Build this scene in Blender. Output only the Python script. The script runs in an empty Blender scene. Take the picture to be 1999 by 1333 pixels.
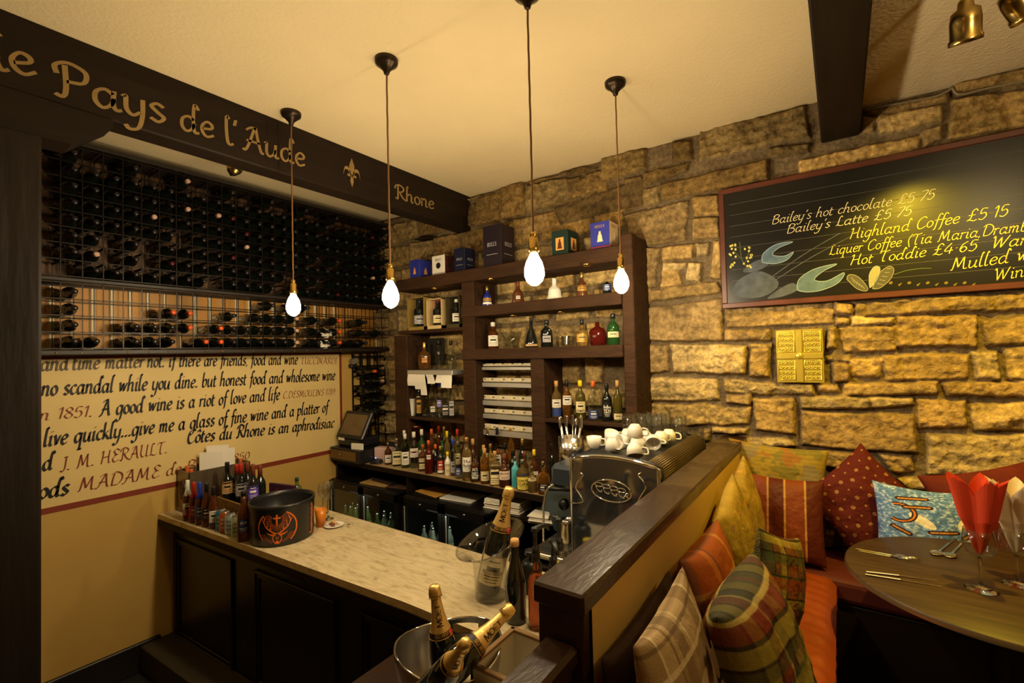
import bpy, bmesh, math, random
import numpy as np
from mathutils import Vector, Matrix
C = bpy.context.scene.collection
RND = random.Random(11)
# ------------------------------------------------------------------ camera
CX, CY, F = 999.5, 666.5, 915.6
CAM = Vector((4.0, -3.22, 2.1))
RIGHT = Vector((0.81904737, 0.57319826, -0.0246)); UP = Vector((0.03471335, -0.00671192, 0.99937477)); FWD = Vector((-0.57267476, 0.81938923, 0.02539501))
cam_d = bpy.data.cameras.new('camera'); cam = bpy.data.objects.new('camera', cam_d); C.objects.link(cam)
cam_d.sensor_width = 36; cam_d.lens = 36 * F / 1999; cam_d.clip_start = 0.05
m = Matrix.Identity(4)
for i, v in enumerate((RIGHT, UP, -FWD)):
    for j in range(3): m[j][i] = v[j]
m.translation = CAM
cam.matrix_world = m
bpy.context.scene.camera = cam
# ------------------------------------------------------------------ world, exposure, lights
sc = bpy.context.scene
vs = sc.view_settings
vs.view_transform = 'Standard'; vs.look = 'None'; vs.gamma = 1; vs.use_curve_mapping = False; vs.exposure = 0.1
w = bpy.data.worlds.new('world'); sc.world = w; w.use_nodes = True
w.node_tree.nodes['Background'].inputs[0].default_value = (1, .75, .45, 1)
w.node_tree.nodes['Background'].inputs[1].default_value = 0.02
sc.cycles.max_bounces = 16; sc.cycles.diffuse_bounces = 4; sc.cycles.glossy_bounces = 4; sc.cycles.transmission_bounces = 12
sc.cycles.transparent_max_bounces = 32; sc.cycles.sample_clamp_indirect = 3.0; sc.cycles.sample_clamp_direct = 0
sc.cycles.caustics_reflective = False; sc.cycles.caustics_refractive = False; sc.cycles.blur_glossy = 0.5
sc.cycles.use_denoising = True
BULB_E = 340.0; BULB_C = (1.0, .80, .49)
def lamp(name, kind, loc, energy, color, size=.05, target=None, spot=None, blend=.5):
    d = bpy.data.lights.new(name, kind); d.energy = energy; d.color = color
    if kind == 'AREA': d.size = size
    else: d.shadow_soft_size = size
    if kind == 'SPOT': d.spot_size = math.radians(spot); d.spot_blend = blend
    o = bpy.data.objects.new(name, d); C.objects.link(o); o.location = loc
    if target: o.rotation_euler = (Vector(target) - Vector(loc)).to_track_quat('-Z', 'Y').to_euler()
    return o
# unseen fill added behind the camera, then the lamp over the dining side
lamp('room_fill', 'POINT', (2.6, -5.2, 3.0), 4, (1, .7, .36), .12)
lamp('dining_lamp', 'POINT', (5.0, -2.0, 3.1), 24, (1, .76, .38), .06)
# ------------------------------------------------------------------ pixel -> point on a real plane
def ray(px, py): return RIGHT * (px - CX) + UP * (CY - py) + FWD * F
def onX(px, py, x): r = ray(px, py); return CAM + r * ((x - CAM.x) / r.x)
def onY(px, py, y): r = ray(px, py); return CAM + r * ((y - CAM.y) / r.y)
def onZ(px, py, z): r = ray(px, py); return CAM + r * ((z - CAM.z) / r.z)
def zat(p, py):                                    # height above p of the point seen at image row py
    d = Vector(p) - CAM; k = (CY - py) / F
    # (d+z*Z).UP = k (d+z*Z).FWD
    return p[2] + (k * d.dot(FWD) - d.dot(UP)) / (UP.z - k * FWD.z)
def yaw_to_cam(p): return math.atan2(CAM.y - p[1], CAM.x - p[0])
# ------------------------------------------------------------------ materials
MATS = {}
def mat(name, col, rough=.6, metal=0, spec=.5, trans=0, ior=1.45, emit=None, es=0, noise=0, nscale=20, bump=0, bscale=60, coat=0, ncol=None, stretch=None, vcol=False, alpha=1):
    if name in MATS: return MATS[name]
    M = bpy.data.materials.new(name); M.use_nodes = True; nt = M.node_tree; b = nt.nodes['Principled BSDF']
    b.inputs['Base Color'].default_value = (*col, 1); b.inputs['Roughness'].default_value = rough; b.inputs['Metallic'].default_value = metal
    b.inputs['Specular IOR Level'].default_value = spec; b.inputs['Transmission Weight'].default_value = trans; b.inputs['IOR'].default_value = ior
    b.inputs['Coat Weight'].default_value = coat; b.inputs['Alpha'].default_value = alpha
    if emit: b.inputs['Emission Color'].default_value = (*emit, 1); b.inputs['Emission Strength'].default_value = es
    if noise or bump:
        tc = nt.nodes.new('ShaderNodeTexCoord'); src = tc.outputs['Object']
        if stretch:
            mp = nt.nodes.new('ShaderNodeMapping'); mp.inputs['Scale'].default_value = stretch; nt.links.new(src, mp.inputs[0]); src = mp.outputs[0]
    if noise:
        n = nt.nodes.new('ShaderNodeTexNoise'); n.inputs['Scale'].default_value = nscale; n.inputs['Detail'].default_value = 6; n.inputs['Roughness'].default_value = .6
        nt.links.new(src, n.inputs['Vector'])
        r = nt.nodes.new('ShaderNodeValToRGB'); c2 = ncol or tuple(c * (1 - noise) for c in col)
        r.color_ramp.elements[0].position = .3; r.color_ramp.elements[1].position = .7
        r.color_ramp.elements[0].color = (*c2, 1); r.color_ramp.elements[1].color = (*col, 1)
        nt.links.new(n.outputs[0], r.inputs[0]); nt.links.new(r.outputs[0], b.inputs['Base Color'])
    if vcol:
        a = nt.nodes.new('ShaderNodeAttribute'); a.attribute_name = 'col'; outc = a.outputs['Color']
        if vcol == 2:                                    # grain of the stone
            n = nt.nodes.new('ShaderNodeTexNoise'); n.inputs['Scale'].default_value = 38; n.inputs['Detail'].default_value = 9; n.inputs['Roughness'].default_value = .7; nt.links.new(src, n.inputs['Vector'])
            r = nt.nodes.new('ShaderNodeValToRGB'); r.color_ramp.elements[0].position = .32; r.color_ramp.elements[1].position = .66; r.color_ramp.elements[0].color = (.42, .38, .34, 1); r.color_ramp.elements[1].color = (1.0, 1, 1, 1); nt.links.new(n.outputs[0], r.inputs[0])
            mx = nt.nodes.new('ShaderNodeMixRGB'); mx.blend_type = 'MULTIPLY'; mx.inputs[0].default_value = 1; nt.links.new(outc, mx.inputs[1]); nt.links.new(r.outputs[0], mx.inputs[2]); outc = mx.outputs[0]
        nt.links.new(outc, b.inputs['Base Color'])
    if bump:
        n = nt.nodes.new('ShaderNodeTexNoise'); n.inputs['Scale'].default_value = bscale; n.inputs['Detail'].default_value = 5
        nt.links.new(src, n.inputs['Vector'])
        bp = nt.nodes.new('ShaderNodeBump'); bp.inputs['Strength'].default_value = bump; bp.inputs['Distance'].default_value = .01
        nt.links.new(n.outputs[0], bp.inputs['Height']); nt.links.new(bp.outputs[0], b.inputs['Normal'])
    MATS[name] = M; return M
def srgb(r, g, b): return tuple(((c / 255) / 12.92 if c <= 10 else ((c / 255 + .055) / 1.055) ** 2.4) for c in (r, g, b))
DARKWOOD = mat('dark_timber', srgb(38, 26, 17), .6, spec=.2, noise=.5, nscale=9, bump=.6, bscale=14, stretch=(1, .15, 1))
POSTWOOD = mat('dark_post_timber', srgb(34, 24, 16), .55, spec=.25, noise=.45, nscale=8, bump=.7, bscale=12, stretch=(1, 1, .15))
SHELFWOOD = mat('rough_shelf_timber', srgb(66, 43, 25), .7, spec=.2, noise=.5, nscale=14, bump=1, bscale=40, stretch=(.3, 1, 1))
BARBLACK = mat('bar_black_paint', srgb(30, 24, 20), .32, noise=.3, nscale=4, bump=.1, bscale=30)
CAPWOOD = mat('varnished_cap_wood', srgb(58, 37, 22), .3, noise=.55, nscale=8, bump=.12, bscale=90, stretch=(1, .3, 1), coat=.25)
CREAM = mat('cream_wall_paint', srgb(198, 160, 84), .6, noise=.1, nscale=3, bump=.12, bscale=14)
MURALC = mat('cream_mural_paint', srgb(226, 198, 132), .6, noise=.08, nscale=3)
CEILC = mat('ceiling_plaster', srgb(232, 210, 165), .75, noise=.06, nscale=2, bump=.3, bscale=60)
RUST = mat('rust_red_paint', srgb(134, 52, 26), .6, noise=.2, nscale=12)
INK = mat('black_ink_paint', srgb(24, 20, 18), .55)
GOLDPAINT = mat('ochre_lettering', srgb(150, 122, 70), .6, noise=.25, nscale=14)
SLATE = mat('slate_tiles', srgb(38, 36, 36), .45, noise=.4, nscale=6, bump=.3, bscale=20)
BLACKMETAL = mat('black_wire', srgb(30, 26, 22), .4, metal=.6)
STEEL = mat('brushed_steel', (.6, .58, .55), .22, metal=1)
CHROME = mat('chrome', (.75, .74, .72), .06, metal=1)
BRASS = mat('brass', (.75, .5, .14), .22, metal=1)
BLACKP = mat('black_plastic', (.012, .012, .013), .35)
WHITE = mat('white_china', srgb(236, 230, 218), .25, coat=.3)
PAPER = mat('white_paper', srgb(235, 228, 214), .7)
CREAMP = mat('cream_label_paper', srgb(228, 210, 160), .6)
def thin_glass(name, tint, gloss=.03, ior=1.5):       # thin-walled glass: clear film with Fresnel reflections
    M = bpy.data.materials.new(name); M.use_nodes = True; nt = M.node_tree; nt.nodes.clear()
    o = nt.nodes.new('ShaderNodeOutputMaterial'); mx = nt.nodes.new('ShaderNodeMixShader'); t = nt.nodes.new('ShaderNodeBsdfTransparent'); gl = nt.nodes.new('ShaderNodeBsdfGlossy'); lw = nt.nodes.new('ShaderNodeLayerWeight'); lw.inputs[0].default_value = .5; pw_ = nt.nodes.new('ShaderNodeMath'); pw_.operation = 'POWER'; pw_.inputs[1].default_value = 2.6; fr = nt.nodes.new('ShaderNodeMath'); fr.operation = 'MULTIPLY_ADD'; fr.inputs[1].default_value = .75; fr.inputs[2].default_value = .05 * ior / 1.5; nt.links.new(lw.outputs['Facing'], pw_.inputs[0]); nt.links.new(pw_.outputs[0], fr.inputs[0])
    t.inputs[0].default_value = (*tint, 1); gl.inputs['Roughness'].default_value = gloss
    nt.links.new(fr.outputs[0], mx.inputs[0]); nt.links.new(t.outputs[0], mx.inputs[1]); nt.links.new(gl.outputs[0], mx.inputs[2]); nt.links.new(mx.outputs[0], o.inputs[0]); MATS[name] = M; return M
GLASS = thin_glass('clear_glass', (.95, .96, .95), .03, 1.6)
THIN = GLASS
# ------------------------------------------------------------------ mesh builder
class MB:
    def __init__(s): s.v = []; s.f = []; s.mi = []; s.sm = []; s.m = []
    def mid(s, M):
        if M not in s.m: s.m.append(M)
        return s.m.index(M)
    def add(s, vs, fs, M=None, smooth=False, X=None):
        o = len(s.v); k = s.mid(M) if M else 0
        s.v += [tuple(X @ Vector(v)) if X else tuple(v) for v in vs]
        for f in fs: s.f.append([o + i for i in f]); s.mi.append(k); s.sm.append(smooth)
        return s
    def box(s, lo, hi, M=None, bev=0, X=None, seg=1):
        bm = bmesh.new(); bmesh.ops.create_cube(bm, size=1)
        d = [abs(hi[i] - lo[i]) for i in range(3)]; c = [(hi[i] + lo[i]) / 2 for i in range(3)]
        for v in bm.verts: v.co = Vector((v.co.x * d[0] + c[0], v.co.y * d[1] + c[1], v.co.z * d[2] + c[2]))
        if bev:
            bev = min(bev, min(d) * .45)
            bmesh.ops.bevel(bm, geom=bm.edges[:], offset=bev, segments=seg, affect='EDGES', profile=.5)
        bm.verts.index_update()
        s.add([v.co for v in bm.verts], [[v.index for v in f.verts] for f in bm.faces], M, False, X); bm.free(); return s
    def lathe(s, prof, n=24, M=None, X=None, smooth=True, sq=0, caps=True, sx=1, sy=1):
        vs, fs = [], []
        for r, z in prof:
            for i in range(n):
                a = 2 * math.pi * i / n; c, q = math.cos(a), math.sin(a)
                if sq:                                       # superellipse cross-section
                    e = 2 / sq; c = math.copysign(abs(c) ** e, c); q = math.copysign(abs(q) ** e, q)
                vs.append((r * c * sx, r * q * sy, z))
        for k in range(len(prof) - 1):
            for i in range(n):
                j = (i + 1) % n; fs.append((k * n + i, k * n + j, (k + 1) * n + j, (k + 1) * n + i))
        if caps:
            if prof[0][0] > 1e-5: fs.append(tuple(range(n))[::-1])
            if prof[-1][0] > 1e-5: fs.append(tuple((len(prof) - 1) * n + i for i in range(n)))
        return s.add(vs, fs, M, smooth, X)
    def tube(s, pts, r, M=None, n=8, X=None, smooth=True, closed=False):
        pts = [Vector(p) for p in pts]; vs, fs = [], []; N = len(pts); rr = r if isinstance(r, (list, tuple)) else [r] * N
        t0 = (pts[1] - pts[0]).normalized(); u = t0.orthogonal().normalized()
        for i, p in enumerate(pts):
            if closed: t = (pts[(i + 1) % N] - pts[i - 1])
            else: t = pts[min(i + 1, N - 1)] - pts[max(i - 1, 0)]
            t.normalize(); u = (u - t * u.dot(t)).normalized(); w_ = t.cross(u)
            for k in range(n):
                a = 2 * math.pi * k / n; vs.append(p + (u * math.cos(a) + w_ * math.sin(a)) * rr[i])
        for i in range(N if closed else N - 1):
            i2 = (i + 1) % N
            for k in range(n): fs.append((i * n + k, i * n + (k + 1) % n, i2 * n + (k + 1) % n, i2 * n + k))
        if not closed: fs += [tuple(range(n))[::-1], tuple((N - 1) * n + k for k in range(n))]
        return s.add(vs, fs, M, smooth, X)
    def prism(s, poly, z0, z1, M=None, X=None):
        n = len(poly); vs = [(x, y, z0) for x, y in poly] + [(x, y, z1) for x, y in poly]
        fs = [tuple(range(n))[::-1], tuple(range(n, 2 * n))] + [(i, (i + 1) % n, n + (i + 1) % n, n + i) for i in range(n)]
        return s.add(vs, fs, M, False, X)
    def ball(s, c, r, M=None, n=12, sc=(1, 1, 1), X=None):
        prof = [(max(1e-6, r * math.sin(math.pi * k / n)), -r * math.cos(math.pi * k / n)) for k in range(n + 1)]
        T = Matrix.Translation(c) @ Matrix.Diagonal((*sc, 1))
        return s.lathe(prof, n * 2, M, (X @ T) if X else T, caps=False)
    def grid(s, fn, nu, nv, M=None, smooth=True, X=None):
        vs = [fn(i / nu, j / nv) for j in range(nv + 1) for i in range(nu + 1)]
        fs = [(j * (nu + 1) + i, j * (nu + 1) + i + 1, (j + 1) * (nu + 1) + i + 1, (j + 1) * (nu + 1) + i) for j in range(nv) for i in range(nu)]
        return s.add(vs, fs, M, smooth, X)
    def mesh(s, name):
        me = bpy.data.meshes.new(name); me.from_pydata(s.v, [], s.f)
        for M in s.m: me.materials.append(M)
        me.polygons.foreach_set('material_index', s.mi); me.polygons.foreach_set('use_smooth', s.sm); me.update(); return me
    def build(s, name, parent=None, M=None, loc=None, label=None):
        if M and not s.m: s.m = [M]
        o = bpy.data.objects.new(name, s.mesh(name)); C.objects.link(o)
        if parent: o.parent = parent
        if loc: o.location = loc
        if label: o['label'] = label
        return o
def tag(o, label, cat, group=None, kind=None):
    o['label'] = label; o['category'] = cat
    if group: o['group'] = group
    if kind: o['kind'] = kind
    return o
def thing(name, label, cat, loc=(0, 0, 0), rz=0, group=None):
    o = bpy.data.objects.new(name, None); C.objects.link(o); o.location = loc; o.rotation_euler = (0, 0, rz); o.empty_display_size = .05
    return tag(o, label, cat, group)
def struct(o, label=None):
    o['kind'] = 'structure'
    if label: o['label'] = label
    return o
def copy_tree(o, parent=None):
    c = o.copy(); C.objects.link(c)
    if parent: c.parent = parent
    for ch in list(o.children): copy_tree(ch, c)
    return c
TR = Matrix.Translation
def RZ(a): return Matrix.Rotation(a, 4, 'Z')
def RX(a): return Matrix.Rotation(a, 4, 'X')
def RY(a): return Matrix.Rotation(a, 4, 'Y')
def rad(d): return math.radians(d)
def spline(pts, k=5, closed=False):                # Catmull-Rom through 2D/3D points
    P = [Vector(p) for p in pts]; n = len(P)
    if n < 3: return [P[0].lerp(P[1], j / (k * 2)) for j in range(k * 2 + 1)] if n == 2 else P
    out = []
    for i in range(n if closed else n - 1):
        p0 = P[i - 1] if (closed or i > 0) else P[0] * 2 - P[1]; p1 = P[i]; p2 = P[(i + 1) % n]
        p3 = P[(i + 2) % n] if (closed or i + 2 < n) else P[-1] * 2 - P[-2]
        for j in range(k):
            t = j / k; out.append(.5 * ((2 * p1) + (p2 - p0) * t + (2 * p0 - 5 * p1 + 4 * p2 - p3) * t * t + (3 * p1 - p0 - 3 * p2 + p3) * t ** 3))
    if not closed: out.append(P[-1])
    return out
# ------------------------------------------------------------------ pen lettering: x-height 1, baseline 0
G = {}
def g(ch, adv, *st): G[ch] = (adv, [[(v[i], v[i + 1]) for i in range(0, len(v), 2)] for v in st])
bowl = (.62, .8, .4, .98, .14, .75, .1, .28, .28, .01, .52, .22, .64, .6)
g('a', .88, bowl, (.66, 1, .6, .3, .68, .03, .84, .1)); g('b', .75, (.16, 1.85, .1, .9, .1, .1), (.1, .6, .35, .98, .6, .75, .55, .25, .3, 0, .1, .12))
g('c', .66, (.58, .82, .38, .99, .12, .7, .1, .28, .32, .01, .6, .2)); g('d', .88, bowl, (.86, 1.55, .7, 1.85, .62, 1.2, .6, .3, .68, .03, .84, .1))
g('e', .68, (.12, .48, .52, .6, .55, .85, .35, .99, .12, .7, .1, .28, .3, .01, .62, .2)); g('f', .5, (.66, 1.65, .46, 1.85, .32, 1.5, .26, .6, .2, -.3, .06, -.5), (.02, .95, .54, .97))
g('g', .8, bowl, (.66, 1, .62, .2, .5, -.55, .22, -.75, .04, -.5)); g('h', .82, (.28, 1.7, .18, 1.85, .12, 1, .08, 0), (.1, .6, .35, .98, .56, .8, .54, .2, .62, .02, .76, .1))
g('i', .42, (.06, .88, .18, .95, .14, .2, .22, .02, .38, .1), (.2, 1.35, .24, 1.45)); g('j', .4, (.2, .95, .16, -.4, -.05, -.7), (.2, 1.35, .24, 1.45))
g('k', .7, (.14, 1.85, .08, 0), (.56, .95, .15, .5, .3, .42, .58, .04, .72, .08)); g('l', .42, (.3, 1.7, .2, 1.85, .12, 1, .12, .2, .22, .02, .38, .12))
g('m', 1.1, (.02, .85, .12, .95, .1, 0), (.1, .6, .32, .98, .46, .8, .44, 0), (.44, .6, .66, .98, .8, .8, .78, .15, .86, .02, 1.02, .1)); g('n', .82, (.02, .85, .12, .95, .1, 0), (.1, .6, .35, .98, .56, .8, .54, .15, .62, .02, .76, .1))
g('o', .7, (.35, .99, .12, .75, .1, .28, .34, .01, .58, .28, .58, .72, .35, .99)); g('p', .76, (.02, .85, .12, .95, .06, -.75), (.1, .6, .35, .98, .6, .75, .55, .25, .3, 0, .1, .15))
g('q', .85, bowl, (.66, 1, .58, -.75), (.4, -.72, .8, -.7)); g('r', .54, (.02, .85, .12, .95, .1, 0), (.1, .6, .3, .95, .5, .88)); g('s', .62, (.52, .85, .32, .99, .12, .8, .3, .52, .5, .28, .3, 0, .05, .15))
g('t', .5, (.18, 1.4, .14, .25, .26, .01, .46, .12), (0, .95, .44, .97)); g('u', .84, (.02, .88, .12, .95, .1, .25, .26, .01, .5, .25, .58, .6), (.62, .97, .58, .2, .66, .02, .8, .1))
g('v', .66, (.02, .88, .14, .95, .28, .03), (.28, .03, .58, .98)); g('w', .98, (0, .88, .12, .95, .22, .05), (.22, .05, .48, .92), (.48, .92, .56, .05), (.56, .05, .88, .98)); g('x', .7, (.05, .95, .6, .05), (.6, .95, .05, .05))
g('y', .78, (.02, .88, .12, .95, .1, .3, .28, .02, .52, .25), (.64, .97, .58, .1, .42, -.6, .14, -.75, .02, -.55)); g('z', .65, (.08, .92, .56, .95, .08, .05), (.08, .05, .6, .05))
g('A', 1.15, (.0, .05, .12, -.02, .3, .4, .6, 1.5, .7, 1.75), (.7, 1.75, .8, .9, .95, .1, 1.1, .06), (.2, .7, .9, .68), (.2, 1.4, .45, 1.65, .7, 1.7)); g('B', 1.0, (.2, 1.6, .12, .9, .14, 0), (.0, 1.4, .35, 1.75, .78, 1.5, .6, 1.05, .25, .92), (.25, .92, .75, .8, .88, .4, .6, .03, .1, .02))
g('C', .95, (.85, 1.5, .6, 1.75, .22, 1.4, .1, .7, .25, .1, .55, 0, .9, .3)); g('D', 1.1, (.28, 1.6, .2, .8, .2, .02), (.0, 1.45, .4, 1.75, .9, 1.4, 1.0, .7, .7, .1, .2, .02)); g('E', .9, (.8, 1.5, .5, 1.75, .22, 1.45, .45, .98, .15, .5, .35, .02, .85, .25), (.3, .95, .7, .98))
g('F', .85, (.3, 1.7, .25, .8, .2, 0), (.05, 1.6, .85, 1.72), (.25, .95, .65, .98)); g('G', 1.05, (.88, 1.5, .6, 1.75, .22, 1.4, .1, .7, .3, .05, .65, .02, .9, .3, .9, .75), (.6, .78, 1, .78))
g('H', 1.15, (.05, 1.5, .25, 1.7, .22, .9, .15, 0), (.9, 1.75, .85, .8, .9, .08, 1.08, .1), (.2, .85, .88, .9)); g('I', .45, (.25, 1.7, .2, .05), (.05, 1.68, .42, 1.72), (.02, .02, .4, .04)); g('J', .6, (.45, 1.72, .42, .4, .25, -.1, .02, .05), (.2, 1.68, .62, 1.73))
g('K', 1.0, (.2, 1.7, .15, 0), (.85, 1.7, .2, .85, .4, .75, .8, .05, .98, .05)); g('L', .9, (.55, 1.55, .4, 1.75, .28, 1.4, .25, .4, .08, .05), (.08, .05, .3, .16, .6, .0, .88, .12)); g('M', 1.4, (0, .05, .15, .1, .25, 1.2, .3, 1.7), (.3, 1.7, .6, .3), (.6, .3, .98, 1.7), (.98, 1.7, 1.05, .2, 1.2, .02, 1.35, .1))
g('N', 1.15, (.02, .05, .15, .1, .22, 1.65), (.22, 1.65, .78, .08), (.78, .08, .85, 1.4, 1.05, 1.72)); g('O', 1.05, (.52, 1.75, .18, 1.35, .1, .65, .35, .03, .75, .15, .95, .8, .85, 1.5, .52, 1.75)); g('P', .98, (.35, 1.6, .32, .5, .22, .05, .02, .12), (.12, 1.1, .1, 1.5, .45, 1.75, .88, 1.5, .8, .95, .35, .82))
g('Q', 1.05, (.52, 1.75, .18, 1.35, .1, .65, .35, .03, .75, .15, .95, .8, .85, 1.5, .52, 1.75), (.5, .4, 1.05, -.15)); g('R', 1.05, (.32, 1.65, .3, .7, .25, .02, .05, .15), (.02, 1.2, .12, 1.6, .45, 1.75, .85, 1.5, .75, 1.05, .32, .88), (.45, .88, .75, .3, 1.02, .05)); g('S', .85, (.75, 1.5, .5, 1.75, .2, 1.45, .4, .98, .7, .6, .5, .05, .08, .25))
g('T', 1.0, (.0, 1.4, .2, 1.68, .6, 1.62, .95, 1.75), (.52, 1.65, .42, .7, .48, .05, .7, .08)); g('U', 1.1, (.02, 1.6, .18, 1.7, .15, .5, .4, .03, .75, .3), (.85, 1.7, .8, .4, .88, .05, 1.05, .1)); g('V', 1.0, (.02, 1.6, .18, 1.7, .45, .04), (.45, .04, .95, 1.72)); g('W', 1.4, (.02, 1.5, .15, 1.7, .3, .04), (.3, .04, .68, 1.55), (.68, 1.55, .8, .04), (.8, .04, 1.3, 1.7))
g('X', 1, (.05, 1.7, .9, .05), (.9, 1.7, .05, .05)); g('Y', 1, (.05, 1.65, .2, 1.7, .45, .9), (.9, 1.7, .45, .8, .3, 0)); g('Z', 1, (.1, 1.6, .85, 1.68, .1, .05), (.1, .05, .9, .1))
g('0', .85, (.42, 1.6, .15, 1.2, .12, .5, .4, .02, .7, .5, .68, 1.2, .42, 1.6)); g('1', .5, (.05, 1.3, .3, 1.6, .26, .02)); g('2', .8, (.1, 1.3, .4, 1.6, .68, 1.2, .1, .05), (.1, .05, .72, .08)); g('3', .8, (.1, 1.4, .4, 1.6, .62, 1.25, .3, .88, .66, .5, .4, .02, .06, .2))
g('4', .85, (.5, 1.6, .05, .5, .78, .52), (.58, 1.0, .54, 0)); g('5', .8, (.65, 1.58, .22, 1.58, .14, .9, .5, 1.0, .66, .5, .4, .02, .06, .18)); g('6', .8, (.62, 1.55, .25, 1.2, .1, .45, .38, .02, .66, .45, .4, .85, .14, .5)); g('7', .75, (.05, 1.55, .68, 1.58, .22, 0)); g('8', .82, (.4, .88, .12, 1.25, .4, 1.6, .66, 1.25, .4, .88, .08, .4, .4, .02, .72, .42, .4, .88)); g('9', .8, (.64, 1.2, .4, .8, .12, 1.15, .4, 1.6, .66, 1.2, .5, .4, .3, 0))
g('.', .38, (.06, .06, .24, .1), (.06, .1, .24, .06)); g(',', .32, (.16, .1, .06, -.2)); g("'", .3, (.2, 1.75, .1, 1.35)); g('(', .5, (.42, 1.8, .12, .9, .38, -.3)); g(')', .5, (.08, 1.8, .38, .9, .1, -.3)); g('*', .45, (.12, .74, .3, .78), (.12, .78, .3, .74)); g('-', .5, (.05, .5, .42, .52))
g('~', 1.0, (.85, 1.4, .62, 1.72, .38, 1.35, .38, .5, .08, .06), (.08, .06, .35, .18, .65, 0, .92, .15), (.12, .85, .7, .88)); g(' ', .55)
g('&', 1.0, (.9, .05, .2, 1.2, .42, 1.65, .65, 1.25, .1, .5, .35, .02, .85, .6)); g('o^', .7); g('^', .0, (-.55, 1.3, -.35, 1.6, -.15, 1.3))
SANS = {}                                            # plain capitals for printed labels
def gs(ch, adv, *st): SANS[ch] = (adv, [[(v[i], v[i + 1]) for i in range(0, len(v), 2)] for v in st])
gs('A', 1.2, (.05, 0, .55, 1.7), (.55, 1.7, 1.05, 0), (.25, .6, .85, .6)); gs('B', 1.1, (.15, 0, .15, 1.7), (.15, 1.68, .6, 1.68, .8, 1.3, .6, .92, .15, .92), (.15, .92, .7, .9, .92, .45, .7, .02, .15, .02)); gs('C', 1.15, (1, 1.4, .6, 1.7, .2, 1.35, .1, .85, .2, .35, .6, 0, 1, .3)); gs('D', 1.2, (.15, 0, .15, 1.7), (.15, 1.68, .6, 1.62, .95, 1.2, .95, .5, .6, .05, .15, .02))
gs('E', 1.0, (.15, 0, .15, 1.7), (.15, 1.66, .85, 1.66), (.15, .86, .75, .86), (.15, .04, .85, .04)); gs('G', 1.2, (1, 1.4, .6, 1.7, .2, 1.35, .1, .85, .2, .35, .6, 0, 1, .3), (1, .3, 1, .8), (.65, .8, 1, .8)); gs('H', 1.2, (.15, 0, .15, 1.7), (1, 0, 1, 1.7), (.15, .86, 1, .86)); gs('I', .45, (.22, 0, .22, 1.7)); gs('J', .8, (.6, 1.7, .6, .4, .4, .02, .1, .2)); gs('K', 1.1, (.15, 0, .15, 1.7), (.9, 1.7, .15, .75), (.4, 1.05, .95, 0))
gs('L', .95, (.15, 0, .15, 1.7), (.15, .04, .85, .04)); gs('M', 1.4, (.12, 0, .15, 1.7), (.15, 1.7, .7, .3), (.7, .3, 1.22, 1.7), (1.22, 1.7, 1.25, 0)); gs('N', 1.25, (.15, 0, .15, 1.7), (.15, 1.7, 1.05, 0), (1.05, 0, 1.05, 1.7)); gs('O', 1.3, (.65, 1.7, .25, 1.45, .1, .85, .25, .25, .65, 0, 1.05, .25, 1.2, .85, 1.05, 1.45, .65, 1.7)); gs('P', 1.05, (.15, 0, .15, 1.7), (.15, 1.68, .7, 1.64, .9, 1.25, .7, .82, .15, .8)); gs('R', 1.15, (.15, 0, .15, 1.7), (.15, 1.68, .7, 1.64, .9, 1.25, .7, .86, .15, .84), (.5, .84, 1, 0))
gs('S', 1.0, (.85, 1.4, .5, 1.7, .15, 1.35, .35, .95, .75, .7, .85, .35, .5, 0, .1, .3)); gs('T', 1.05, (.52, 0, .52, 1.7), (.05, 1.66, 1, 1.66)); gs('U', 1.2, (.15, 1.7, .15, .5, .35, .08, .6, 0, .85, .08, 1.05, .5, 1.05, 1.7)); gs('V', 1.15, (.05, 1.7, .55, 0), (.55, 0, 1.05, 1.7)); gs('W', 1.6, (.05, 1.7, .4, 0), (.4, 0, .8, 1.5), (.8, 1.5, 1.2, 0), (1.2, 0, 1.55, 1.7)); gs('Y', 1.1, (.05, 1.7, .5, .8), (1, 1.7, .5, .8, .5, 0))
def text_w(s): return sum(G[c][0] for c in s)
def write(mb, s, fn, width=None, xh=1.0, pen=.16, ang=40, M=None, thin=.35, slant=.0, k=4):
    """s in strokes; fn maps (x, y) in metres along/above the baseline to 3D"""
    CAPS_ = s.upper() == s and k == 3 and not slant; F_ = dict(G, **SANS) if CAPS_ else G; W = sum(F_[c][0] for c in s); sx = (width / W) if width else xh; x = 0; a = rad(ang); nx, ny = math.cos(a) * pen / 2, math.sin(a) * pen / 2
    for ch in s:
        adv, sts = F_.get(ch, G['.'])
        for st in sts:
            P = spline(st, k); o = []
            for i, p in enumerate(P):
                t = P[min(i + 1, len(P) - 1)] - P[max(i - 1, 0)]
                if t.length < 1e-6: t = Vector((1, 0))
                t = t.normalized(); nrm = Vector((-t.y, t.x)); sg = 1 if nrm.x * nx + nrm.y * ny >= 0 else -1
                ox, oy = nx * sg * (1 - thin) + nrm.x * pen * thin * .5, ny * sg * (1 - thin) + nrm.y * pen * thin * .5
                for q in ((p.x + ox, p.y + oy), (p.x - ox, p.y - oy)):
                    o.append(fn((x + q[0] + slant * q[1]) * sx, q[1] * xh))
            mb.add(o, [(2 * i, 2 * i + 1, 2 * i + 3, 2 * i + 2) for i in range(len(P) - 1)], M)
        x += adv
def line_fn(p0, p1, nrm):                           # baseline from p0 to p1 on a plane with normal nrm
    p0, p1 = Vector(p0), Vector(p1); u = (p1 - p0).normalized(); v = Vector(nrm).cross(u).normalized()
    return (lambda x, y: p0 + u * x + v * y), (p1 - p0).length
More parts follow.
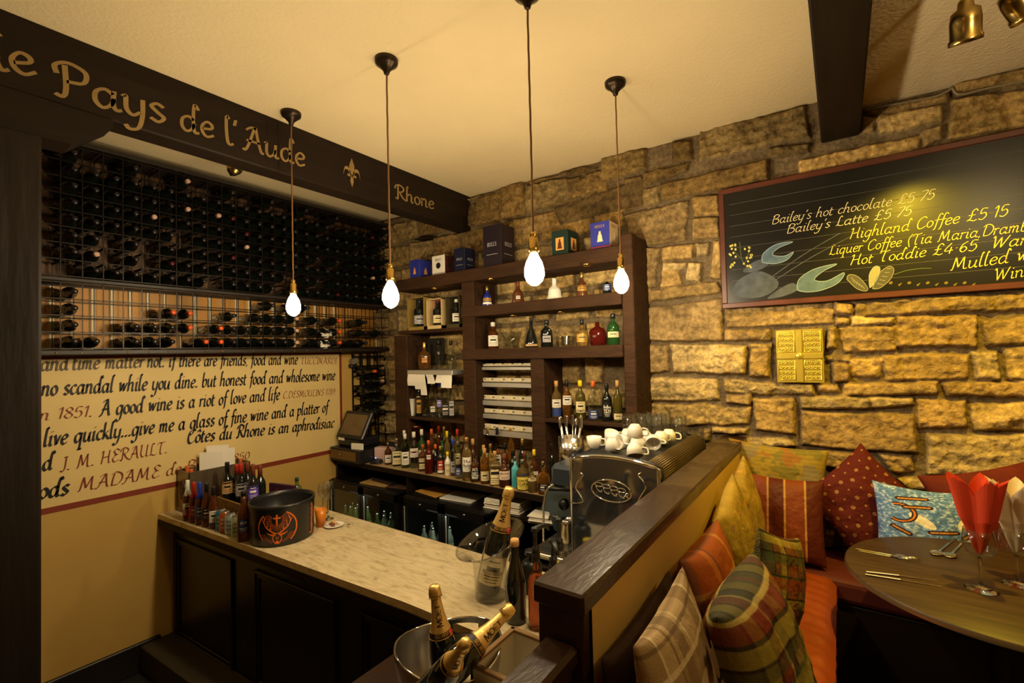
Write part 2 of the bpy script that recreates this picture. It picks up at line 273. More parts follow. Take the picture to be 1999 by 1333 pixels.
# ================================================================== the setting
ZC = 3.51
m_ = MB(); m_.box((-.1, -6.2, -.1), (3.5, 0.1, 0)); struct(m_.build('floor', M=SLATE))
STONES = '''
143 347 168 347 168 323 141 323
169 350 191 350 192 323 170 324
194 346 233 344 234 326 195 325
237 340 259 342 258 330 237 326
226 350 245 350 257 346 236 345
261 352 294 350 293 336 260 335
221 323 291 330 291 311 225 308
182 321 215 320 214 306 184 307
277 306 292 308 292 290 281 291
312 349 324 347 324 335 312 336
330 352 388 349 390 331 329 333
291 333 322 333 321 328 292 324
291 322 302 322 302 311 291 311
303 322 368 323 368 311 305 312
369 330 390 327 389 322 369 324
278 332 290 332 291 311 278 309
277 306 321 308 318 282 282 283
324 309 340 307 340 295 324 298
324 295 340 293 340 280 323 282
282 281 301 280 298 253 281 252
303 279 324 279 323 270 303 271
325 279 333 278 332 270 325 271
303 269 318 267 317 264 303 264
302 264 313 262 315 254 301 253
320 267 328 266 327 254 317 256
336 278 340 278 340 254 333 256
303 252 337 252 339 246 303 244
294 251 301 250 301 244 294 244
282 252 293 252 293 242 282 243
291 239 340 241 339 215 282 217
341 235 397 234 397 223 342 223
341 221 365 220 365 214 341 215
282 214 304 213 304 196 282 193
306 213 352 211 351 194 308 195
355 209 365 209 364 192 354 193
354 212 366 212 366 210 354 210
289 191 335 190 335 177 289 175
339 190 386 187 386 182 339 182
340 180 354 181 353 175 340 176
282 172 327 174 326 161 282 158
327 173 353 173 352 163 327 161
356 178 376 179 376 159 356 160
331 159 351 160 350 157 331 156
282 191 285 191 285 188 282 188
282 187 286 186 286 175 281 175
326 157 329 157 328 151 325 150
399 234 406 232 406 227 399 228
399 226 404 225 404 222 399 222
408 233 482 233 482 225 408 226
406 225 424 224 423 221 406 221
400 220 424 219 424 207 402 206
425 224 455 223 455 208 425 209
395 220 398 220 397 209 394 209
394 204 404 204 404 201 394 202
396 200 404 199 403 191 396 190
405 202 418 202 417 192 405 193
389 187 398 188 398 184 389 184
401 188 440 190 439 184 400 182
380 180 412 181 412 176 380 174
413 181 430 181 430 178 413 176
419 204 452 204 451 192 419 191
457 220 482 222 481 209 459 209
453 205 462 205 463 192 455 192
465 206 481 207 480 192 465 192
443 189 478 192 478 184 444 184
432 180 450 181 450 168 432 166
452 179 475 181 475 168 453 167
380 172 430 173 431 153 380 153
435 163 477 166 476 147 435 143
416 150 429 151 429 144 421 142
423 139 443 142 442 137 426 134
444 141 469 143 469 134 443 131
347 154 372 156 376 152 348 147
388 150 405 150 401 142 389 142
414 336 420 333 419 326 414 327
421 333 446 331 446 323 422 324
384 318 437 318 437 311 384 310
439 320 446 320 446 314 439 312
451 332 481 328 480 311 449 313
415 338 450 337 449 333 422 334
451 339 481 338 481 331 452 335
'''
def vnoise(x, y, s, seed):
    r = np.random.RandomState(seed); T = r.rand(64, 64); x = x * s; y = y * s
    xi = np.floor(x).astype(int); yi = np.floor(y).astype(int); fx = x - xi; fy = y - yi; fx = fx * fx * (3 - 2 * fx); fy = fy * fy * (3 - 2 * fy)
    a = T[xi % 64, yi % 64]; b = T[(xi + 1) % 64, yi % 64]; c = T[xi % 64, (yi + 1) % 64]; d = T[(xi + 1) % 64, (yi + 1) % 64]
    return (a * (1 - fx) + b * fx) * (1 - fy) + (c * (1 - fx) + d * fx) * fy
def fbm(x, y, s, seed, o=4):
    t = 0; amp = .5
    for i in range(o): t = t + amp * (vnoise(x, y, s, seed + i) - .5); amp *= .55; s *= 2.1
    return t
def stone_wall():
    st = .0065; X0, X1, Z0, Z1 = -.02, 5.7, .3, ZC + .02
    nx, nz = int((X1 - X0) / st) + 1, int((Z1 - Z0) / st) + 1
    xs = np.linspace(X0, X1, nx); zs = np.linspace(Z0, Z1, nz); X, Z = np.meshgrid(xs, zs)
    H = -.006 + .006 * fbm(X, Z, 9, 5); H = H + .004 * fbm(X, Z, 45, 8)
    mort = np.array(srgb(128, 110, 82)); col = np.zeros((nz, nx, 3)); col[:] = mort
    col *= (1 + .5 * fbm(X, Z, 14, 31))[..., None]
    occ = np.zeros((nz, nx), bool)
    quads = [[float(v) / 100 for v in l.split()] for l in STONES.split('\n') if l.strip()]
    R = random.Random(4); NTR = len(quads)
    # coursed stones behind the bar shelves and beyond the photographed part
    z = .3
    while z < ZC - .02:
        h = R.uniform(.12, .26); h = min(h, ZC - z); x = -.1 - R.random() * .2
        while x < 5.6:
            wd = R.uniform(.16, .5)
            if x + wd < 2.8 or x > 4.83 or z + h < 1.4:
                q = [x + .012, z + h - .012, x + wd - .012, z + h - .012 - R.uniform(0, .015), x + wd - .012 + R.uniform(-.02, .01), z + .008 + R.uniform(0, .02), x + .012 + R.uniform(-.01, .02), z + .008]
                quads.append(q)
            x += wd
        z += h
    for si, q in enumerate(quads):
        P = np.array(q).reshape(4, 2); lo = P.min(0) - .04; hi = P.max(0) + .04
        i0, i1 = np.searchsorted(xs, [lo[0], hi[0]]); j0, j1 = np.searchsorted(zs, [lo[1], hi[1]])
        if i1 - i0 < 3 or j1 - j0 < 3: continue
        x = X[j0:j1, i0:i1]; zz = Z[j0:j1, i0:i1]
        wx = x + .022 * fbm(x, zz, 11, 50 + si % 9, 3); wz = zz + .022 * fbm(x, zz, 11, 70 + si % 9, 3)
        d = np.full(x.shape, 9.)
        for k in range(4):
            a, b = P[k], P[(k + 1) % 4]; e = b - a; L = np.hypot(*e)
            if L < .005: continue
            d = np.minimum(d, ((wz - a[1]) * -e[0] + (wx - a[0]) * e[1]) / L)   # clockwise: inside is to the right
        # soften corners
        d = d + (.008 if si < NTR else -.001)
        t = np.clip(d / .016, 0, 1); t = t * (2 - t)
        th = .022 + .026 * R.random(); rough = R.uniform(.7, 1.8)
        tx, tz = R.uniform(-.03, .03), R.uniform(-.03, .03); c0 = P.mean(0)
        lay = np.sin((wz * 1.0 + wx * R.uniform(-.1, .1)) * R.uniform(60, 120) + 5 * fbm(x, zz, 6, si % 17)) * .0018
        face = th + rough * (.03 * fbm(x, zz, 7, 100 + si % 23) + .02 * fbm(x, zz, 30, 130 + si % 23) + lay) + tx * (x - c0[0]) + tz * (zz - c0[1])
        h = np.where(d > 0, H[j0:j1, i0:i1] * (1 - t) + t * np.maximum(face, .008), H[j0:j1, i0:i1])
        sel = (d > 0) & ~occ[j0:j1, i0:i1]
        H[j0:j1, i0:i1] = np.where(sel, h, H[j0:j1, i0:i1])
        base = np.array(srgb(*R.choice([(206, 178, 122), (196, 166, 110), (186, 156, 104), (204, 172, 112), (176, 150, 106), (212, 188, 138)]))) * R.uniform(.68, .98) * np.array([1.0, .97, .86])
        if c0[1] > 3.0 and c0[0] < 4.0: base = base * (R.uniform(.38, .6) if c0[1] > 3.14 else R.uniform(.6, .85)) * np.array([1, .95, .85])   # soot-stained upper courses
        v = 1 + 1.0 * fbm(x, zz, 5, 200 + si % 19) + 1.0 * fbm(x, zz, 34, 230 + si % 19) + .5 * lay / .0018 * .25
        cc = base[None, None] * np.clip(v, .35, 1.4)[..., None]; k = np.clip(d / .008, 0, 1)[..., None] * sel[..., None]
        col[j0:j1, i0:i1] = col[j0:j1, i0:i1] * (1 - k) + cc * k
        occ[j0:j1, i0:i1] |= d > .01
    V = np.stack([X, -H, Z], -1).reshape(-1, 3)
    idx = np.arange(nx * nz).reshape(nz, nx); Fc = np.stack([idx[:-1, :-1], idx[:-1, 1:], idx[1:, 1:], idx[1:, :-1]], -1).reshape(-1, 4)
    me = bpy.data.meshes.new('wall_back'); me.vertices.add(len(V)); me.vertices.foreach_set('co', V.ravel())
    me.loops.add(Fc.size); me.loops.foreach_set('vertex_index', Fc.ravel().astype(np.int32)); me.polygons.add(len(Fc)); me.polygons.foreach_set('loop_start', np.arange(0, Fc.size, 4).astype(np.int32))
    me.update(calc_edges=True); me.polygons.foreach_set('use_smooth', [True] * len(Fc))
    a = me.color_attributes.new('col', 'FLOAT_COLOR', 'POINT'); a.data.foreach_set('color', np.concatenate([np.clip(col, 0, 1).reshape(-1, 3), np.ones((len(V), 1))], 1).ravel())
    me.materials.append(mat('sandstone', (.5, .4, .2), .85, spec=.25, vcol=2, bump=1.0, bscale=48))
    o = bpy.data.objects.new('wall_back', me); C.objects.link(o); return struct(o)
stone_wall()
wl = struct(MB().box((-.15, -6.2, 0), (0, .1, ZC)).build('wall_left', M=CREAM))
struct(MB().box((-.1, -6.2, ZC), (7.5, .1, ZC + .1)).build('ceiling', M=CEILC))
struct(MB().box((7.2, -6.2, 0), (7.35, .1, ZC)).build('wall_right', M=CREAM))
struct(MB().box((-.1, -6.35, 0), (7.5, -6.2, ZC)).build('wall_front', M=CREAM))
fl = MB(); fl.box((3.38, -6.2, 0), (7.2, 0, .5), mat('dark_floor_boards', srgb(40, 28, 22), .45, noise=.5, nscale=6, stretch=(1, .1, 1))); struct(fl.build('floor'))
# baseboard and floor joints
struct(MB().box((0, -6.2, 0), (.03, -1.92, .19), BARBLACK, .006).build('baseboard_left'))
b_ = MB()
for i in range(8): b_.box((0.03, -2.0 - .4 * i, 0), (3.3, -1.994 - .4 * i, .002), mat('tile_joint', srgb(22, 20, 20), .8))
for i in range(8): b_.box((.25 + .42 * i, -6, 0), (.256 + .42 * i, -2.1, .002), MATS['tile_joint'])
b_ = struct(b_.build('trim_1'))
# timber beam with the painted district names
BX = 1.332; BZ = 3.2
bx0 = onZ(784, 424, BZ).x
bm_ = MB(); bm_.box((bx0, -6.2, BZ), (BX, .0, ZC + .005), DARKWOOD, .008)
beam = struct(bm_.build('trim_2')); tag(beam, 'dark timber beam painted with French wine district names', 'beam', kind='structure')
t_ = MB()
def beamtext(s, p0, p1, xh, pen=.17):
    a, b = onX(*p0, BX), onX(*p1, BX); fn, W = line_fn(a, b, (1, 0, 0)); k = lambda x, y: fn(x, y) + Vector((.002, 0, 0))
    write(t_, s, k, W, xh, pen, 50, GOLDPAINT, .75)
beamtext('de', (-55, 128), (78, 151), .085); beamtext('Pays', (106, 186), (328, 243), .088); beamtext('de', (351, 252), (420, 272), .08)
beamtext("l'", (440, 281), (470, 288), .082); beamtext('Aude', (474, 290), (597, 327), .08); beamtext('Rhone', (771, 387), (848, 409), .062, .17)
fc = onX(687, 337, BX + .002)                                       # fleur-de-lis
def flat(mb, pts, M, nz=0):                                         # closed outline in (y, z) metres about fc
    o = [fc + Vector((0, y, z)) for y, z in pts]; c = sum((v for v in o), Vector()) / len(o)
    mb.add([c] + o, [(0, i + 1, (i + 1) % len(o) + 1) for i in range(len(o))], M)
flat(t_, [(0, .1), (.02, .05), (.02, .0), (.008, -.02), (-.008, -.02), (-.02, 0), (-.02, .05)], GOLDPAINT)
for s in (1, -1):
    P = spline([(s * .008, -.015), (s * .03, .02), (s * .055, .015), (s * .066, -.025)], 5); o = []
    for i, p in enumerate(P):
        w_ = .014 * (1 - .5 * i / len(P)); o += [fc + Vector((0, p.x, p.y + w_)), fc + Vector((0, p.x, p.y - w_))]
    t_.add(o, [(2 * i, 2 * i + 1, 2 * i + 3, 2 * i + 2) for i in range(len(P) - 1)], GOLDPAINT)
flat(t_, [(0, -.1), (.014, -.06), (.008, -.025), (-.008, -.025), (-.014, -.06)], GOLDPAINT); flat(t_, [(.035, -.014), (.035, -.03), (-.035, -.03), (-.035, -.014)], GOLDPAINT)
t_.build('lettering', beam, label='ochre brush lettering')
# post under the beam and its bearing block
struct(MB().box((bx0, -3.1, 0), (BX, -2.751, BZ), POSTWOOD, .01).build('trim_3'))
pr = MB(); prof = [(-3.1, BZ), (-2.52, BZ), (-2.518, 3.17), (-2.66, 3.04), (-3.1, 3.04)]
pr.prism([(y, z) for y, z in prof], 0, BX - bx0 + .004, DARKWOOD, TR((bx0, 0, 0)) @ Matrix(((0, 0, 1, 0), (1, 0, 0, 0), (0, 1, 0, 0), (0, 0, 0, 1)))); struct(pr.build('trim_4'))
pc = MB(); a, b = onY(822, 440, -.02), onY(850, 464, -.02); pc.box((a.x, -.12, b.z), (b.x + .02, 0, BZ), DARKWOOD, .006); struct(pc.build('trim_5'))
# ceiling beam towards the camera, above the dining side
p1, p2 = onY(1603, 278, 0), onY(1679, 268, 0)
struct(MB().box((p1.x, -5.5, 3.255), (p2.x, -.01, ZC + .003), DARKWOOD, .008).build('trim_6'))
# the ceiling drops a little on the dining side
struct(MB().box((p2.x + .001, -6.2, 3.395), (7.2, 0, ZC + .002), mat('dining_ceiling_plaster', srgb(226, 208, 172), .75, bump=.6, bscale=60)).build('ceiling'))
# ------------------------------------------------------------------ painted quotation on the left wall
mu = MB(); yR = -.43; zT, zB = 2.155, 1.21
mu.box((0, -6.1, zB), (.002, yR, zT), MURALC)
mu.box((0, -6.1, zB - .018), (.004, yR + .012, zB + .018), RUST); mu.box((0, -6.1, zT - .02), (.004, yR + .012, zT), RUST); mu.box((0, yR - .012, zB), (.004, yR + .012, zT), RUST)
mural = tag(mu.build('wall_painting'), 'cream panel lettered with wine quotations inside a rust red border', 'wall painting')
def mline(name, s, p0, p1, xh, M, pen=.27, ang=42, thin=.32):
    a, b = onX(*p0, .004), onX(*p1, .004); b.z = b.z; fn, W = line_fn(a, b, (1, 0, 0)); mb = MB()
    write(mb, s, lambda x, y: fn(x, y) + Vector((.001, 0, 0)), W, xh * 1.08, pen, ang, M, thin, .12); mb.build('lettering', mural, label=name)
FADE = mat('faded_ink', srgb(92, 78, 60), .6)
mline('faded grey brown words', "and'time matter", (78, 724), (281, 717), .052, FADE); mline('black words', 'not. if there are friends, food and wine', (287, 717), (581, 711), .054, INK)
mline('rust red name', 'TUCCINARDI', (586, 711), (657, 710), .032, RUST, .16)
mline('black words', 'no scandal while you dine. but honest food and wholesome wine', (80, 773), (654, 741.5), .056, INK)
mline('rust red date', 'n 1851.', (76, 821), (181, 813), .04, RUST, .16); mline('black words', 'A good wine is a riot of love and life', (194, 812), (546, 780), .056, INK); mline('rust red name', 'C.DESMOULINS 1789', (552, 778), (654, 770), .032, RUST, .16)
mline('black words', 'live quickly...give me a glass of fine wine and a platter of', (84, 872), (640, 804), .056, INK)
mline('black words', 'Co^tes du Rhone is an aphrodisiac', (364, 866), (652, 834), .055, INK); mline('black letter', 'and', (38, 926), (103, 916), .056, INK); mline('rust red name', 'J. M. HERAULT.', (117, 920), (327, 884), .045, RUST, .17)
mline('black words', 'foods', (38, 981), (134, 965), .058, INK); mline('rust red name', 'MADAME de Bury', (151, 960), (420, 912), .046, RUST, .17); mline('rust red date', '1850', (448, 903), (487, 896), .036, RUST, .16)
# ================================================================== lamps
CORD = mat('braided_flex', srgb(120, 84, 46), .7); CANOPY = mat('bronze_canopy', srgb(58, 46, 34), .35, metal=.7)
BULBM = mat('lit_bulb', (1, .8, .5), .3, emit=BULB_C, es=BULB_E)
def pendant(x, y, zb, lab):
    t = thing('pendant_lamp', lab, 'lamp', (x, y, ZC), 0, 'bare bulb pendants over the bar')
    MB().lathe([(.005, -.075), (.012, -.07), (.016, -.055), (.04, -.03), (.052, -.022), (.055, -.006), (.055, 0)], 28, CANOPY).build('ceiling_canopy', t)
    L = zb - ZC
    mb = MB(); pts = [(.0005 * math.cos(k * .9), .0005 * math.sin(k * .9), -.07 + (L + .2) * k / 60) for k in range(61)]
    mb.tube(pts, .0042, CORD, 6); mb.build('flex', t)
    MB().lathe([(.004, L + .135), (.012, L + .132), (.014, L + .12), (.012, L + .115), (.019, L + .108), (.019, L + .075), (.021, L + .072), (.021, L + .06), (.016, L + .05)], 20, BRASS).build('bulb_holder', t)
    pr = [(.013, L + .056), (.016, L + .045), (.03, L + .018), (.038, L - .01), (.038, L - .035), (.03, L - .056), (.015, L - .07), (.001, L - .074)]
    MB().lathe([(r, z) for r, z in pr][::-1], 20, BULBM, caps=False).build('bulb', t)
pendant(1.468, -1.752, 2.415, 'bare bulb pendant hanging above the black ice bucket on the bar')
pendant(2.28, -1.744, 2.40, 'bare bulb pendant hanging over the middle of the marble bar')
pendant(3.05, -1.70, 2.43, 'bare bulb pendant nearest the camera, its canopy out of sight')
pendant(3.081, -.902, 2.47, 'bare bulb pendant in front of the right shelf post')
# adjustable brass spotlights at the chalkboard
def spotlight(loc, target, lab, e, col, ang):
    t = thing('spotlight', lab, 'spotlight', loc, 0, 'brass spotlights by the chalkboard')
    d = (Vector(target) - Vector(loc)).normalized(); Q = d.to_track_quat('Z', 'Y').to_matrix().to_4x4()
    dk = mat('aged_brass', (.42, .3, .1), .25, metal=1)
    MB().lathe([(.012, -.07), (.02, -.06), (.022, -.04), (.038, -.03), (.042, 0), (.042, .05), (.046, .055), (.046, .07), (.038, .07), (.034, .03), (.001, .025)], 24, dk, Q).build('spot_head', t)
    MB().lathe([(.03, .034), (.02, .04), (.001, .043)], 18, mat('spot_lens', (1, .9, .5), .2, emit=(1, .85, .35), es=60), Q, caps=False).build('lens', t)
    zc = 3.395 - loc[2]
    MB().tube([(0, 0, 0), (0, 0, zc - .02)], .012, dk, 10).lathe([(.03, zc - .02), (.035, zc), (.001, zc)], 18, dk).build('stem', t)
    lamp('spot_beam', 'SPOT', Vector(loc) + d * .08, e, col, .02, target, ang, .6)
SPL = onZ(1885, 40, 3.2); spotlight(SPL, (4.46, -.25, 1.6), 'brass spotlight pointing a yellow beam at the chalkboard', 125, (1, .66, .03), 108)
spotlight(onZ(1984, 0, 3.25), (5.3, -.2, 2.0), 'copper coloured spotlight cut by the top right corner', 14, (1, .7, .3), 60)
cb = MB(); pts = [onY(*p, -.035) for p in [(1684, 216), (1750, 203), (1820, 190), (1850, 178), (1858, 172), (1866, 182), (1880, 184), (1930, 172), (2030, 152)]]
cb.tube(spline(pts, 6), .006, mat('grey_cable', srgb(120, 108, 84), .4), 8); tag(cb.build('cable'), 'grey cable clipped along the top of the stone wall', 'cable')
# small spot under the gap by the wine rack
t = thing('ceiling_spot', 'small tilted brass spotlight peeping under the lettered beam', 'spotlight', onZ(459, 333, 3.4))
MB().lathe([(.02, -.03), (.045, -.02), (.045, .02), (.03, .05)], 20, mat('aged_brass', (.4, .3, .1), .25, metal=1), RX(.6)).build('spot_head', t); MB().tube([(0, 0, .03), (0, 0, .11)], .01, BLACKP).build('stem', t)
# ================================================================== wine rack
RXF = .25; ZR0, ZR1 = 2.185, 3.43; PIT = .0985
rack = thing('wine_rack', 'tall dark wire and timber wine rack filling the wall above the lettering', 'wine rack', (0, 0, 0))
zm = 2.605; rows_lo = [ZR0 + .008 + i * .0985 for i in range(5)]; rows_hi = [zm + .02 + i * .0985 for i in range(9)]
ys = [-.02 - PIT * i for i in range(32)]
wr = MB()
for z in rows_lo + rows_hi:
    for x in (RXF, .06): wr.box((x - .004, ys[-1], z - .003), (x, -.01, z + .003), BLACKMETAL)
for y in ys:
    for x in (RXF, .06): wr.box((x - .004, y - .0025, ZR0), (x, y + .0025, ZR1), BLACKMETAL)
wr.build('wire_grid', rack)
for zz in (rows_lo[:1], rows_hi):
    rb = MB()
    for z in zz:
        for y in ys: rb.box((.06, y - .004, z - .014), (RXF - .004, y + .004, z - .003), DARKWOOD)
    rb.build('bottle_rails', rack)
RACKW = mat('dark_rack_timber', srgb(38, 28, 22), .5, noise=.4, nscale=9)
ft = MB(); ft.box((0, -3.2, ZR0 - .03), (RXF + .012, -.0, ZR0), RACKW, .004); ft.box((0, -3.2, zm - .012), (RXF + .004, -.0, zm + .012), RACKW, .004); ft.box((0, -3.2, ZR1), (RXF + .004, 0, ZR1 + .025), RACKW, .004)
ft.build('rack_shelves', rack)
pins = MB()
for y in [-.6 - .112 * i for i in range(19)]: pins.ball((RXF + .013, y, ZR0 - .016), .005, BRASS, 5)
pins.build('brass_pins', rack)
bk = MB(); AMB = mat('amber_boards', srgb(196, 140, 62), .55, noise=.35, nscale=5, stretch=(1, 1, .1)); LIM = mat('limed_strip', srgb(226, 214, 186), .7)
for i in range(32):
    y = -.02 - PIT * i; bk.box((.004, y - .092, ZR0), (.02, y - .004, zm), AMB if i > 9 or i % 2 else AMB, .002)
    if i > 4: bk.box((.002, y - .006, ZR0), (.022, y + (.014 if i % 3 else .006), zm), LIM)
for i in range(16): bk.box((.004, -.01 - .2 * i - .19, zm), (.02, -.01 - .2 * i, ZR1), mat('brown_backboard', srgb(98, 66, 38), .6, noise=.4, nscale=4))
bk.build('back_boards', rack)
# the bottles lie neck outward
WGL = mat('dark_bottle_glass', (.006, .008, .005), .08, spec=.7, coat=.4)
CAPS = {'black': mat('black_capsule', (.012, .01, .012), .3), 'orange': mat('orange_capsule', srgb(214, 84, 34), .35), 'cork': mat('pale_capsule', srgb(196, 160, 140), .4), 'wine': mat('wine_capsule', srgb(70, 14, 24), .3)}
def rack_bottle(cap):
    b = MB().lathe([(.001, .012), (.02, .006), (.034, 0), (.037, .004), (.037, .185), (.034, .205), (.022, .228), (.0155, .25), (.014, .3)], 14, WGL)
    o = b.build('wine_bottle'); c = MB().lathe([(.0152, .252), (.0152, .298), (.0135, .302), (.001, .302)], 12, CAPS[cap]).build('capsule', o, label=cap + ' capsule')
    o.rotation_euler = (0, rad(90), 0); return o
PROTO = {}
ORD = 'first second third fourth fifth sixth seventh eighth ninth tenth eleventh twelfth thirteenth fourteenth fifteenth sixteenth seventeenth eighteenth nineteenth twentieth twenty-first twenty-second twenty-third twenty-fourth twenty-fifth twenty-sixth'.split()
def put_bottle(cap, x, y, z, lab, grp, tilt=0):
    if cap not in PROTO: o = PROTO[cap] = rack_bottle(cap)
    else: o = copy_tree(PROTO[cap])
    o.location = (x, y, z); o.rotation_euler = (0, rad(90) + tilt, 0); tag(o, lab, 'bottle', grp)
NC = 25
for r, z in enumerate(rows_hi[:8]):
    rn = ORD[7 - r] + ' rack row from the top'
    for c in range(NC):
        if r == 7 and c % 3 != 0: continue
        if RND.random() < .07: continue
        y = -.02 - PIT * (c + .5); k = NC - 1 - c
        cap = 'black' if RND.random() < .8 else RND.choice(['wine', 'black', 'black', 'cork'])
        put_bottle(cap, .022, y, z + .0415, '%s-capped dark wine bottle, %s place from the post, %s' % ({'wine': 'wine'}.get(cap, cap), ORD[k], rn), 'wine bottles in the wall rack')
LOW = ['1......111o.o1111w11o.1c.', '1....11...oo1111ww11o.11.', '1.111111o.oo.11c.111o1.1.', '1..111.1ooo111111c11o.11.']
LOW = ['K...........K.KK.........'[:25], 'K....OO..K.KKKC.K.O..K...', 'K..KKKO.OKKKKKC.KKO..K.K.', 'KK.KKK.OOKKKKKC.KKO.KK...']
for r, line in enumerate(LOW):
    for c, ch in enumerate(line[:25]):
        if ch == '.': continue
        cap = {'K': 'black', 'O': 'orange', 'C': 'cork'}[ch]; y = -.02 - PIT * (NC - c - .5); z = rows_lo[3 - r]
        put_bottle(cap, .04 if cap == 'orange' else .022, y, z + .0415, '%s-capped wine bottle, %s place from the post, %s row of the lower rack' % (cap, ORD[c], ORD[r]), 'wine bottles in the lower rack')
# two white carrier bags stuffed in the rack
for (px, py, lab) in ((637, 651, 'crumpled white paper stuffed in the rack, upper of the two'), (634, 672, 'crumpled white paper stuffed in the rack, lower of the two')):
    p = onX(px, py, .24); mb = MB()
    def crumple(u, v):
        a = 2 * math.pi * u; e = math.pi * (v - .5); r = 1 + .25 * math.sin(5 * a + 3 * v) + .2 * math.sin(9 * e + 4 * a)
        return Vector((.04 * r * math.cos(e) * math.cos(a) + .02, .045 * r * math.cos(e) * math.sin(a), .03 * r * math.sin(e)))
    mb.grid(crumple, 22, 12, PAPER, False); tag(mb.build('paper', loc=p - Vector((.03, 0, 0))), lab, 'paper', 'white papers in the wine rack')
# lower rack beside the lettering
sr = thing('wine_rack', 'small black wine rack standing on the back counter behind the till', 'wine rack', (0, 0, 0))
s_ = MB(); sy = [-.30 + .092 * i for i in range(4)]; sz = [1.42 + .098 * i for i in range(8)]
for x in (.17, .02):
    for z in sz: s_.box((x - .012, sy[0], z - .008), (x, sy[-1], z + .008), BLACKMETAL)
    for y in sy: s_.box((x - .012, y - .006, 1.15), (x, y + .006, 2.14), BLACKMETAL)
for z in sz:
    for y in sy: s_.box((.008, y - .005, z - .006), (.17, y + .005, z + .002), BLACKMETAL)
s_.build('rack_frame', sr)
for (i, j, cap, lab) in [(0, 5, 'orange', 'red and white striped capsule bottle, third row of the small rack'), (1, 4, 'cork', 'gold-necked bottle in the fourth row of the small rack'), (0, 3, 'black', 'dark bottle in the fifth row of the small rack, left cell'), (1, 3, 'black', 'dark bottle in the fifth row of the small rack, middle cell'), (1, 2, 'black', 'dark bottle in the sixth row of the small rack, middle cell'), (0, 1, 'black', 'dark bottle in the bottom row of the small rack, left cell'), (1, 1, 'black', 'dark bottle in the bottom row of the small rack, middle cell'), (1, 5, 'black', 'dark bottle beside the striped capsule in the small rack')]:
    put_bottle(cap, .01, sy[i] + .046, sz[j] + .05, lab, 'wine bottles in the small rack')
# wall speaker-like bracket lamp
p = onX(692, 708, .05); t = thing('wall_bracket', 'small grey and black bracket on the wall beside the small rack', 'bracket', p)
MB().box((-.03, -.035, -.01), (.03, .035, .045), mat('grey_box', srgb(120, 112, 96), .5), .008, RX(.3)).build('housing', t); MB().box((-.05, -.04, -.05), (.01, .03, -.012), BLACKP, .008).build('base', t)
MB().tube(spline([(0, 0, .03), (0, .01, .06), (-.03, .0, .09)], 5), .004, BLACKP).build('cable', t)
# ================================================================== back bar shelving
SY = -.32
sh = thing('back_bar_shelving', 'rough dark timber shelving for bottles along the stone wall', 'shelving', (0, 0, 0))
def X(px, py, y=SY): return onY(px, py, y).x
def Zp(px, py, y=SY): return onY(px, py, y).z
CT = 1.14
posts = [(X(770, 720), X(795, 720), CT, Zp(785, 655)), (X(902, 650), X(926, 650), CT, 2.69), (X(1036, 760), X(1062, 760), CT, 2.06), (X(1216, 650), X(1239, 650), 1.02, Zp(1225, 455))]
for a, b, z0, z1 in posts: MB().box((a, SY, z0 + .006), (b, -.03, z1), SHELFWOOD, .006).build('upright', sh)
boards = [(X(776, 555), posts[3][0], 2.685, 2.785, SY - .02), (posts[1][0], posts[3][0], 2.40, 2.483, SY - .015), (posts[1][0], posts[3][0], 2.057, 2.14, SY - .015), (X(778, 646), posts[1][0], Zp(800, 652), Zp(800, 645), SY), (posts[0][1] - .005, posts[1][0], Zp(840, 736), Zp(840, 731), SY + .05), (posts[0][1] - .005, posts[1][0], 1.535, 1.56, SY), (posts[2][1] - .005, posts[3][0] + .0, 1.60, 1.625, SY)]
for a, b, z0, z1, y in boards: MB().box((a, y, z0), (b, -.03, z1), SHELFWOOD, .005).build('shelf', sh)
ES = 18
for (px, py, z) in ((848, 563, 2.685), (958, 546, 2.685), (1145, 518, 2.685), (1002, 617, 2.40), (1095, 610, 2.40)):
    p = onZ(px, py, z - .01); pk = MB().lathe([(.026, .01), (.026, .002), (.02, -.004), (.001, -.005)], 18, BRASS).build('puck_light', sh, loc=p)
    lamp('puck_glow', 'SPOT', p + Vector((0, 0, -.012)), .9, (1, .72, .36), .015, p + Vector((0, .05, -1)), 130, .8)
# panel on the left section's back
MB().box((X(800, 700), -.1, Zp(800, 712)), (X(832, 700), -.09, Zp(800, 660)), mat('dark_mesh_panel', srgb(40, 36, 30), .5)).build('back_panel', sh)
# aluminium ticket rails between the posts
rl = [(709.5, 722), (737, 754), (770, 789), (796, 814), (825, 846)]
ALU = mat('aluminium', (.62, .6, .56), .4, metal=.7); RAILW = mat('white_rail', srgb(206, 196, 172), .45)
rows = ['topmost', 'second', 'middle', 'fourth', 'lowest']
for k, (y0, y1) in enumerate(rl):
    xa, xb = X(934, 760, -.2), posts[2][0] - .003; z1, z0 = Zp(936, y0, -.2), Zp(936, y1, -.2); zc = (z0 + z1) / 2
    t = thing('ticket_rail', 'pale metal order ticket rail behind the bottles, %s of the five' % rows[k], 'rail', (0, 0, 0), 0, 'ticket rails between the shelf posts')
    MB().box((xa, -.215, zc + .004), (xb, -.2, z1), RAILW, .003).build('upper_rail', t); MB().box((xa, -.235, z0), (xb, -.2, zc - .002), ALU, .003).build('lower_rail', t)
    c = MB()
    for i in range(6):
        xc = xa + (xb - xa) * (i + .4 + .25 * RND.random()) / 6; c.box((xc - .012, -.222, zc + .01), (xc + .012, -.215, z1 - .004), CREAMP, .001)
        c.box((xc + .012, -.219, zc + .022), (xc + .03, -.2155, zc + .028), BLACKP)
    c.build('ticket_clips', t)
    MB().box((xa, -.2, zc - .01), (xa + .02, -.0, zc + .01), BLACKP).box((xb - .02, -.2, zc - .01), (xb, -.0, zc + .01), BLACKP).build('wall_bracket', t)
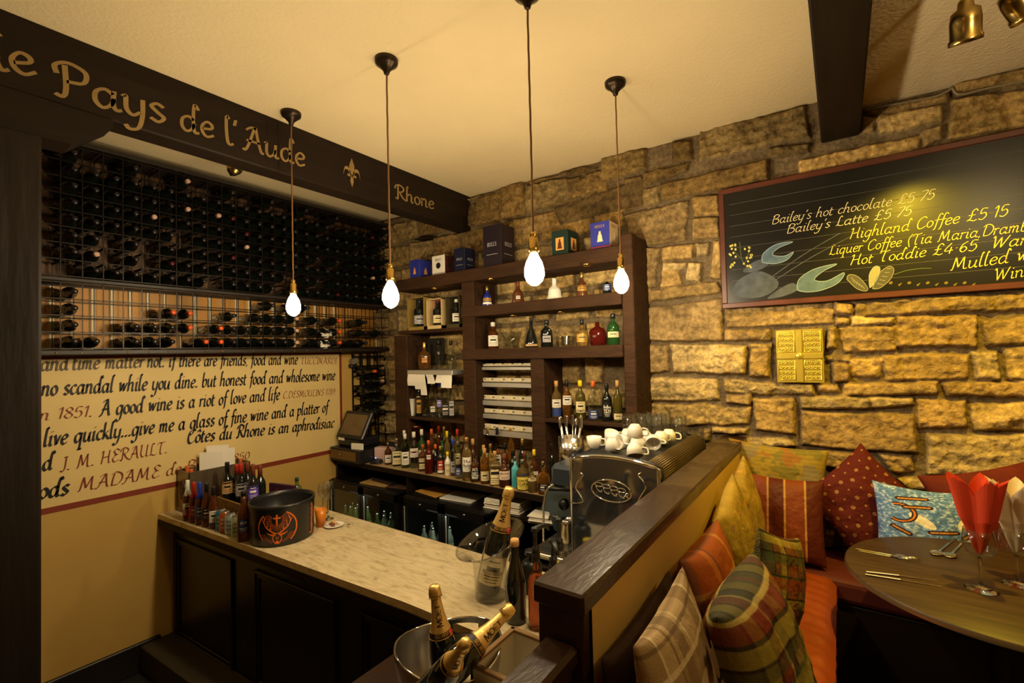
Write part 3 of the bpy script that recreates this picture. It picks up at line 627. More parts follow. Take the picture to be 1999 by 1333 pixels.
# ================================================================== back counter, fridges
WTOP = mat('worn_worktop', srgb(176, 150, 104), .4, noise=.25, nscale=5, coat=.2)
bc = thing('back_counter', 'long worn back counter carrying the spirits under the shelves', 'counter', (0, 0, 0))
BF = -.52; XE = 2.58
MB().box((0.005, BF, CT - .045), (XE, -.03, CT), DARKWOOD, .004).build('edge', bc); MB().box((0.01, BF + .004, CT), (XE, -.035, CT + .004), WTOP).build('worktop', bc)
MB().box((.005, -.06, .0), (XE, -.04, CT - .045), BLACKP).build('back_panel', bc)
for x in (.008, .985, 1.955): MB().box((x, BF + .02, 0), (x + .025, -.06, CT - .045), BARBLACK).build('divider', bc)
MB().box((1.98, BF + .02, .93), (XE, -.06, .955), BARBLACK).build('shelf', bc)
MB().box((1.98, BF + .02, .6), (XE, -.06, .625), BARBLACK).build('shelf', bc)
FR = mat('fridge_black', srgb(22, 20, 20), .3); FRG = thin_glass('fridge_glass', (.8, .86, .84), .03, 1.4)
def fridge(x0, x1, lab, stock):
    y0, z1 = -.6, .965; t = thing('bar_fridge', lab, 'fridge', (x0, y0, 0), 0, 'glass fronted bar fridges'); w_ = x1 - x0
    b = MB(); b.box((0, .03, .08), (w_, .035 + .46, .1), FR); b.box((0, .03, z1 - .05), (w_, .5, z1), FR, .004); b.box((0, .03, .08), (.02, .5, z1), FR); b.box((w_ - .02, .03, .08), (w_, .5, z1), FR); b.box((0, .48, .08), (w_, .5, z1), FR); b.box((0, .03, .5), (w_, .46, .508), STEEL); b.box((0, .05, 0), (w_, .48, .08), FR)
    b.build('cabinet', t)
    for i in range(2):
        a, c = i * w_ / 2 + .006, (i + 1) * w_ / 2 - .006
        d = MB(); d.box((a, 0, .09), (a + .035, .03, z1 - .004), FR, .003); d.box((c - .035, 0, .09), (c, .03, z1 - .004), FR, .003); d.box((a, 0, z1 - .075), (c, .03, z1 - .004), FR, .003); d.box((a, 0, .09), (c, .03, .14), FR, .003)
        D = d.build('door', t); MB().box((a + .035, .01, .14), (c - .035, .016, z1 - .075), FRG).build('glass_pane', D)
        MB().lathe([(.012, 0), (.012, .006), (.001, .008)], 12, STEEL, TR(((a + c) / 2, 0, z1 - .04)) @ RX(rad(90))).build('lock', D)
        MB().box((a + .034, -.004, .12), (a + .046, 0.002, z1 - .08), ALU, .002).build('edge_strip', D)
    lamp('fridge_light', 'AREA', (x0 + w_ / 2, y0 + .1, z1 - .06), 1.5, (.95, 1, .8), .3)
    n = 0
    for (sx, sy, kind) in stock:
        n += 1; o = fridge_bottle(kind); o.location = (x0 + sx, y0 + sy, .509); yield o, n
FBP = {}
def fridge_bottle(k):
    if k in FBP: return copy_tree(FBP[k])
    body = {'g': mat('green_bottle', (.25, .4, .12), .05, trans=.7, ior=1.3), 'c': mat('pale_bottle', (.75, .8, .68), .05, trans=.7, ior=1.3)}[k]
    o = MB().lathe([(.03, 0), (.031, .004), (.031, .11), (.026, .135), (.013, .16), (.012, .21), (.001, .211)], 14, body).build('bottle')
    MB().lathe([(.0316, .03), (.0316, .09)], 14, CREAMP if k == 'c' else mat('lime_label', srgb(190, 190, 110), .5), caps=False).build('label', o)
    MB().lathe([(.0135, .196), (.0135, .214), (.001, .215)], 10, STEEL).build('cap', o)
    FBP[k] = o; return o
for (x0, x1, lab, nm, st) in ((.035, .98, 'left glass fronted bar fridge with pale bottles inside', 'left', [(.12 + .075 * i, .09 + .08 * j, 'g') for i in range(4) for j in range(2)] + [(.58 + .09 * i, .09 + .08 * j, 'c' if i % 2 else 'g') for i in range(4) for j in range(2)]),
                              (1.02, 1.93, 'right glass fronted bar fridge with two clear bottles and glassware', 'right', [(.16 + .1 * i, .1 + .09 * j, 'c') for i in range(3) for j in range(2)])):
    for o, n in fridge(x0, x1, lab, st): tag(o, '%s bottle in the %s bar fridge, %s from the left' % ('green' if 'g' in [st[n - 1][2]] else 'clear labelled', nm, (ORD[(n - 1) // 2] + ' column ' + ('front' if n % 2 else 'back'))), 'bottle', 'bottles in the bar fridges')
# ================================================================== bar counter
MARB = None
def marble():
    M = mat('marble_top', srgb(206, 186, 146), .22, spec=.5); nt = M.node_tree; b = nt.nodes['Principled BSDF']
    tc = nt.nodes.new('ShaderNodeTexCoord'); mp = nt.nodes.new('ShaderNodeMapping'); mp.inputs['Scale'].default_value = (3.5, 16, 5); mp.inputs['Rotation'].default_value = (0, 0, .25)
    n = nt.nodes.new('ShaderNodeTexNoise'); n.inputs['Scale'].default_value = 2.2; n.inputs['Detail'].default_value = 9; n.inputs['Roughness'].default_value = .68; n.inputs['Distortion'].default_value = 1.2
    r = nt.nodes.new('ShaderNodeValToRGB'); e = r.color_ramp.elements; e[0].position = .3; e[0].color = (*srgb(150, 134, 106), 1); e[1].position = .6; e[1].color = (*srgb(212, 194, 156), 1)
    q = e.new(.45); q.color = (*srgb(196, 178, 140), 1)
    nt.links.new(tc.outputs['Object'], mp.inputs[0]); nt.links.new(mp.outputs[0], n.inputs['Vector']); nt.links.new(n.outputs[0], r.inputs[0]); nt.links.new(r.outputs[0], b.inputs['Base Color']); return M
MARB = marble()
HW0, HW1 = 3.39, 3.5
bar = thing('bar_counter', 'black panelled bar counter with a veined marble top', 'bar counter', (0, 0, 0))
yf0, yf1, yb, zt = -1.925, -1.80, -1.235, 1.024
def yfr(x): return yf0 + (yf1 - yf0) * min(x / 2.4, 1)
sa = onZ(740, 1026, zt); sb = onZ(592, 1084, zt)
MB().prism([(0.003, yfr(0)), (sb.x + (sb.x - sa.x) * .2, yfr(sb.x)), (sa.x, yb), (0.003, yb)], zt - .035, zt, MARB).build('marble_slab', bar)
MB().prism([(sb.x + (sb.x - sa.x) * .2 + .003, yfr(sb.x)), (2.4, yf1), (HW0 - .005, yf1), (HW0 - .005, yb), (sa.x + .003, yb)], zt - .035, zt, MARB).build('marble_slab', bar)
ed = MB(); ed.prism([(0.003, yfr(0) - .004), (2.4, yf1 - .004), (HW0 - .005, yf1 - .004), (HW0 - .005, yf1 + .03), (2.4, yf1 + .03), (0.003, yfr(0) + .03)], zt - .075, zt - .036, DARKWOOD); ed.build('edge_moulding', bar)
ang = math.atan2(yf1 - yf0, 2.4); FM = TR((0, yf0 + .085, 0)) @ RZ(ang)
bd = MB(); bd.box((0.01, 0, 0.02), (2.42, .03, zt - .075), BARBLACK, .002, FM); bd.box((2.4, yf1 + .085, 0.02), (HW0 - .004, yf1 + .115, zt - .075), BARBLACK); bd.box((.005, yb + .03, 0.02), (HW0 - .004, yb + .05, zt - .04), BARBLACK); bd.build('carcass', bar)
for (a, b) in ((.075, .83), (1.08, 1.83), (2.02, 2.38)):
    p = MB()
    for k, (o, t_k) in enumerate(((0, .018), (.022, .010))):
        lo, hi, zb_, zt_ = a + o, b - o, .16 + o, .845 - o; w_ = .02
        p.box((lo, -t_k, zb_), (lo + w_, 0, zt_), BARBLACK, .004, FM); p.box((hi - w_, -t_k, zb_), (hi, 0, zt_), BARBLACK, .004, FM); p.box((lo, -t_k, zt_ - w_), (hi, 0, zt_), BARBLACK, .004, FM); p.box((lo, -t_k, zb_), (hi, 0, zb_ + w_), BARBLACK, .004, FM)
    p.build('panel_moulding', bar)
MB().box((0.01, -.2, 0.0), (2.42, 0.0, .17), mat('plinth_paint', srgb(58, 52, 40), .5), .008, FM).build('plinth', bar)
# raised half wall between bar and dining level
hw = struct(MB().box((HW0, -2.22, 0), (HW1, 0, 1.5), CREAM).build('partition')); tag(hw, 'low cream partition with a dark wooden cap beside the banquette', 'partition', kind='structure')
MB().box((HW0 - .02, -2.262, 1.5), (HW1 + .008, 0, 1.55), CAPWOOD, .006).build('cap', hw, label='scuffed varnished dark cap'); MB().box((HW0 - .012, -2.25, 0), (HW1, -2.2, 1.5), CAPWOOD, .004).build('end_post', hw, label='dark wooden end post')
rl_ = struct(MB().box((HW0 + .01, -3.6, 1.385), (HW1 - .012, -2.25, 1.43), CAPWOOD, .01).build('handrail')); tag(rl_, 'dark varnished rail running from the partition post towards the camera', 'rail', kind='structure')
MB().box((HW0 + .03, -3.6, 1.345), (HW1 - .03, -2.25, 1.385), CAPWOOD, .006).box((HW0 + .035, -3.6, .5), (HW1 - .04, -2.25, 1.35), BARBLACK).build('rail_panel', rl_)
# ================================================================== bottles
def depth(p): return (Vector(p) - CAM).dot(FWD)
GC = {'clear': thin_glass('clear_spirit', (.86, .89, .87), .04, 1.6), 'green': mat('green_glass', (.06, .22, .05), .05, trans=.75, ior=1.3, coat=.3), 'brown': mat('brown_glass', (.16, .045, .012), .05, trans=.6, ior=1.3, coat=.3),
      'amber': mat('amber_spirit', (.75, .32, .06), .03, trans=.9, ior=1.3), 'gold': mat('pale_gold_spirit', (.9, .62, .2), .03, trans=.9, ior=1.3), 'dark': mat('near_black_glass', (.008, .01, .009), .06, coat=.5), 'blue': mat('cobalt_ceramic', srgb(34, 48, 150), .15, coat=.5),
      'teal': mat('turquoise_glass', srgb(90, 190, 205), .12, trans=.3), 'white': WHITE, 'red': mat('dark_red_liqueur', (.22, .02, .012), .04, trans=.7, ior=1.3), 'bronze': mat('brown_glazed_china', srgb(92, 52, 30), .2, coat=.4), 'olive': mat('olive_glass', (.16, .13, .02), .05, trans=.6, ior=1.3, coat=.3), 'mint': thin_glass('pale_green_glass', (.55, .78, .62), .04, 1.6)}
LC = {'cream': CREAMP, 'white': PAPER, 'black': mat('black_label', srgb(18, 17, 17), .5), 'orange': mat('apricot_label', srgb(224, 158, 82), .55), 'pink': mat('blush_label', srgb(228, 200, 180), .55), 'yellow': mat('lemon_label', srgb(232, 208, 92), .55), 'red': mat('red_label', srgb(164, 36, 28), .5), 'blue': mat('navy_label', srgb(40, 60, 120), .5), 'gold': mat('gold_label', srgb(196, 150, 70), .4, metal=.4), 'purple': mat('violet_label', srgb(92, 70, 176), .45), 'grey': mat('grey_label', srgb(170, 166, 170), .5), 'tan': mat('tan_label', srgb(206, 164, 110), .5)}
KC = {'white': mat('white_cap', srgb(232, 228, 216), .4), 'black': BLACKP, 'gold': mat('gold_foil', (.8, .55, .16), .3, metal=.9), 'cork': mat('cork', srgb(200, 152, 92), .7), 'orange': mat('orange_cap', srgb(206, 96, 40), .4), 'red': mat('red_cap', srgb(176, 44, 30), .4), 'yellow': mat('yellow_cap', srgb(238, 206, 30), .4), 'blue': mat('blue_cap', srgb(40, 66, 190), .4), 'silver': STEEL, 'green': mat('green_cap', srgb(24, 60, 40), .4), 'lav': mat('lavender_cap', srgb(176, 180, 206), .4), 'brown': mat('brown_cap', srgb(120, 60, 34), .5)}
PR = {  # radius share, height share: body .. neck
 'whisky': ([(.9, 0), (1, .015), (1, .56), (.93, .62), (.6, .69), (.38, .74), (.33, .8), (.33, .92), (.38, .925), (.38, .94)], 0), 'square': ([(.92, 0), (1, .02), (1, .58), (.9, .64), (.5, .7), (.34, .74), (.32, .93)], 5),
 'wine': ([(.94, 0), (1, .015), (1, .6), (.88, .67), (.5, .75), (.4, .8), (.37, .97)], 0), 'champ': ([(.92, 0), (1, .02), (1, .45), (.9, .54), (.6, .68), (.42, .78), (.34, .9), (.36, .92)], 0),
 'squat': ([(.9, 0), (1, .02), (1, .5), (.9, .57), (.5, .64), (.3, .7), (.3, .9)], 0), 'cone': ([(.95, 0), (1, .03), (.96, .2), (.6, .5), (.3, .68), (.24, .75), (.24, .95)], 0), 'bell': ([(.98, 0), (1, .03), (.93, .08), (.78, .2), (.72, .42), (.6, .55), (.45, .6), (.3, .66), (.24, .72), (.24, .86)], 0),
 'orb': ([(.75, 0), (.92, .05), (1, .22), (1, .48), (.85, .6), (.45, .66), (.26, .7), (.26, .85)], 0), 'tall': ([(.94, 0), (1, .01), (1, .62), (.8, .7), (.42, .75), (.36, .8), (.36, .95)], 0), 'beer': ([(.94, 0), (1, .02), (1, .52), (.85, .62), (.5, .72), (.42, .78), (.4, .96)], 0), 'jug': ([(.9, 0), (1, .03), (1, .7), (.9, .75), (.5, .8), (.4, .9)], 0)}
def prad(pr, t):
    for (r0, z0), (r1, z1) in zip(pr, pr[1:]):
        if z0 <= t <= z1: return r0 + (r1 - r0) * (t - z0) / max(z1 - z0, 1e-6)
    return pr[-1][0]
def bottle(p, h, r, prof, glass, cap, lab=None, lz=(.12, .45), text=None, label='', cat='bottle', group=None, name='bottle', flat_=1, yaw=None, neck=None, lab2=None, la=62, tcol=None, X=None, capz=None):
    pr, sq = PR[prof]; n = 20
    b = MB().lathe([(.001, .004 * h)] + [(k * r, z * h) for k, z in pr] + [(.001, pr[-1][1] * h)], n, GC[glass], sq=sq, caps=False, sx=flat_)
    o = b.build(name); zt_ = pr[-1][1]; rt = pr[-1][0] * r
    if cap:
        z0 = (capz or min(zt_ - .1, .9)); zz = [z0] + [z for k, z in pr if z0 < z < zt_] + [min(zt_, .985)]; rc = max(pr[-1][0] * r * 1.08, .0115)
        MB().lathe([(max(prad(pr, z) * r * 1.06, rc if z > zt_ - .12 else 0), z * h) for z in zz] + [(rc, h * .985), (rc * .85, h), (.001, h)], 14, KC[cap]).build('cap', o)
    def patch(mb, a0, a1, z0, z1, M, off):
        def fn(u, v):
            a = a0 + (a1 - a0) * u; z = z0 + (z1 - z0) * v; rr = prad(pr, z) * r * 1.012 + off
            c, s = math.cos(a), math.sin(a)
            if sq: e = 2 / sq; c = math.copysign(abs(c) ** e, c); s = math.copysign(abs(s) ** e, s)
            return Vector((rr * c * flat_, rr * s, z * h))
        mb.grid(fn, 12, 3, M)
    if lab:
        mb = MB(); patch(mb, -rad(la), rad(la), lz[0], lz[1], LC[lab], 0)
        tc = tcol or (LC['white'] if lab in ('black', 'blue', 'purple', 'red') else INK); H = lz[1] - lz[0]
        for k, (a, zc, hh) in enumerate(((26, .82, .05), (38, .3, .03), (32, .2, .025), (24, .1, .025))):
            if text and k == 0: continue
            patch(mb, -rad(a), rad(a), lz[0] + H * zc, lz[0] + H * (zc + hh), tc, .0004)
        words = text.split('|') if text else ['']
        for i, wd in enumerate(words):
            if not wd: patch(mb, -rad(30), rad(30), lz[0] + H * .5, lz[0] + H * .66, tc, .0004); continue
            zc = lz[0] + H * (.62 - .26 * i); a_ = rad(la * (.42 if sq else .72)); k_ = r * 1.012
            def fn(x, y):
                a = -a_ + x; z = zc * h + y; rr = prad(pr, min(max(z / h, 0), 1)) * r * 1.012 + .0008
                if sq: return Vector((rr * flat_ + .0006, -.72 * r + x * r, z))
                return Vector((rr * math.cos(a) * flat_, rr * math.sin(a), z))
            write(mb, wd, fn, 1.44 if sq else 2 * a_, H * h * .11, .24, 40, tc, .6, k=3)
        mb.build('paper_label', o)
    if lab2: mb = MB(); patch(mb, -rad(58), rad(58), lab2[1], lab2[2], LC[lab2[0]], 0); mb.build('lower_label', o)
    if neck: mb = MB(); patch(mb, -math.pi, math.pi, neck[1], neck[2], LC[neck[0]], .0004); mb.build('neck_band', o)
    o.location = p; o.rotation_euler = (0, 0, yaw_to_cam(p) if yaw is None else yaw)
    if X: o.matrix_world = X @ o.matrix_world
    if cat: tag(o, label, cat, group)
    return o
def spirit(px, top, w_, prof, glass, cap, lab, lz, label, z, base=None, y=None, group=None, text=None, **k):
    p = onZ(px, base, z) if y is None else Vector((onY(px, 700, y)))
    if y is not None:
        for _ in range(4): p = Vector((p.x, y, z)); q = onY(px, proj_y(p), y); p = Vector((q.x, y, z))
    p = Vector((p.x, p.y, z)); r = w_ * depth(p) / F / 2
    if y is None: p += away(p) * r * .8
    h = zat(p, top) - z
    return bottle(p, h, r, prof, glass, cap, lab, lz, text, label, group=group, **k)
def away(p): v = Vector((p[0] - CAM.x, p[1] - CAM.y, 0)); return v.normalized()
def proj_y(p): d = Vector(p) - CAM; return CY - F * d.dot(UP) / d.dot(FWD)
def cr(o, s): return lambda x, y=None: (o[0] + x / s) if y is None else (o[0] + x / s, o[1] + y / s)
# ---- spirits along the back counter (crop frame 740,820 at 5.26)
A, B, K = 740, 820, 5.26; ZC_ = CT + .004; GR = 'spirits on the back counter'
front = [
 (95, 458, 230, 72, 'whisky', 'brown', 'silver', 'white', (.1, .45), 'small dark coffee liqueur with white label, leftmost on the back counter', {}),
 (185, 474, 185, 92, 'square', 'clear', 'silver', 'cream', (.08, .55), 'clear square gin bottle with large cream label at the counter end', {}),
 (278, 492, 140, 88, 'tall', 'mint', 'white', 'white', (.1, .48), 'pale green glass bottle with white cap and white label', {}),
 (366, 490, 118, 92, 'whisky', 'clear', 'white', 'white', (.3, .55), 'clear rum bottle with red and white label and white cap', dict(lab2=('red', .42, .48))),
 (452, 525, 250, 100, 'square', 'brown', 'orange', 'cream', (.1, .5), 'square brown orange-liqueur bottle with narrow cream label', dict(la=30)),
 (546, 547, 205, 86, 'wine', 'red', 'orange', 'white', (.45, .58), 'dark red bottle with a long orange neck and small white label', dict(la=30)),
 (640, 549, 262, 76, 'whisky', 'dark', 'gold', 'red', (.12, .5), 'dark bottle with a red and white banded label', dict(lab2=('white', .05, .14))),
 (709, 572, 325, 64, 'whisky', 'white', 'yellow', 'cream', (.1, .6), 'small bitters bottle in oversized cream paper with a yellow cap', dict(text='BITTERS')),
 (762, 575, 195, 58, 'tall', 'clear', 'blue', 'grey', (.1, .4), 'slim clear bottle with a bright blue cap', {}),
 (815, 603, 215, 76, 'whisky', 'clear', 'silver', 'blue', (.1, .3), 'clear vodka bottle with small navy label', {}),
 (886, 633, 180, 102, 'tall', 'gold', 'gold', 'white', (.22, .55), 'tall pale malt bottle with white label and a white neck tag', dict(text='The|Macallan')),
 (986, 638, 345, 88, 'square', 'brown', 'black', 'black', (.08, .62), 'square black-labelled whiskey bottle with white lettering', dict(text="JACK|DANIEL'S|No7")),
 (1077, 664, 290, 96, 'whisky', 'amber', 'cork', 'cream', (.1, .36), 'brown bourbon bottle with a cream lower label and cork', {}),
 (1180, 684, 322, 112, 'square', 'gold', 'cork', 'cream', (.06, .62), 'square bottle with a tall cream label and pale cork', dict(la=40)),
 (1300, 694, 342, 124, 'squat', 'brown', 'brown', 'pink', (.24, .5), 'squat dark whiskey bottle with a blush pink label', dict(text='MICHTERS')),
 (1415, 705, 372, 84, 'square', 'teal', 'silver', None, (.2, .5), 'turquoise bottle directly left of the lemon-labelled one', {}),
 (1456, 728, 400, 134, 'whisky', 'gold', 'silver', 'yellow', (.05, .45), 'round shouldered bottle with a lemon yellow label', dict(text='LEMON|GIN', neck=('blue', .5, .56))),
 (1575, 748, 470, 96, 'squat', 'gold', 'silver', 'cream', (.45, .58), 'short round amber bottle with a small cream shoulder label', {}),
 (1688, 768, 420, 132, 'squat', 'amber', 'silver', 'black', (.1, .34), 'wide amber rum bottle with white lettering beside the grinder', {})]
for (x, bs, tp, w_, pf, gl, cp, lb, lz, tx, kw) in front:
    spirit(A + x / K, B + tp / K, w_ / K, pf, gl, cp, lb, lz, tx, ZC_, base=B + bs / K, group=GR, **kw)
back = [
 (262, 105, 75, 'tall', 'mint', 'white', -.33, 'pale green bottle, white capped, second row behind the square gin bottle'), (432, 95, 84, 'whisky', 'green', 'white', -.33, 'green bottle with tall white cap behind the brown square bottle'),
 (380, 120, 70, 'whisky', 'clear', 'black', -.24, 'clear bottle with black cap behind the rum bottle'),
 (545, 90, 80, 'tall', 'brown', 'orange', -.3, 'brown bottle with a red-orange foil top, rear row'), (620, 55, 70, 'wine', 'brown', 'red', -.22, 'tall bottle with thin red and white neck, rear row'), (675, 65, 66, 'tall', 'olive', 'gold', -.26, 'tall olive bottle with a long gold neck, rear row'),
 (690, 112, 62, 'tall', 'gold', 'yellow', -.38, 'pale bottle with yellow-gold neck behind the bitters'), (735, 130, 60, 'wine', 'dark', 'black', -.3, 'slim near-black bottle behind the blue-capped one'), (822, 92, 70, 'tall', 'olive', 'red', -.33, 'bottle with a red and white striped neck in front of the middle post'),
 (628, 160, 74, 'wine', 'green', 'black', -.4, 'dark green bottle with black neck behind the red labelled one'), (585, 250, 66, 'whisky', 'dark', 'orange', -.42, 'dark bottle with an orange cap beside the long orange neck'), (876, 150, 80, 'whisky', 'brown', 'brown', -.3, 'brown bottle with a rusty top behind the white tagged malt'),
 (970, 190, 80, 'whisky', 'brown', 'cork', -.4, 'brown bottle with a pale cork and white neck behind the black label'), (1050, 160, 66, 'tall', 'green', 'black', -.26, 'green and black topped bottle against the shelf post'), (1110, 70, 120, 'cone', 'clear', 'gold', -.24, 'clear conical bottle with a gold neck, rear row'),
 (1222, 75, 92, 'cone', 'clear', 'black', -.26, 'clear long-necked decanter bottle, rear row'), (1365, 75, 80, 'wine', 'amber', 'gold', -.22, 'tall amber bottle with a gold top and round medallion'), (1480, 190, 84, 'whisky', 'dark', 'gold', -.28, 'dark bottle with gold cap, rear row by the third post'),
 (1600, 300, 80, 'whisky', 'brown', 'yellow', -.4, 'brown bottle with a yellow cap in front of the third post'), (1150, 242, 72, 'tall', 'gold', 'gold', -.36, 'pale bottle with gold cap behind the cork topped bourbon'), (1300, 235, 80, 'whisky', 'brown', 'black', -.36, 'brown bottle with black cap behind the blush label'),
 (1348, 318, 72, 'tall', 'dark', 'black', -.43, 'dark bottle with black cap beside the blush label'), (1500, 320, 80, 'whisky', 'amber', 'brown', -.4, 'amber bottle with red-brown foil top behind the lemon label'), (1780, 240, 80, 'whisky', 'dark', 'black', -.24, 'black capped bottle beside the cutlery canister, rear'), (1700, 180, 66, 'wine', 'dark', 'black', -.16, 'purple-black bottle at the wall, right of the third post'),
 (1225, 300, 70, 'whisky', 'clear', 'brown', -.42, 'clear bottle with brown cork behind the square cream label'), (1080, 255, 78, 'whisky', 'gold', 'cork', -.42, 'pale bottle with yellow neck label behind the bourbon')]
for (x, tp, w_, pf, gl, cp, y, tx) in back:
    spirit(A + x / K, B + tp / K, w_ / K, pf, gl, cp, None if gl in ('dark',) else RND.choice(['cream', 'white', None]), (.2, .45), tx, ZC_, y=y, group=GR)
def relax(objs, x0, x1, y0, y1, gap=.0015, it=200):    # nudge upright neighbours apart until none touch
    D = [[o, o.location.copy(), max(max(abs(v.co.x), abs(v.co.y)) for v in o.data.vertices)] for o in objs]
    for _ in range(it):
        for i in range(len(D)):
            for j in range(i):
                d = D[i][1] - D[j][1]; d.z = 0; m_ = D[i][2] + D[j][2] + gap - d.length
                if m_ > 0:
                    d = d.normalized() if d.length > 1e-5 else Vector((1, 0, 0)); D[i][1] += d * m_ * .5; D[j][1] -= d * m_ * .5
        for q in D: q[1].x = min(max(q[1].x, x0 + q[2]), x1 - q[2]); q[1].y = min(max(q[1].y, y0 + q[2]), y1 - q[2])
    for o, p, r in D: o.location = p
relax([o for o in C.objects if o.get('group') == GR], .3, XE, BF + .004, -.07)
t = tag(MB().lathe([(.001, 0), (.045, 0), (.045, .31), (.047, .31), (.047, .33), (.001, .33)], 22, mat('copper', (.5, .2, .09), .3, metal=1)).build('gift_tube', loc=Vector((onY(812, 800, -.24).x, -.24, ZC_))), 'copper coloured whisky tube standing at the back of the counter', 'tube')
# ---- shelf bottles (crop frame 740,400 at 3.844)
A2, B2, K2 = 740, 400, 3.844; z3 = 2.14; z2 = 2.483; G3 = 'bottles on the third shelf'
for (x, tp, w_, pf, gl, cp, lb, lz, tx, kw) in [
 (735, 910, 84, 'square', 'amber', 'white', 'orange', (.1, .44), 'square bottle with an apricot label, first on the third shelf', dict(flat_=.6)),
 (858, 880, 82, 'whisky', 'brown', 'white', 'white', (.1, .5), 'brown bottle with a tall white label and white cap', {}),
 (1145, 850, 100, 'cone', 'dark', 'black', 'tan', (.05, .12), 'blue-black flared bottle beside the glass bowl', {}),
 (1260, 865, 92, 'whisky', 'dark', 'black', 'grey', (.18, .42), 'round shouldered black bottle with a pale label', dict(la=40)),
 (1525, 860, 92, 'squat', 'gold', 'black', 'gold', (.15, .45), 'amber bottle with gold label and dark stopper', {}),
 (1642, 850, 126, 'orb', 'red', None, None, (0, 0), 'round red-brown decanter with a glass stopper', {}),
 (1760, 815, 90, 'whisky', 'green', 'black', 'cream', (.24, .42), 'green malt bottle with a cream band label at the right post', {})]:
    o = spirit(A2 + x / K2, B2 + tp / K2, w_ / K2, pf, gl, cp, lb, lz, tx, z3, y=-.22, group=G3, **kw)
    if pf == 'orb': h_ = max(v[2] for v in [q.co for q in o.data.vertices]); MB().ball((0, 0, h_ + .018), .02, GLASS, 8).build('stopper', o)
def tumbler(r, h, M=GLASS, top=1.15): return MB().lathe([(.001, .002), (r * .9, 0), (r, .004), (r * top, h), (r * top - .002, h), (r - .003, .01), (.001, .01)], 20, M, caps=False)
p = onZ(740 + 995 / K2, 400 + 1075 / K2, z3); p.y = -.2; p.x = onY(740 + 995 / K2, 670, -.2).x
tag(MB().lathe([(.001, .002), (.045, 0), (.05, .004), (.085, .13), (.082, .13), (.046, .01), (.001, .01)], 24, GLASS, caps=False).build('glass_bowl', loc=(p.x, -.2, z3)), 'clear flared glass bowl between the bottles of the third shelf', 'bowl')
for i, (x, y) in enumerate(((1360, -.16), (1400, -.24), (1440, -.17))):
    tag(tumbler(.03, .075).build('tumbler', loc=(onY(740 + x / K2, 660, y).x, y, z3)), ['small clear tumbler on the third shelf, left of three', 'small clear tumbler on the third shelf, nearest the front edge', 'small clear tumbler on the third shelf, right of three'][i], 'glass', 'tumblers on the third shelf')
G2 = 'bell decanters on the second shelf'
for (x, tp, w_, pf, gl, cp, lb, lz, tx, kw) in [
 (812, 610, 92, 'bell', 'blue', 'gold', 'gold', (.26, .42), 'cobalt blue bell decanter with a gold top', dict(lab2=('white', .12, .22))), (1045, 575, 112, 'bell', 'bronze', 'brown', 'white', (.2, .34), 'brown bell decanter with a round white badge', dict(la=22)),
 (1318, 550, 134, 'bell', 'white', 'white', None, (0, 0), 'white china bell decanter with gold rings', dict(neck=('gold', .5, .52), lab2=('gold', .09, .1))), (1525, 505, 104, 'bell', 'bronze', 'gold', 'gold', (.25, .42), 'dark brown bell decanter with gold bands', dict(neck=('gold', .44, .47))),
 (1712, 565, 66, 'jug', 'dark', None, 'blue', (.3, .7), 'small navy figured jug at the end of the second shelf', {})]:
    spirit(A2 + x / K2, B2 + tp / K2, w_ / K2, pf, gl, cp, lb, lz, tx, z2, y=-.2, group=G2, **kw)
# ---- gift boxes on the top shelf
BOXC = {'blue': mat('royal_blue_card', srgb(44, 52, 150), .45), 'white': mat('white_card', srgb(228, 222, 212), .5), 'navy': mat('navy_card', srgb(22, 26, 52), .4), 'plum': mat('dark_plum_card', srgb(34, 24, 34), .4), 'green': mat('bottle_green_card', srgb(16, 42, 36), .4), 'maroon': mat('maroon_card', srgb(60, 24, 26), .5), 'craft': mat('pale_card', srgb(200, 176, 136), .6)}
def giftbox(x0, xe, x1, tp, c1, c2, label, art, yf=-.27, zs=2.785):
    X0, X1 = onY(x0, 500, yf).x, onY(xe, 500, yf).x; yb_ = min(onX(x1, 500, X1).y, -.05); p = Vector((X0, yf, zs)); h = zat(Vector((X1, yf, zs)), tp) - zs; w_ = X1 - X0; d = yb_ - yf
    o = MB().box((0, 0, 0), (w_, d, h), BOXC[c1], .002).build('gift_box', loc=p); tag(o, label, 'box', 'decanter boxes on the top shelf')
    if c2: MB().box((w_, .002, .002), (w_ + .001, d - .002, h - .002), BOXC[c2]).build('side_panel', o)
    mb = MB()
    def fr(x, y): return Vector((x, -.0015, y))
    def rt(x, y): return Vector((w_ + .0025, x, y))
    for fn, W in ((fr, w_), (rt, d)):
        art(mb, fn, W, h)
    mb.build('printed_front', o); return o
def bellart(mb, fn, W, h, M=None, panel=None):
    M = M or LC['gold']; c = W / 2
    if panel: mb.add([fn(c - W * .25, h * .25), fn(c + W * .25, h * .25), fn(c + W * .25, h * .72), fn(c - W * .25, h * .72)], [(0, 1, 2, 3)], panel); fn2 = lambda x, y: fn(x, y) + (fn(0, 0) - fn(0, 0)); 
    e = (fn(0, 0) + Vector((0, 0, 0)))
    pts = [(-.16, .3), (.16, .3), (.12, .38), (.1, .52), (.05, .58), (.05, .66), (-.05, .66), (-.05, .58), (-.1, .52), (-.12, .38)]
    k = .0008; off = Vector((0, -k, 0)) if fn(1, 0).x != fn(0, 0).x else Vector((k, 0, 0))
    o = [fn(c + a * W, b * h) + off for a, b in pts]; mb.add([fn(c, h * .45) + off] + o, [(0, i + 1, (i + 1) % len(o) + 1) for i in range(len(o))], M)
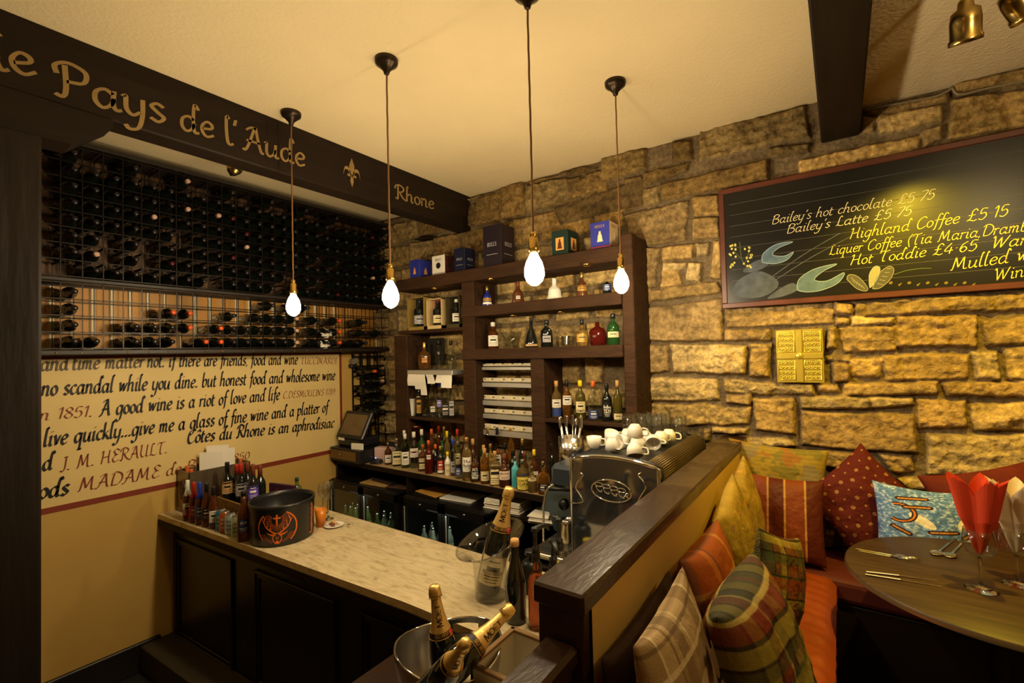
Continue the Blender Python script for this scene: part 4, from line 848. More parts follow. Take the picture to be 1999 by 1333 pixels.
def art_blue(mb, fn, W, h): bellart(mb, fn, W, h, LC['cream']); write(mb, 'BELLS', lambda x, y: fn(W * .25 + x, h * .8 + y), W * .5, h * .05, .3, 40, LC['gold'], .6); mb.add([fn(.0, h * .1), fn(W, h * .1), fn(W, h * .14), fn(0, h * .14)], [(0, 1, 2, 3)], LC['red'])
def art_small(mb, fn, W, h): bellart(mb, fn, W * 1.0, h * .9, LC['orange'])
def art_white(mb, fn, W, h): write(mb, 'BELLS', lambda x, y: fn(W * .28 + x, h * .75 + y), W * .44, h * .05, .3, 40, INK, .6); mb.add([fn(W / 2 + W * .18 * math.cos(a / 12 * 6.283), h * .5 + W * .18 * math.sin(a / 12 * 6.283)) for a in range(12)], [tuple(range(12))], INK); mb.add([fn(0, h * .12), fn(W, h * .12), fn(W, h * .14), fn(0, h * .14)], [(0, 1, 2, 3)], INK)
def art_dark(mb, fn, W, h): write(mb, 'BELLS', lambda x, y: fn(W * .25 + x, h * .5 + y), W * .5, h * .05, .25, 40, LC['grey'], .5); mb.add([fn(W * .2, h * .3), fn(W * .8, h * .3), fn(W * .8, h * .31), fn(W * .2, h * .31)], [(0, 1, 2, 3)], LC['grey'])
def art_green(mb, fn, W, h): bellart(mb, fn, W, h, GC['bronze'], LC['orange'])
q = lambda x: A2 + x / K2
giftbox(q(230), q(302), q(388), B2 + 405 / K2, 'blue', None, 'royal blue decanter box, leftmost on the top shelf', art_small)
giftbox(q(396), q(492), q(550), B2 + 370 / K2, 'white', 'maroon', 'white decanter box with a black emblem', art_white)
giftbox(q(562), q(642), q(722), B2 + 315 / K2, 'navy', None, 'navy decanter box beside the small crystal glass', art_dark)
giftbox(q(782), q(918), q(1020), B2 + 135 / K2, 'plum', None, 'tallest box on the top shelf, very dark plum card', art_dark)
giftbox(q(1298), q(1420), q(1500), B2 + 178 / K2, 'green', None, 'bottle green box with two orange bell pictures', art_green)
giftbox(q(1590), q(1735), q(1798), B2 + 112 / K2, 'blue', 'craft', 'bright blue decanter box with a cream bell, right end of the top shelf', art_blue)
x_ = onY(q(752), 500, -.26).x; tag(MB().lathe([(.001, 0), (.03, 0), (.03, .006), (.012, .03), (.012, .05), (.032, .07), (.034, .13), (.031, .13), (.028, .075), (.001, .06)], 16, GLASS, caps=False).build('crystal_glass', loc=(x_, -.25, 2.785)), 'small crystal glass between two dark boxes on the top shelf', 'glass')
# ---- presentation boxes on the left section
zsl = Zp(800, 645)
OLV = mat('olive_gold_card', srgb(150, 124, 62), .45)
for (x0, x1, tp, out, inn, gl, lb, tx, tb) in ((212, 338, 700, OLV, BLACKP, 'dark', 'grey', 'gold edged open presentation box, left of three', 'dark slim bottle in the gold edged box'), (355, 470, 710, mat('pale_wood_box', srgb(206, 180, 130), .5), LC['red'], 'dark', 'cream', 'pale open presentation box lined in red', 'dark bottle with cream label in the red lined box'), (500, 604, 690, mat('dark_olive_card', srgb(70, 60, 34), .45), BLACKP, 'dark', 'white', 'dark olive open presentation box beside the middle post', 'white labelled bottle in the dark olive box')):
    y0 = -.3; xa, xb = onY(q(x0), 610, y0).x, onY(q(x1), 610, y0).x; h = zat(Vector((xa, y0, zsl)), B2 + tp / K2) - zsl; w_ = xb - xa; dd = .11; t_ = .008
    t = thing('presentation_box', tx, 'box', (xa, y0, zsl), 0, 'presentation boxes on the left shelf')
    MB().box((0, 0, 0), (t_, dd, h), out).box((w_ - t_, 0, 0), (w_, dd, h), out).box((0, 0, h - t_), (w_, dd, h), out).box((0, 0, 0), (w_, dd, .03), out).build('case', t); MB().box((t_, dd - .01, .03), (w_ - t_, dd - .004, h - t_), inn).build('lining', t)
    bottle((xa + w_ * .5, y0 + .05, zsl + .031), h * .8, w_ * .26, 'wine', gl, 'black' if lb != 'white' else 'white', lb, (.1, .42), None, tb, group='boxed bottles on the left shelf')
# ---- ornate bottle, clear bottles, hanging glass rail with paper slips
zm_ = Zp(840, 731, SY + .05); zl_ = 1.56
o = spirit(829, 668, 24, 'orb', 'amber', 'gold', 'orange', (.25, .42), 'ornate cognac flask with a sunburst round its orange medallion', zm_ + .045, y=-.24, flat_=.5, la=26)
sb_ = MB()
for i in range(22):
    a = i / 22 * 6.283; sb_.tube([(0.024, .014 * math.cos(a), .045 + .016 * math.sin(a)), (.02, .028 * math.cos(a), .045 + .032 * math.sin(a))], .0016, LC['white'], 5)
sb_.build('sunburst', o)
for i, (px, w_) in enumerate(((857, 17), (881, 17))): spirit(px, 664 + i, w_, 'whisky', 'clear', 'black', None, (0, 0), ['clear decanter bottle behind the ornate flask', 'clear decanter bottle next to the middle shelf post'][i], zm_ + .045, y=-.13, group='clear bottles on the left section')
t = thing('paper_rail', 'grey metal ticket rail on the left shelf with white slips hanging from it', 'rail', (X(797, 720), SY, zm_)); w_ = X(885, 720) - X(797, 720)
MB().box((0, -.015, 0.0), (w_, .25, .04), ALU, .004).build('rail_body', t)
for i, (a, b, l, tw) in enumerate(((.03, .2, .1, .1), (.2, .36, .13, -.1), (.3, .44, .18, .05), (.44, .6, .08, .2), (.66, .82, .07, -.3), (.76, .98, .11, .3))):
    MB().grid(lambda u, v: Vector((w_ * (a + (b - a) * u) + tw * .05 * v, -.02 - .012 * math.sin(v * 2.4 + i), .005 - l * v)), 2, 6, PAPER, False).build('paper_slip', t)
o = MB().lathe([(.001, .003), (.025, 0), (.027, .004), (.04, .15), (.043, .152), (.04, .155), (.036, .15), (.001, .012)], 20, PAPER, caps=False).build('paper_cup', loc=(onY(804, 800, -.26).x, -.26, zl_)); tag(o, 'stack of white paper cups on the lower left shelf', 'cup')
for (px, tp, w_, pf, gl, cp, lb, lz, tx) in ((818, 748, 15, 'whisky', 'dark', 'black', 'gold', (.1, .6), 'black bottle with gold pattern next to the paper cups'), (831, 752, 15, 'square', 'clear', 'silver', None, (0, 0), 'clear vodka bottle nearest the patterned black bottle'), (845, 741, 15, 'tall', 'clear', 'lav', 'white', (.15, .3), 'clear vodka bottle with a pale lavender neck'),
   (858, 744, 15, 'tall', 'clear', 'blue', 'purple', (.3, .5), 'clear vodka bottle with a bright blue neck'), (870, 746, 14, 'square', 'clear', 'black', 'black', (.08, .4), 'clear square vodka with a black lower label'), (882, 747, 15, 'tall', 'clear', 'black', 'grey', (.1, .5), 'clear vodka with a yellow fruit spot beside the middle post')):
    spirit(px, tp, w_, pf, gl, cp, lb, lz, tx, zl_, y=-.25, group='vodkas on the lower left shelf', la=35)
# ---- malts on the lower right shelf (crop frame 900,680 at 5.553)
A3, B3, K3 = 900, 680, 5.553
for (x, tp, w_, pf, gl, cp, lb, lz, tx, kw) in [
 (893, 345, 98, 'whisky', 'green', 'yellow', 'cream', (.3, .52), 'green malt bottle with two cream labels beside the third post', dict(lab2=('cream', .15, .28))), (1040, 350, 108, 'whisky', 'gold', 'cork', 'white', (.28, .5), 'pale malt with a white label over a blue picture', dict(lab2=('blue', .05, .26))),
 (1155, 345, 104, 'whisky', 'amber', 'black', 'white', (.36, .6), 'amber malt with a white shoulder label and black neck', {}), (1300, 345, 112, 'whisky', 'olive', 'yellow', 'cream', (.18, .46), 'olive malt bottle with a large cream label and white neck tag', dict(lab2=('black', .2, .24))),
 (1440, 350, 116, 'whisky', 'clear', 'orange', 'blue', (.04, .26), 'nearly empty clear malt with an orange neck and blue label', {}), (1588, 380, 112, 'whisky', 'dark', 'black', 'black', (.1, .5), 'dark green malt bottle with white lettering', dict(text='Ardbeg|TEN')),
 (1705, 345, 98, 'whisky', 'olive', 'cork', 'cream', (.06, .2), 'olive malt with low cream label and dangling tag at the right post', {})]:
    spirit(A3 + x / K3, B3 + tp / K3, w_ / K3, pf, gl, cp, lb, lz, tx, 1.625, y=-.22, group='malts on the lower right shelf', **kw)
# ================================================================== till
t = thing('till', 'black touchscreen till on a wooden cash drawer at the end of the back counter', 'till', (.02, -.575, ZC_))
a = onY(637, 885, -.575); b = onY(692, 885, -.575); xd = b.x
dz = zat(Vector((.05, -.575, ZC_)), 872) - ZC_
MB().box((0.01, -.0, 0), (xd + .06, .4, dz), BLACKP, .005).build('cash_drawer', t); MB().box((.02, -.006, .02), (xd - .0, 0, dz - .02), mat('brass_drawer_front', srgb(128, 104, 60), .35, metal=.5), .003).build('drawer_front', t)
MB().ball((xd * .45, -.01, dz * .55), .008, STEEL, 6).build('drawer_lock', t)
MB().box((.04, .06, dz), (xd - .03, .3, dz + .09), BLACKP, .02).build('base', t)
sx0, sx1 = .03, xd + .02; S = TR((sx0 + .0, .06, dz + .08)) @ RX(rad(-28)); sw = sx1 - sx0
MB().box((0, -.015, 0), (sw, .02, .27), BLACKP, .01, S).build('monitor', t); MB().box((.035, -.017, .035), (sw - .035, -.0145, .235), mat('dull_screen', srgb(108, 88, 56), .12), 0, S).build('screen', t)
MB().box((.06, .02, dz + .06), (.15, .024, dz + .1), PAPER, 0, TR((0, .035, 0))).build('sticker', t)
t = thing('receipt_printer', 'black receipt printer beside the till with a brown slip on its lid', 'printer', (xd + .12, -.33, ZC_))
MB().box((0, 0, 0), (.2, .24, .17), BLACKP, .02).build('housing', t); MB().box((.02, .03, .171), (.17, .17, .174), mat('manila_card', srgb(176, 142, 88), .6)).build('slip', t); MB().box((.05, -.004, .1), (.15, 0, .13), STEEL, .004).build('paper_slot', t)
tag(MB().box((0, 0, 0), (.13, .02, .055), PAPER, .003, RZ(.2)).build('note_pad', loc=(xd - .07, -.56, ZC_ + dz)), 'white scribbled note on top of the cash drawer', 'note')
tag(MB().box((0, 0, 0), (.17, .08, .13), mat('blush_card', srgb(214, 180, 176), .5), .004, RZ(.25)).build('small_box', loc=(xd + .1, -.505, ZC_ + .171)), 'pale pink box wedged in front of the receipt printer', 'box').location = (xd + .09, -.43, ZC_ + .0)
t = thing('card_terminal', 'card terminal with a glowing blue screen beside the till', 'card reader', onZ(733, 903, ZC_) + Vector((0, .04, 0)), rad(25))
MB().box((-.05, -.1, 0), (.05, .09, .035), BLACKP, .012, RX(.25)).build('body', t); MB().box((-.035, .0, .036), (.035, .06, .038), mat('blue_screen', (.2, .45, 1), .3, emit=(.12, .3, 1), es=9), 0, RX(.25)).build('screen', t)
# papers on the fridges and shelf
for nm, px, py, z, w_, d_, M, lab, th, rz in (('magazine', 695, 920, .965, .3, .22, mat('manila_card', srgb(176, 142, 88), .6), 'buff folder lying on dark trays over the left fridge', .012, .1), ('folder', 720, 938, .965, .3, .2, BLACKP, 'black plastic trays on the left fridge', .04, -.1), ('magazine', 815, 938, .965, .26, .2, mat('dark_magazine', srgb(84, 60, 50), .4), 'dark glossy magazine on the right fridge, left end', .008, .2),
   ('envelope', 850, 957, .965, .28, .2, mat('amber_card', srgb(196, 146, 64), .6), 'amber envelope on the right fridge', .006, -.15), ('plastic_sleeve', 905, 968, .965, .3, .22, mat('clear_sleeve', (.8, .78, .74), .2, spec=.8), 'shiny clear plastic sleeve on the right fridge', .01, .1)):
    p = onZ(px, py, z + .01); p.z = z; p.y = max(min(p.y, -.38), -.5)
    if nm == 'folder': p = Vector((.62, -.36, z))
    if nm == 'magazine' and px == 695: p = Vector((.56, -.42, z + .0))
    tag(MB().box((-w_ / 2, -d_ / 2, 0), (w_ / 2, d_ / 2, th), M, .002, RZ(rz)).build(nm, loc=p), lab, 'papers')
for k, (px, py, w_, lab) in enumerate(((992, 985, .3, 'thick stack of white papers under the back counter'), (1062, 1012, .2, 'smaller stack of white papers beside the espresso machine tray'))):
    p = onZ(px, py, .98); p.z = .956; p.y = max(p.y, -.45)
    t = thing('paper_stack', lab, 'papers', (min(p.x, 2.6), p.y, p.z), .08 + k * .1, 'paper stacks under the back counter')
    for i in range(9 - 3 * k): MB().box((-w_ / 2, -.1, .009 * i), (w_ / 2, .1, .009 * i + .007), PAPER, .002, TR((RND.uniform(-.008, .008), RND.uniform(-.008, .008), 0))).build('sheaf', t)
# ================================================================== on the bar counter
ZB = 1.024; zb_ = ZB + .0005
PEWTER = mat('embossed_pewter', srgb(132, 116, 92), .35, metal=.8, bump=.25, bscale=30)
t = thing('menu_caddy', 'embossed pewter box on the bar end stuffed with menus and corked bottles', 'box', (.012, -1.812, zb_))
hb = zat((.21, -1.81, ZB), 923) - ZB
cd = MB(); W_, D_ = .2, .42
for a, b in (((0, 0, 0), (W_, .008, hb)), ((0, D_ - .008, 0), (W_, D_, hb)), ((0, 0, 0), (.008, D_, hb)), ((W_ - .008, 0, 0), (W_, D_, hb)), ((0, 0, 0), (W_, D_, .01))): cd.box(a, b, PEWTER, .002)
cd.build('box_body', t)
MB().box((-.004, -.006, 0), (W_ + .006, D_ + .004, .03), PEWTER, .006).build('foot_moulding', t)
rs = MB()
for k in range(3): rs.tube([(W_ / 2 + .05 * math.cos(a / 14 * 6.283) * (1 - .25 * k), -.003, hb * .52 + .075 * math.sin(a / 14 * 6.283) * (1 - .25 * k)) for a in range(14)], .0035, PEWTER, 6, closed=True)
for k in range(6): a = k * 1.047; rs.tube([(W_ / 2, -.003, hb * .52), (W_ / 2 + .03 * math.cos(a), -.006, hb * .52 + .045 * math.sin(a))], [.006, .002], PEWTER, 6)
rs.build('relief', t)
for i, (y, z1, w_, rx, rz) in enumerate(((.225, .16, .145, -.06, .04), (.27, .13, .145, -.06, -.02), (.18, .12, .145, -.04, .04))):
    tag(MB().box((-w_ / 2, -.002, 0), (w_ / 2, .002, hb + z1 - .03), PAPER, 0, RZ(rz + .95) @ RX(rx)).build('menu_card', loc=(.112, -1.812 + y, zb_ + .012)), ['white menu sheet standing tallest in the pewter box', 'white menu sheet at the back of the pewter box', 'white menu sheet at the front of the pewter box'][i], 'menu', 'menus in the pewter box')
def axis_bottle(base, top, **kw):                    # tilt a bottle so that its neck points at top
    b, t_ = Vector(base), Vector(top); d = (t_ - b).normalized(); Q = Vector((0, 0, 1)).rotation_difference(d).to_matrix().to_4x4(); return TR(b) @ Q @ RZ(kw.pop('spin', 0))
def tilted(base, top, h, r, prof, glass, cap, lab, lz, label, cat='bottle', group=None, spin=None, **kw):
    o = bottle((0, 0, 0), h, r, prof, glass, cap, lab, lz, label=label, cat=cat, group=group, yaw=0, **kw)
    o.matrix_world = axis_bottle(base, top, spin=yaw_to_cam(base) if spin is None else spin); return o
tilted((.052, -1.762, zb_ + .012), (.05, -1.765, 1.5), .3, .033, 'wine', 'dark', 'orange', None, (0, 0), 'orange capsuled bottle upright in the pewter box corner', group='bottles in the pewter box', capz=.75)
tilted((.135, -1.75, zb_ + .014), (.152, -1.775, 1.3), .29, .033, 'wine', 'dark', 'orange', None, (0, 0), 'orange capsuled bottle leaning forward in the pewter box', group='bottles in the pewter box', capz=.7)
tilted((.155, -1.44, zb_ + .012), (.16, -1.44, 1.5), .3, .033, 'wine', 'green', 'orange', None, (0, 0), 'orange topped bottle behind the menus, beside the crate', group='bottles in the pewter box', capz=.78)
tilted((.05, -1.44, zb_ + .012), (.045, -1.44, 1.5), .29, .033, 'wine', 'green', 'yellow', None, (0, 0), 'olive topped bottle at the wall side of the pewter box', group='bottles in the pewter box', capz=.78)
# wooden wine crate with bottles
CR = mat('pine_crate', srgb(150, 112, 58), .6, noise=.3, nscale=8, stretch=(.2, 1, 1))
cx0, cx1, cy0, cy1, ch = .37, 0.98, -1.70, -1.47, .12
t = thing('wine_crate', 'low wooden wine crate on the bar filled with standing bottles', 'crate', (cx0, cy0, zb_)); w_, d_ = cx1 - cx0, cy1 - cy0
MB().box((0, 0, 0), (w_, .012, ch), CR, .002).build('front_board', t); MB().box((0, d_ - .012, 0), (w_, d_, ch), CR, .002).build('back_board', t); MB().box((0, .012, 0), (.012, d_ - .012, ch), CR).build('end_board', t); MB().box((w_ - .012, .012, 0), (w_, d_ - .012, ch), CR).build('end_board', t); MB().box((.012, .012, 0), (w_ - .012, d_ - .012, .01), CR).build('bottom_board', t)
lt = MB(); write(lt, 'Chateau', lambda x, y: Vector((.07 + x, -.001, .045 + y)), .34, .032, .2, 40, mat('burnt_brand', srgb(86, 58, 26), .7), .5); lt.build('branding', t)
for i, (px, tp, yy, gl, cp, lb, nb, tx) in enumerate(((428, 900, -1.62, 'dark', 'black', 'tan', None, 'black-capped wine bottle with tan label, left end of the crate'), (448, 906, -1.58, 'dark', 'red', 'grey', ('white', .86, .9), 'bottle with a red and white striped neck in the crate'), (461, 905, -1.53, 'dark', 'green', 'purple', None, 'dark green capped bottle with violet label in the crate'), (472, 904, -1.62, 'dark', 'red', 'grey', ('white', .84, .88), 'second striped-neck bottle, half hidden in the crate'), (482, 902, -1.57, 'dark', 'brown', 'purple', None, 'rust-capped bottle with violet label in the crate'), (494, 906, -1.63, 'dark', 'brown', 'purple', None, 'rust-capped bottle with a large violet label nearest the ice bucket'), (508, 908, -1.54, 'dark', 'brown', None, None, 'rust-capped bottle at the right end of the crate'))):
    y = yy; x = onY(px, 960, y).x; x = max(min(x, cx1 - .05), cx0 + .05); p = Vector((x, y, zb_ + .011)); bottle(p, zat(p, tp) - p.z, .036, 'wine', gl, cp, lb, (.38, .62), None, tx, group='bottles in the wine crate', neck=nb, capz=.8)
# beer bottles and cans along the edge
for (px, bs, tp, cp, lb, lb2, tx) in ((357, 1016, 937, 'white', 'white', ('red', .12, .3), 'beer bottle with a white foil neck, first of the row by the pewter box'), (369, 1020, 941, 'red', 'red', None, 'beer bottle with a red neck and red label'), (381, 1024, 941, 'blue', 'blue', None, 'beer bottle with a blue neck and blue label'), (394, 1028, 943, 'black', 'black', None, 'beer bottle with a plain dark neck'), (408, 1032, 950, 'black', 'white', ('blue', .1, .14), 'beer bottle with a tall black neck and white label')):
    p = onZ(px, bs, zb_) + Vector((0.01, .025, 0)); bottle(p, zat(p, tp) - zb_, .029, 'beer', 'brown', cp, lb, (.16, .44), None, tx, group='beer bottles on the bar edge', lab2=lb2, capz=.62 if cp != 'black' else .8)
CANC = {'teal': mat('turquoise_can', srgb(60, 140, 190), .3, metal=.5), 'orange': mat('copper_can', srgb(190, 100, 54), .3, metal=.5), 'ice': mat('ice_blue_can', srgb(190, 214, 224), .3, metal=.3), 'mint': mat('mint_can', srgb(200, 214, 186), .3, metal=.3)}
for (px, bs, tp, c_, wd, wc, tx) in ((420, 1035, 993, 'teal', 'IPA', PAPER, 'turquoise beer can beside the black-necked bottle'), (427, 1039, 997, 'orange', 'RED ALE', PAPER, 'copper coloured beer can'), (438, 1043, 1001, 'ice', 'PUNK', LC['blue'], 'ice blue beer can'), (450, 1048, 1005, 'mint', 'LAGER', GC['green'], 'pale mint beer can next to the brown bottle')):
    p = onZ(px, bs, zb_) + Vector((.012, .03, 0)); h = zat(p, tp + 2) - zb_; r = .031
    o = MB().lathe([(.024, 0), (.029, .006), (r, .014), (r, h - .014), (.026, h - .002), (.026, h), (.024, h - .004), (.001, h - .004)], 22, CANC[c_], caps=False).build('beer_can', loc=p); o.rotation_euler = (0, 0, yaw_to_cam(p)); tag(o, tx, 'can', 'beer cans on the bar edge')
    MB().lathe([(.026, h - .002), (.0265, h + .001), (.0245, h - .003), (.001, h - .0035)], 18, STEEL, caps=False).build('can_lid', o)
    mb = MB(); f3 = lambda x, y: Vector(((r + .0006) * math.cos(-.75 + x / r), (r + .0006) * math.sin(-.75 + x / r), y))
    for k in range(3): write(mb, wd, lambda x, y: f3(x, h * (.62 - .2 * k) + y), 1.5 * r, h * .065, .3, 40, wc, .7, k=3)
    mb.build('printed_words', o)
p = onZ(472, 1056, zb_) + Vector((0, .012, 0)); bottle(p, zat(p, 958) - zb_, .035, 'beer', 'brown', 'black', 'blue', (.2, .46), 'BEER', 'larger brown beer bottle with a square blue label beside the ice bucket', group='beer bottles on the bar edge', la=40, capz=.9)
# ---- ice bucket with the stag emblem
bp_ = onZ(552, 1066, zb_); rj = 58.5 * (depth(bp_) + .15) / F; bp_ = bp_ + away(bp_) * rj * .93; hj = zat(bp_, 971) - zb_
JB = mat('matt_black_bucket', (.012, .012, .013), .3); ORG = mat('orange_print', srgb(214, 106, 36), .5)
t = MB().lathe([(.001, .004), (rj * .9, 0), (rj * .96, .008), (rj, hj * .9), (rj * 1.015, hj * .93), (rj * 1.015, hj), (rj * .975, hj), (rj * .95, hj * .9), (rj * .9, .012), (.001, .012)], 48, JB, caps=False).build('ice_bucket', loc=bp_)
t.rotation_euler = (0, 0, yaw_to_cam(bp_)); tag(t, 'large black ice bucket printed with an orange stag head emblem', 'ice bucket')
em = MB(); a0 = -.16
JK = hj * .80 / .232
def jf(x, y):                                         # emblem metres -> cylinder; x to the viewer's right
    x *= JK * 1.0; y = (y + .014) * JK
    z = hj * .46 + y; rr = rj * (.96 + .04 * min(z / (hj * .9), 1)) + .0012; a = a0 + x / rj; return Vector((rr * math.cos(a), rr * math.sin(a), z))
def stroke(pts, w, M=ORG, k=5, fn=None, mb=None, taper=False, closed=False):
    fn = fn or jf; mb = mb or em; P = spline(pts, k, closed); o = []; n = len(P)
    for i, q in enumerate(P):
        tt = (P[(i + 1) % n] - P[i - 1]) if closed else (P[min(i + 1, n - 1)] - P[max(i - 1, 0)]); tt.normalize(); ww = w / 2 * ((1 - i / (n - 1) * .85) if taper else 1)
        o += [fn(q.x - tt.y * ww, q.y + tt.x * ww), fn(q.x + tt.y * ww, q.y - tt.x * ww)]
    m_ = n if closed else n - 1
    mb.add(o, [(2 * i, 2 * i + 1, 2 * ((i + 1) % n) + 1, 2 * ((i + 1) % n)) for i in range(m_)], M)
Rj = .125
for s0, s1 in ((-48, 62), (132, 228)): stroke([(Rj * 1.06 * math.cos(rad(a)), -.012 + Rj * .98 * math.sin(rad(a))) for a in range(s0, s1 + 1, 10)], .010)
for sg in (1, -1):
    stroke([(sg * .012, -.05), (sg * .04, -.03), (sg * .075, .0), (sg * .088, .04), (sg * .08, .075)], .013, taper=True)
    for (a, b, c, d) in ((.045, -.027, .04, .015), (.07, -.005, .062, .045), (.086, .025, .105, .06), (.088, .045, .07, .085)): stroke([(sg * a, b), (sg * (a * .6 + c * .4), b + .012), (sg * c, d)], .009, taper=True)
    stroke([(sg * .018, -.062), (sg * .05, -.052), (sg * .072, -.04)], .015, taper=True); stroke([(sg * .012, -.055), (sg * .03, -.075), (sg * .022, -.105), (sg * .012, -.118)], .006)
stroke([(-.016, -.05), (0, -.046), (.016, -.05)], .006); stroke([(0, -.1), (0, -.122)], .022); stroke([(-.008, -.07), (-.004, -.09)], .004); stroke([(.008, -.07), (.004, -.09)], .004)
stroke([(0, .085), (0, .01)], .011); stroke([(-.024, .06), (.024, .06)], .011)
for k in range(30):
    a = k / 30 * 6.283; c_, s_ = math.cos(a), math.sin(a); r0, r1 = .036, .075
    x0, y0, x1, y1 = r0 * c_, .045 + r0 * s_, r1 * c_, .045 + r1 * s_
    if abs(c_) > .2 or s_ < 0:
        if y1 < .098: stroke([(x0, y0), (x1, y1)], .0026)
for k in range(18):
    a = rad(200 + 140 * k / 17 + (20 if k > 8 else -20) * 0); c_, s_ = math.cos(a), math.sin(a)
    if abs(c_) > .25: stroke([(.085 * c_, -.03 + .075 * s_), (.125 * c_, -.02 + .1 * s_)], .0026)
em.build('stag_emblem', t, label='orange stag and cross print')
lt = MB(); write(lt, 'Jagermeister', lambda x, y: (lambda z_, a: Vector(((rj * (.96 + .04 * z_ / hj) + .0015) * math.cos(a), (rj * (.96 + .04 * z_ / hj) + .0015) * math.sin(a), z_)))(.02 + x, 1.12 - y / rj), hj * .8, .016, .3, 40, ORG, .6); lt.build('lettering', t, label='orange vertical lettering')
# ---- behind the bucket
p = onZ(618, 1030, zb_) + Vector((0, .03, 0)); tag(MB().lathe([(.001, .003), (.026, 0), (.036, .11), (.034, .11), (.025, .006), (.001, .006)], 20, mat('orange_tumbler', srgb(240, 140, 40), .2, trans=.3), caps=False).build('cup', loc=p), 'orange plastic tumbler half hidden behind the ice bucket', 'cup')
def wineglass(p, h, r, lab, grp, M=GLASS, name='wine_glass'):
    o = MB().lathe([(.005, h * .5), (.012, h * .53), (r * .8, h * .62), (r, h * .76), (r * .86, h), (r * .84, h), (r * .97, h * .76), (r * .76, h * .63), (.001, h * .545)], 26, M, caps=False).build(name, loc=p); MB().lathe([(.001, 0), (r * .95, 0), (r * .95, .003), (.007, .01), (.0045, .03), (.0042, h * .46), (.006, h * .52), (.001, h * .535)], 24, mat('solid_glass', (.95, .96, .95), .02, trans=1, ior=1.45), caps=False).build('stem', o); return tag(o, lab, 'glass', grp)
p = onZ(633, 1016, zb_); wineglass(p + Vector((0, .03, 0)), zat(p, 943) - ZB, .036, 'tall stemmed wine glass beside the saucer on the bar', 'wine glasses on the bar')
p = Vector((1.03, -1.30, zb_)); wineglass(p, .2, .036, 'stemmed wine glass close behind the ice bucket', 'wine glasses on the bar')
p = onZ(580, 985, zb_); p = Vector((.72, -1.31, zb_)); o = bottle(p, zat(p, 932) - ZB, .034, 'tall', 'mint', 'green', None, (0, 0), None, 'clear plastic bottle with a dark green cap behind the ice bucket', capz=.87)
p = Vector((.62, -1.36, zb_)); o = MB().box((-.13, -.012, 0), (.13, .012, .16), LC['purple'] if False else mat('aubergine_card', srgb(58, 26, 52), .5), .003, RZ(.2)).build('box', loc=p); tag(o, 'dark purple confectionery box lying behind the bottles on the bar', 'box'); mb = MB(); write(mb, 'Amaretti', lambda x, y: RZ(.2) @ Vector((-.06 + x, -.0135, .1 + y)), .16, .018, .2, 40, LC['red'], .5); mb.build('lettering', o)
p = onZ(652, 1027, zb_); t = MB().lathe([(.001, .004), (.03, .003), (.035, 0), (.06, .009), (.062, .012), (.058, .012), (.034, .006), (.001, .007)], 28, WHITE, caps=False).build('saucer', loc=p); tag(t, 'small white saucer with chocolates on the bar', 'saucer')
for i, (dx, dy, c_) in enumerate(((-.02, -.01, 'brown'), (.005, .012, 'cork'), (.012, -.015, 'brown'), (-.005, .0, 'cork'), (-.028, .012, 'brown'))): tag(MB().box((-.011, -.009, 0), (.011, .009, .012), KC[c_], .003, RZ(i)).build('chocolate', loc=p + Vector((dx, dy, .0085 + .009 * (i == 3)))), 'small wrapped chocolate on the white saucer', 'chocolate', 'chocolates on the saucer')
tag(MB().tube([(-.06, -.04, .016), (.0, .0, .02), (.06, .045, .016)], .002, STEEL).ball((.065, .05, .016), .01, STEEL, 6, (1.4, .8, .3)).build('teaspoon', loc=p + Vector((.03, -.01, 0))), 'teaspoon resting across the saucer', 'spoon')
# ---- clear acrylic cooler with champagne
pb = onZ(946, 1178, zb_) + Vector((-.01, .06, 0)); ACR = thin_glass('acrylic', (.94, .94, .93), .04, 1.45)
hz = zat(pb, 1052) - ZB
def cooler(u, v):
    a = 6.2832 * u; rb = .07 + .012 * v; 
    k = max(0, (v - .55) / .45); rr = rb + .068 * k ** 1.6; z = hz * v + .055 * k * k * math.cos(a - 1.0) * 1.0
    return Vector((rr * math.cos(a), rr * math.sin(a), z))
cl = MB(); cl.grid(cooler, 48, 16, ACR); cl.grid(lambda u, v: (lambda q: Vector((q.x * .965, q.y * .965, q.z + .004 * (1 - v))))(cooler(1 - u, v)), 48, 16, ACR); cl.grid(lambda u, v: (lambda q: Vector((q.x * (.965 + .035 * v), q.y * (.965 + .035 * v), q.z)))(cooler(u, 1)), 48, 1, ACR); cl.lathe([(.001, .001), (.07, .001), (.068, .012), (.001, .012)], 32, ACR)
ob = cl.build('wine_cooler', loc=pb); tag(ob, 'clear flared acrylic wine cooler holding a large champagne bottle', 'wine cooler')
MB().tube([cooler(i / 48, 1) for i in range(48)], .004, ACR, 8, closed=True).build('rolled_rim', ob)
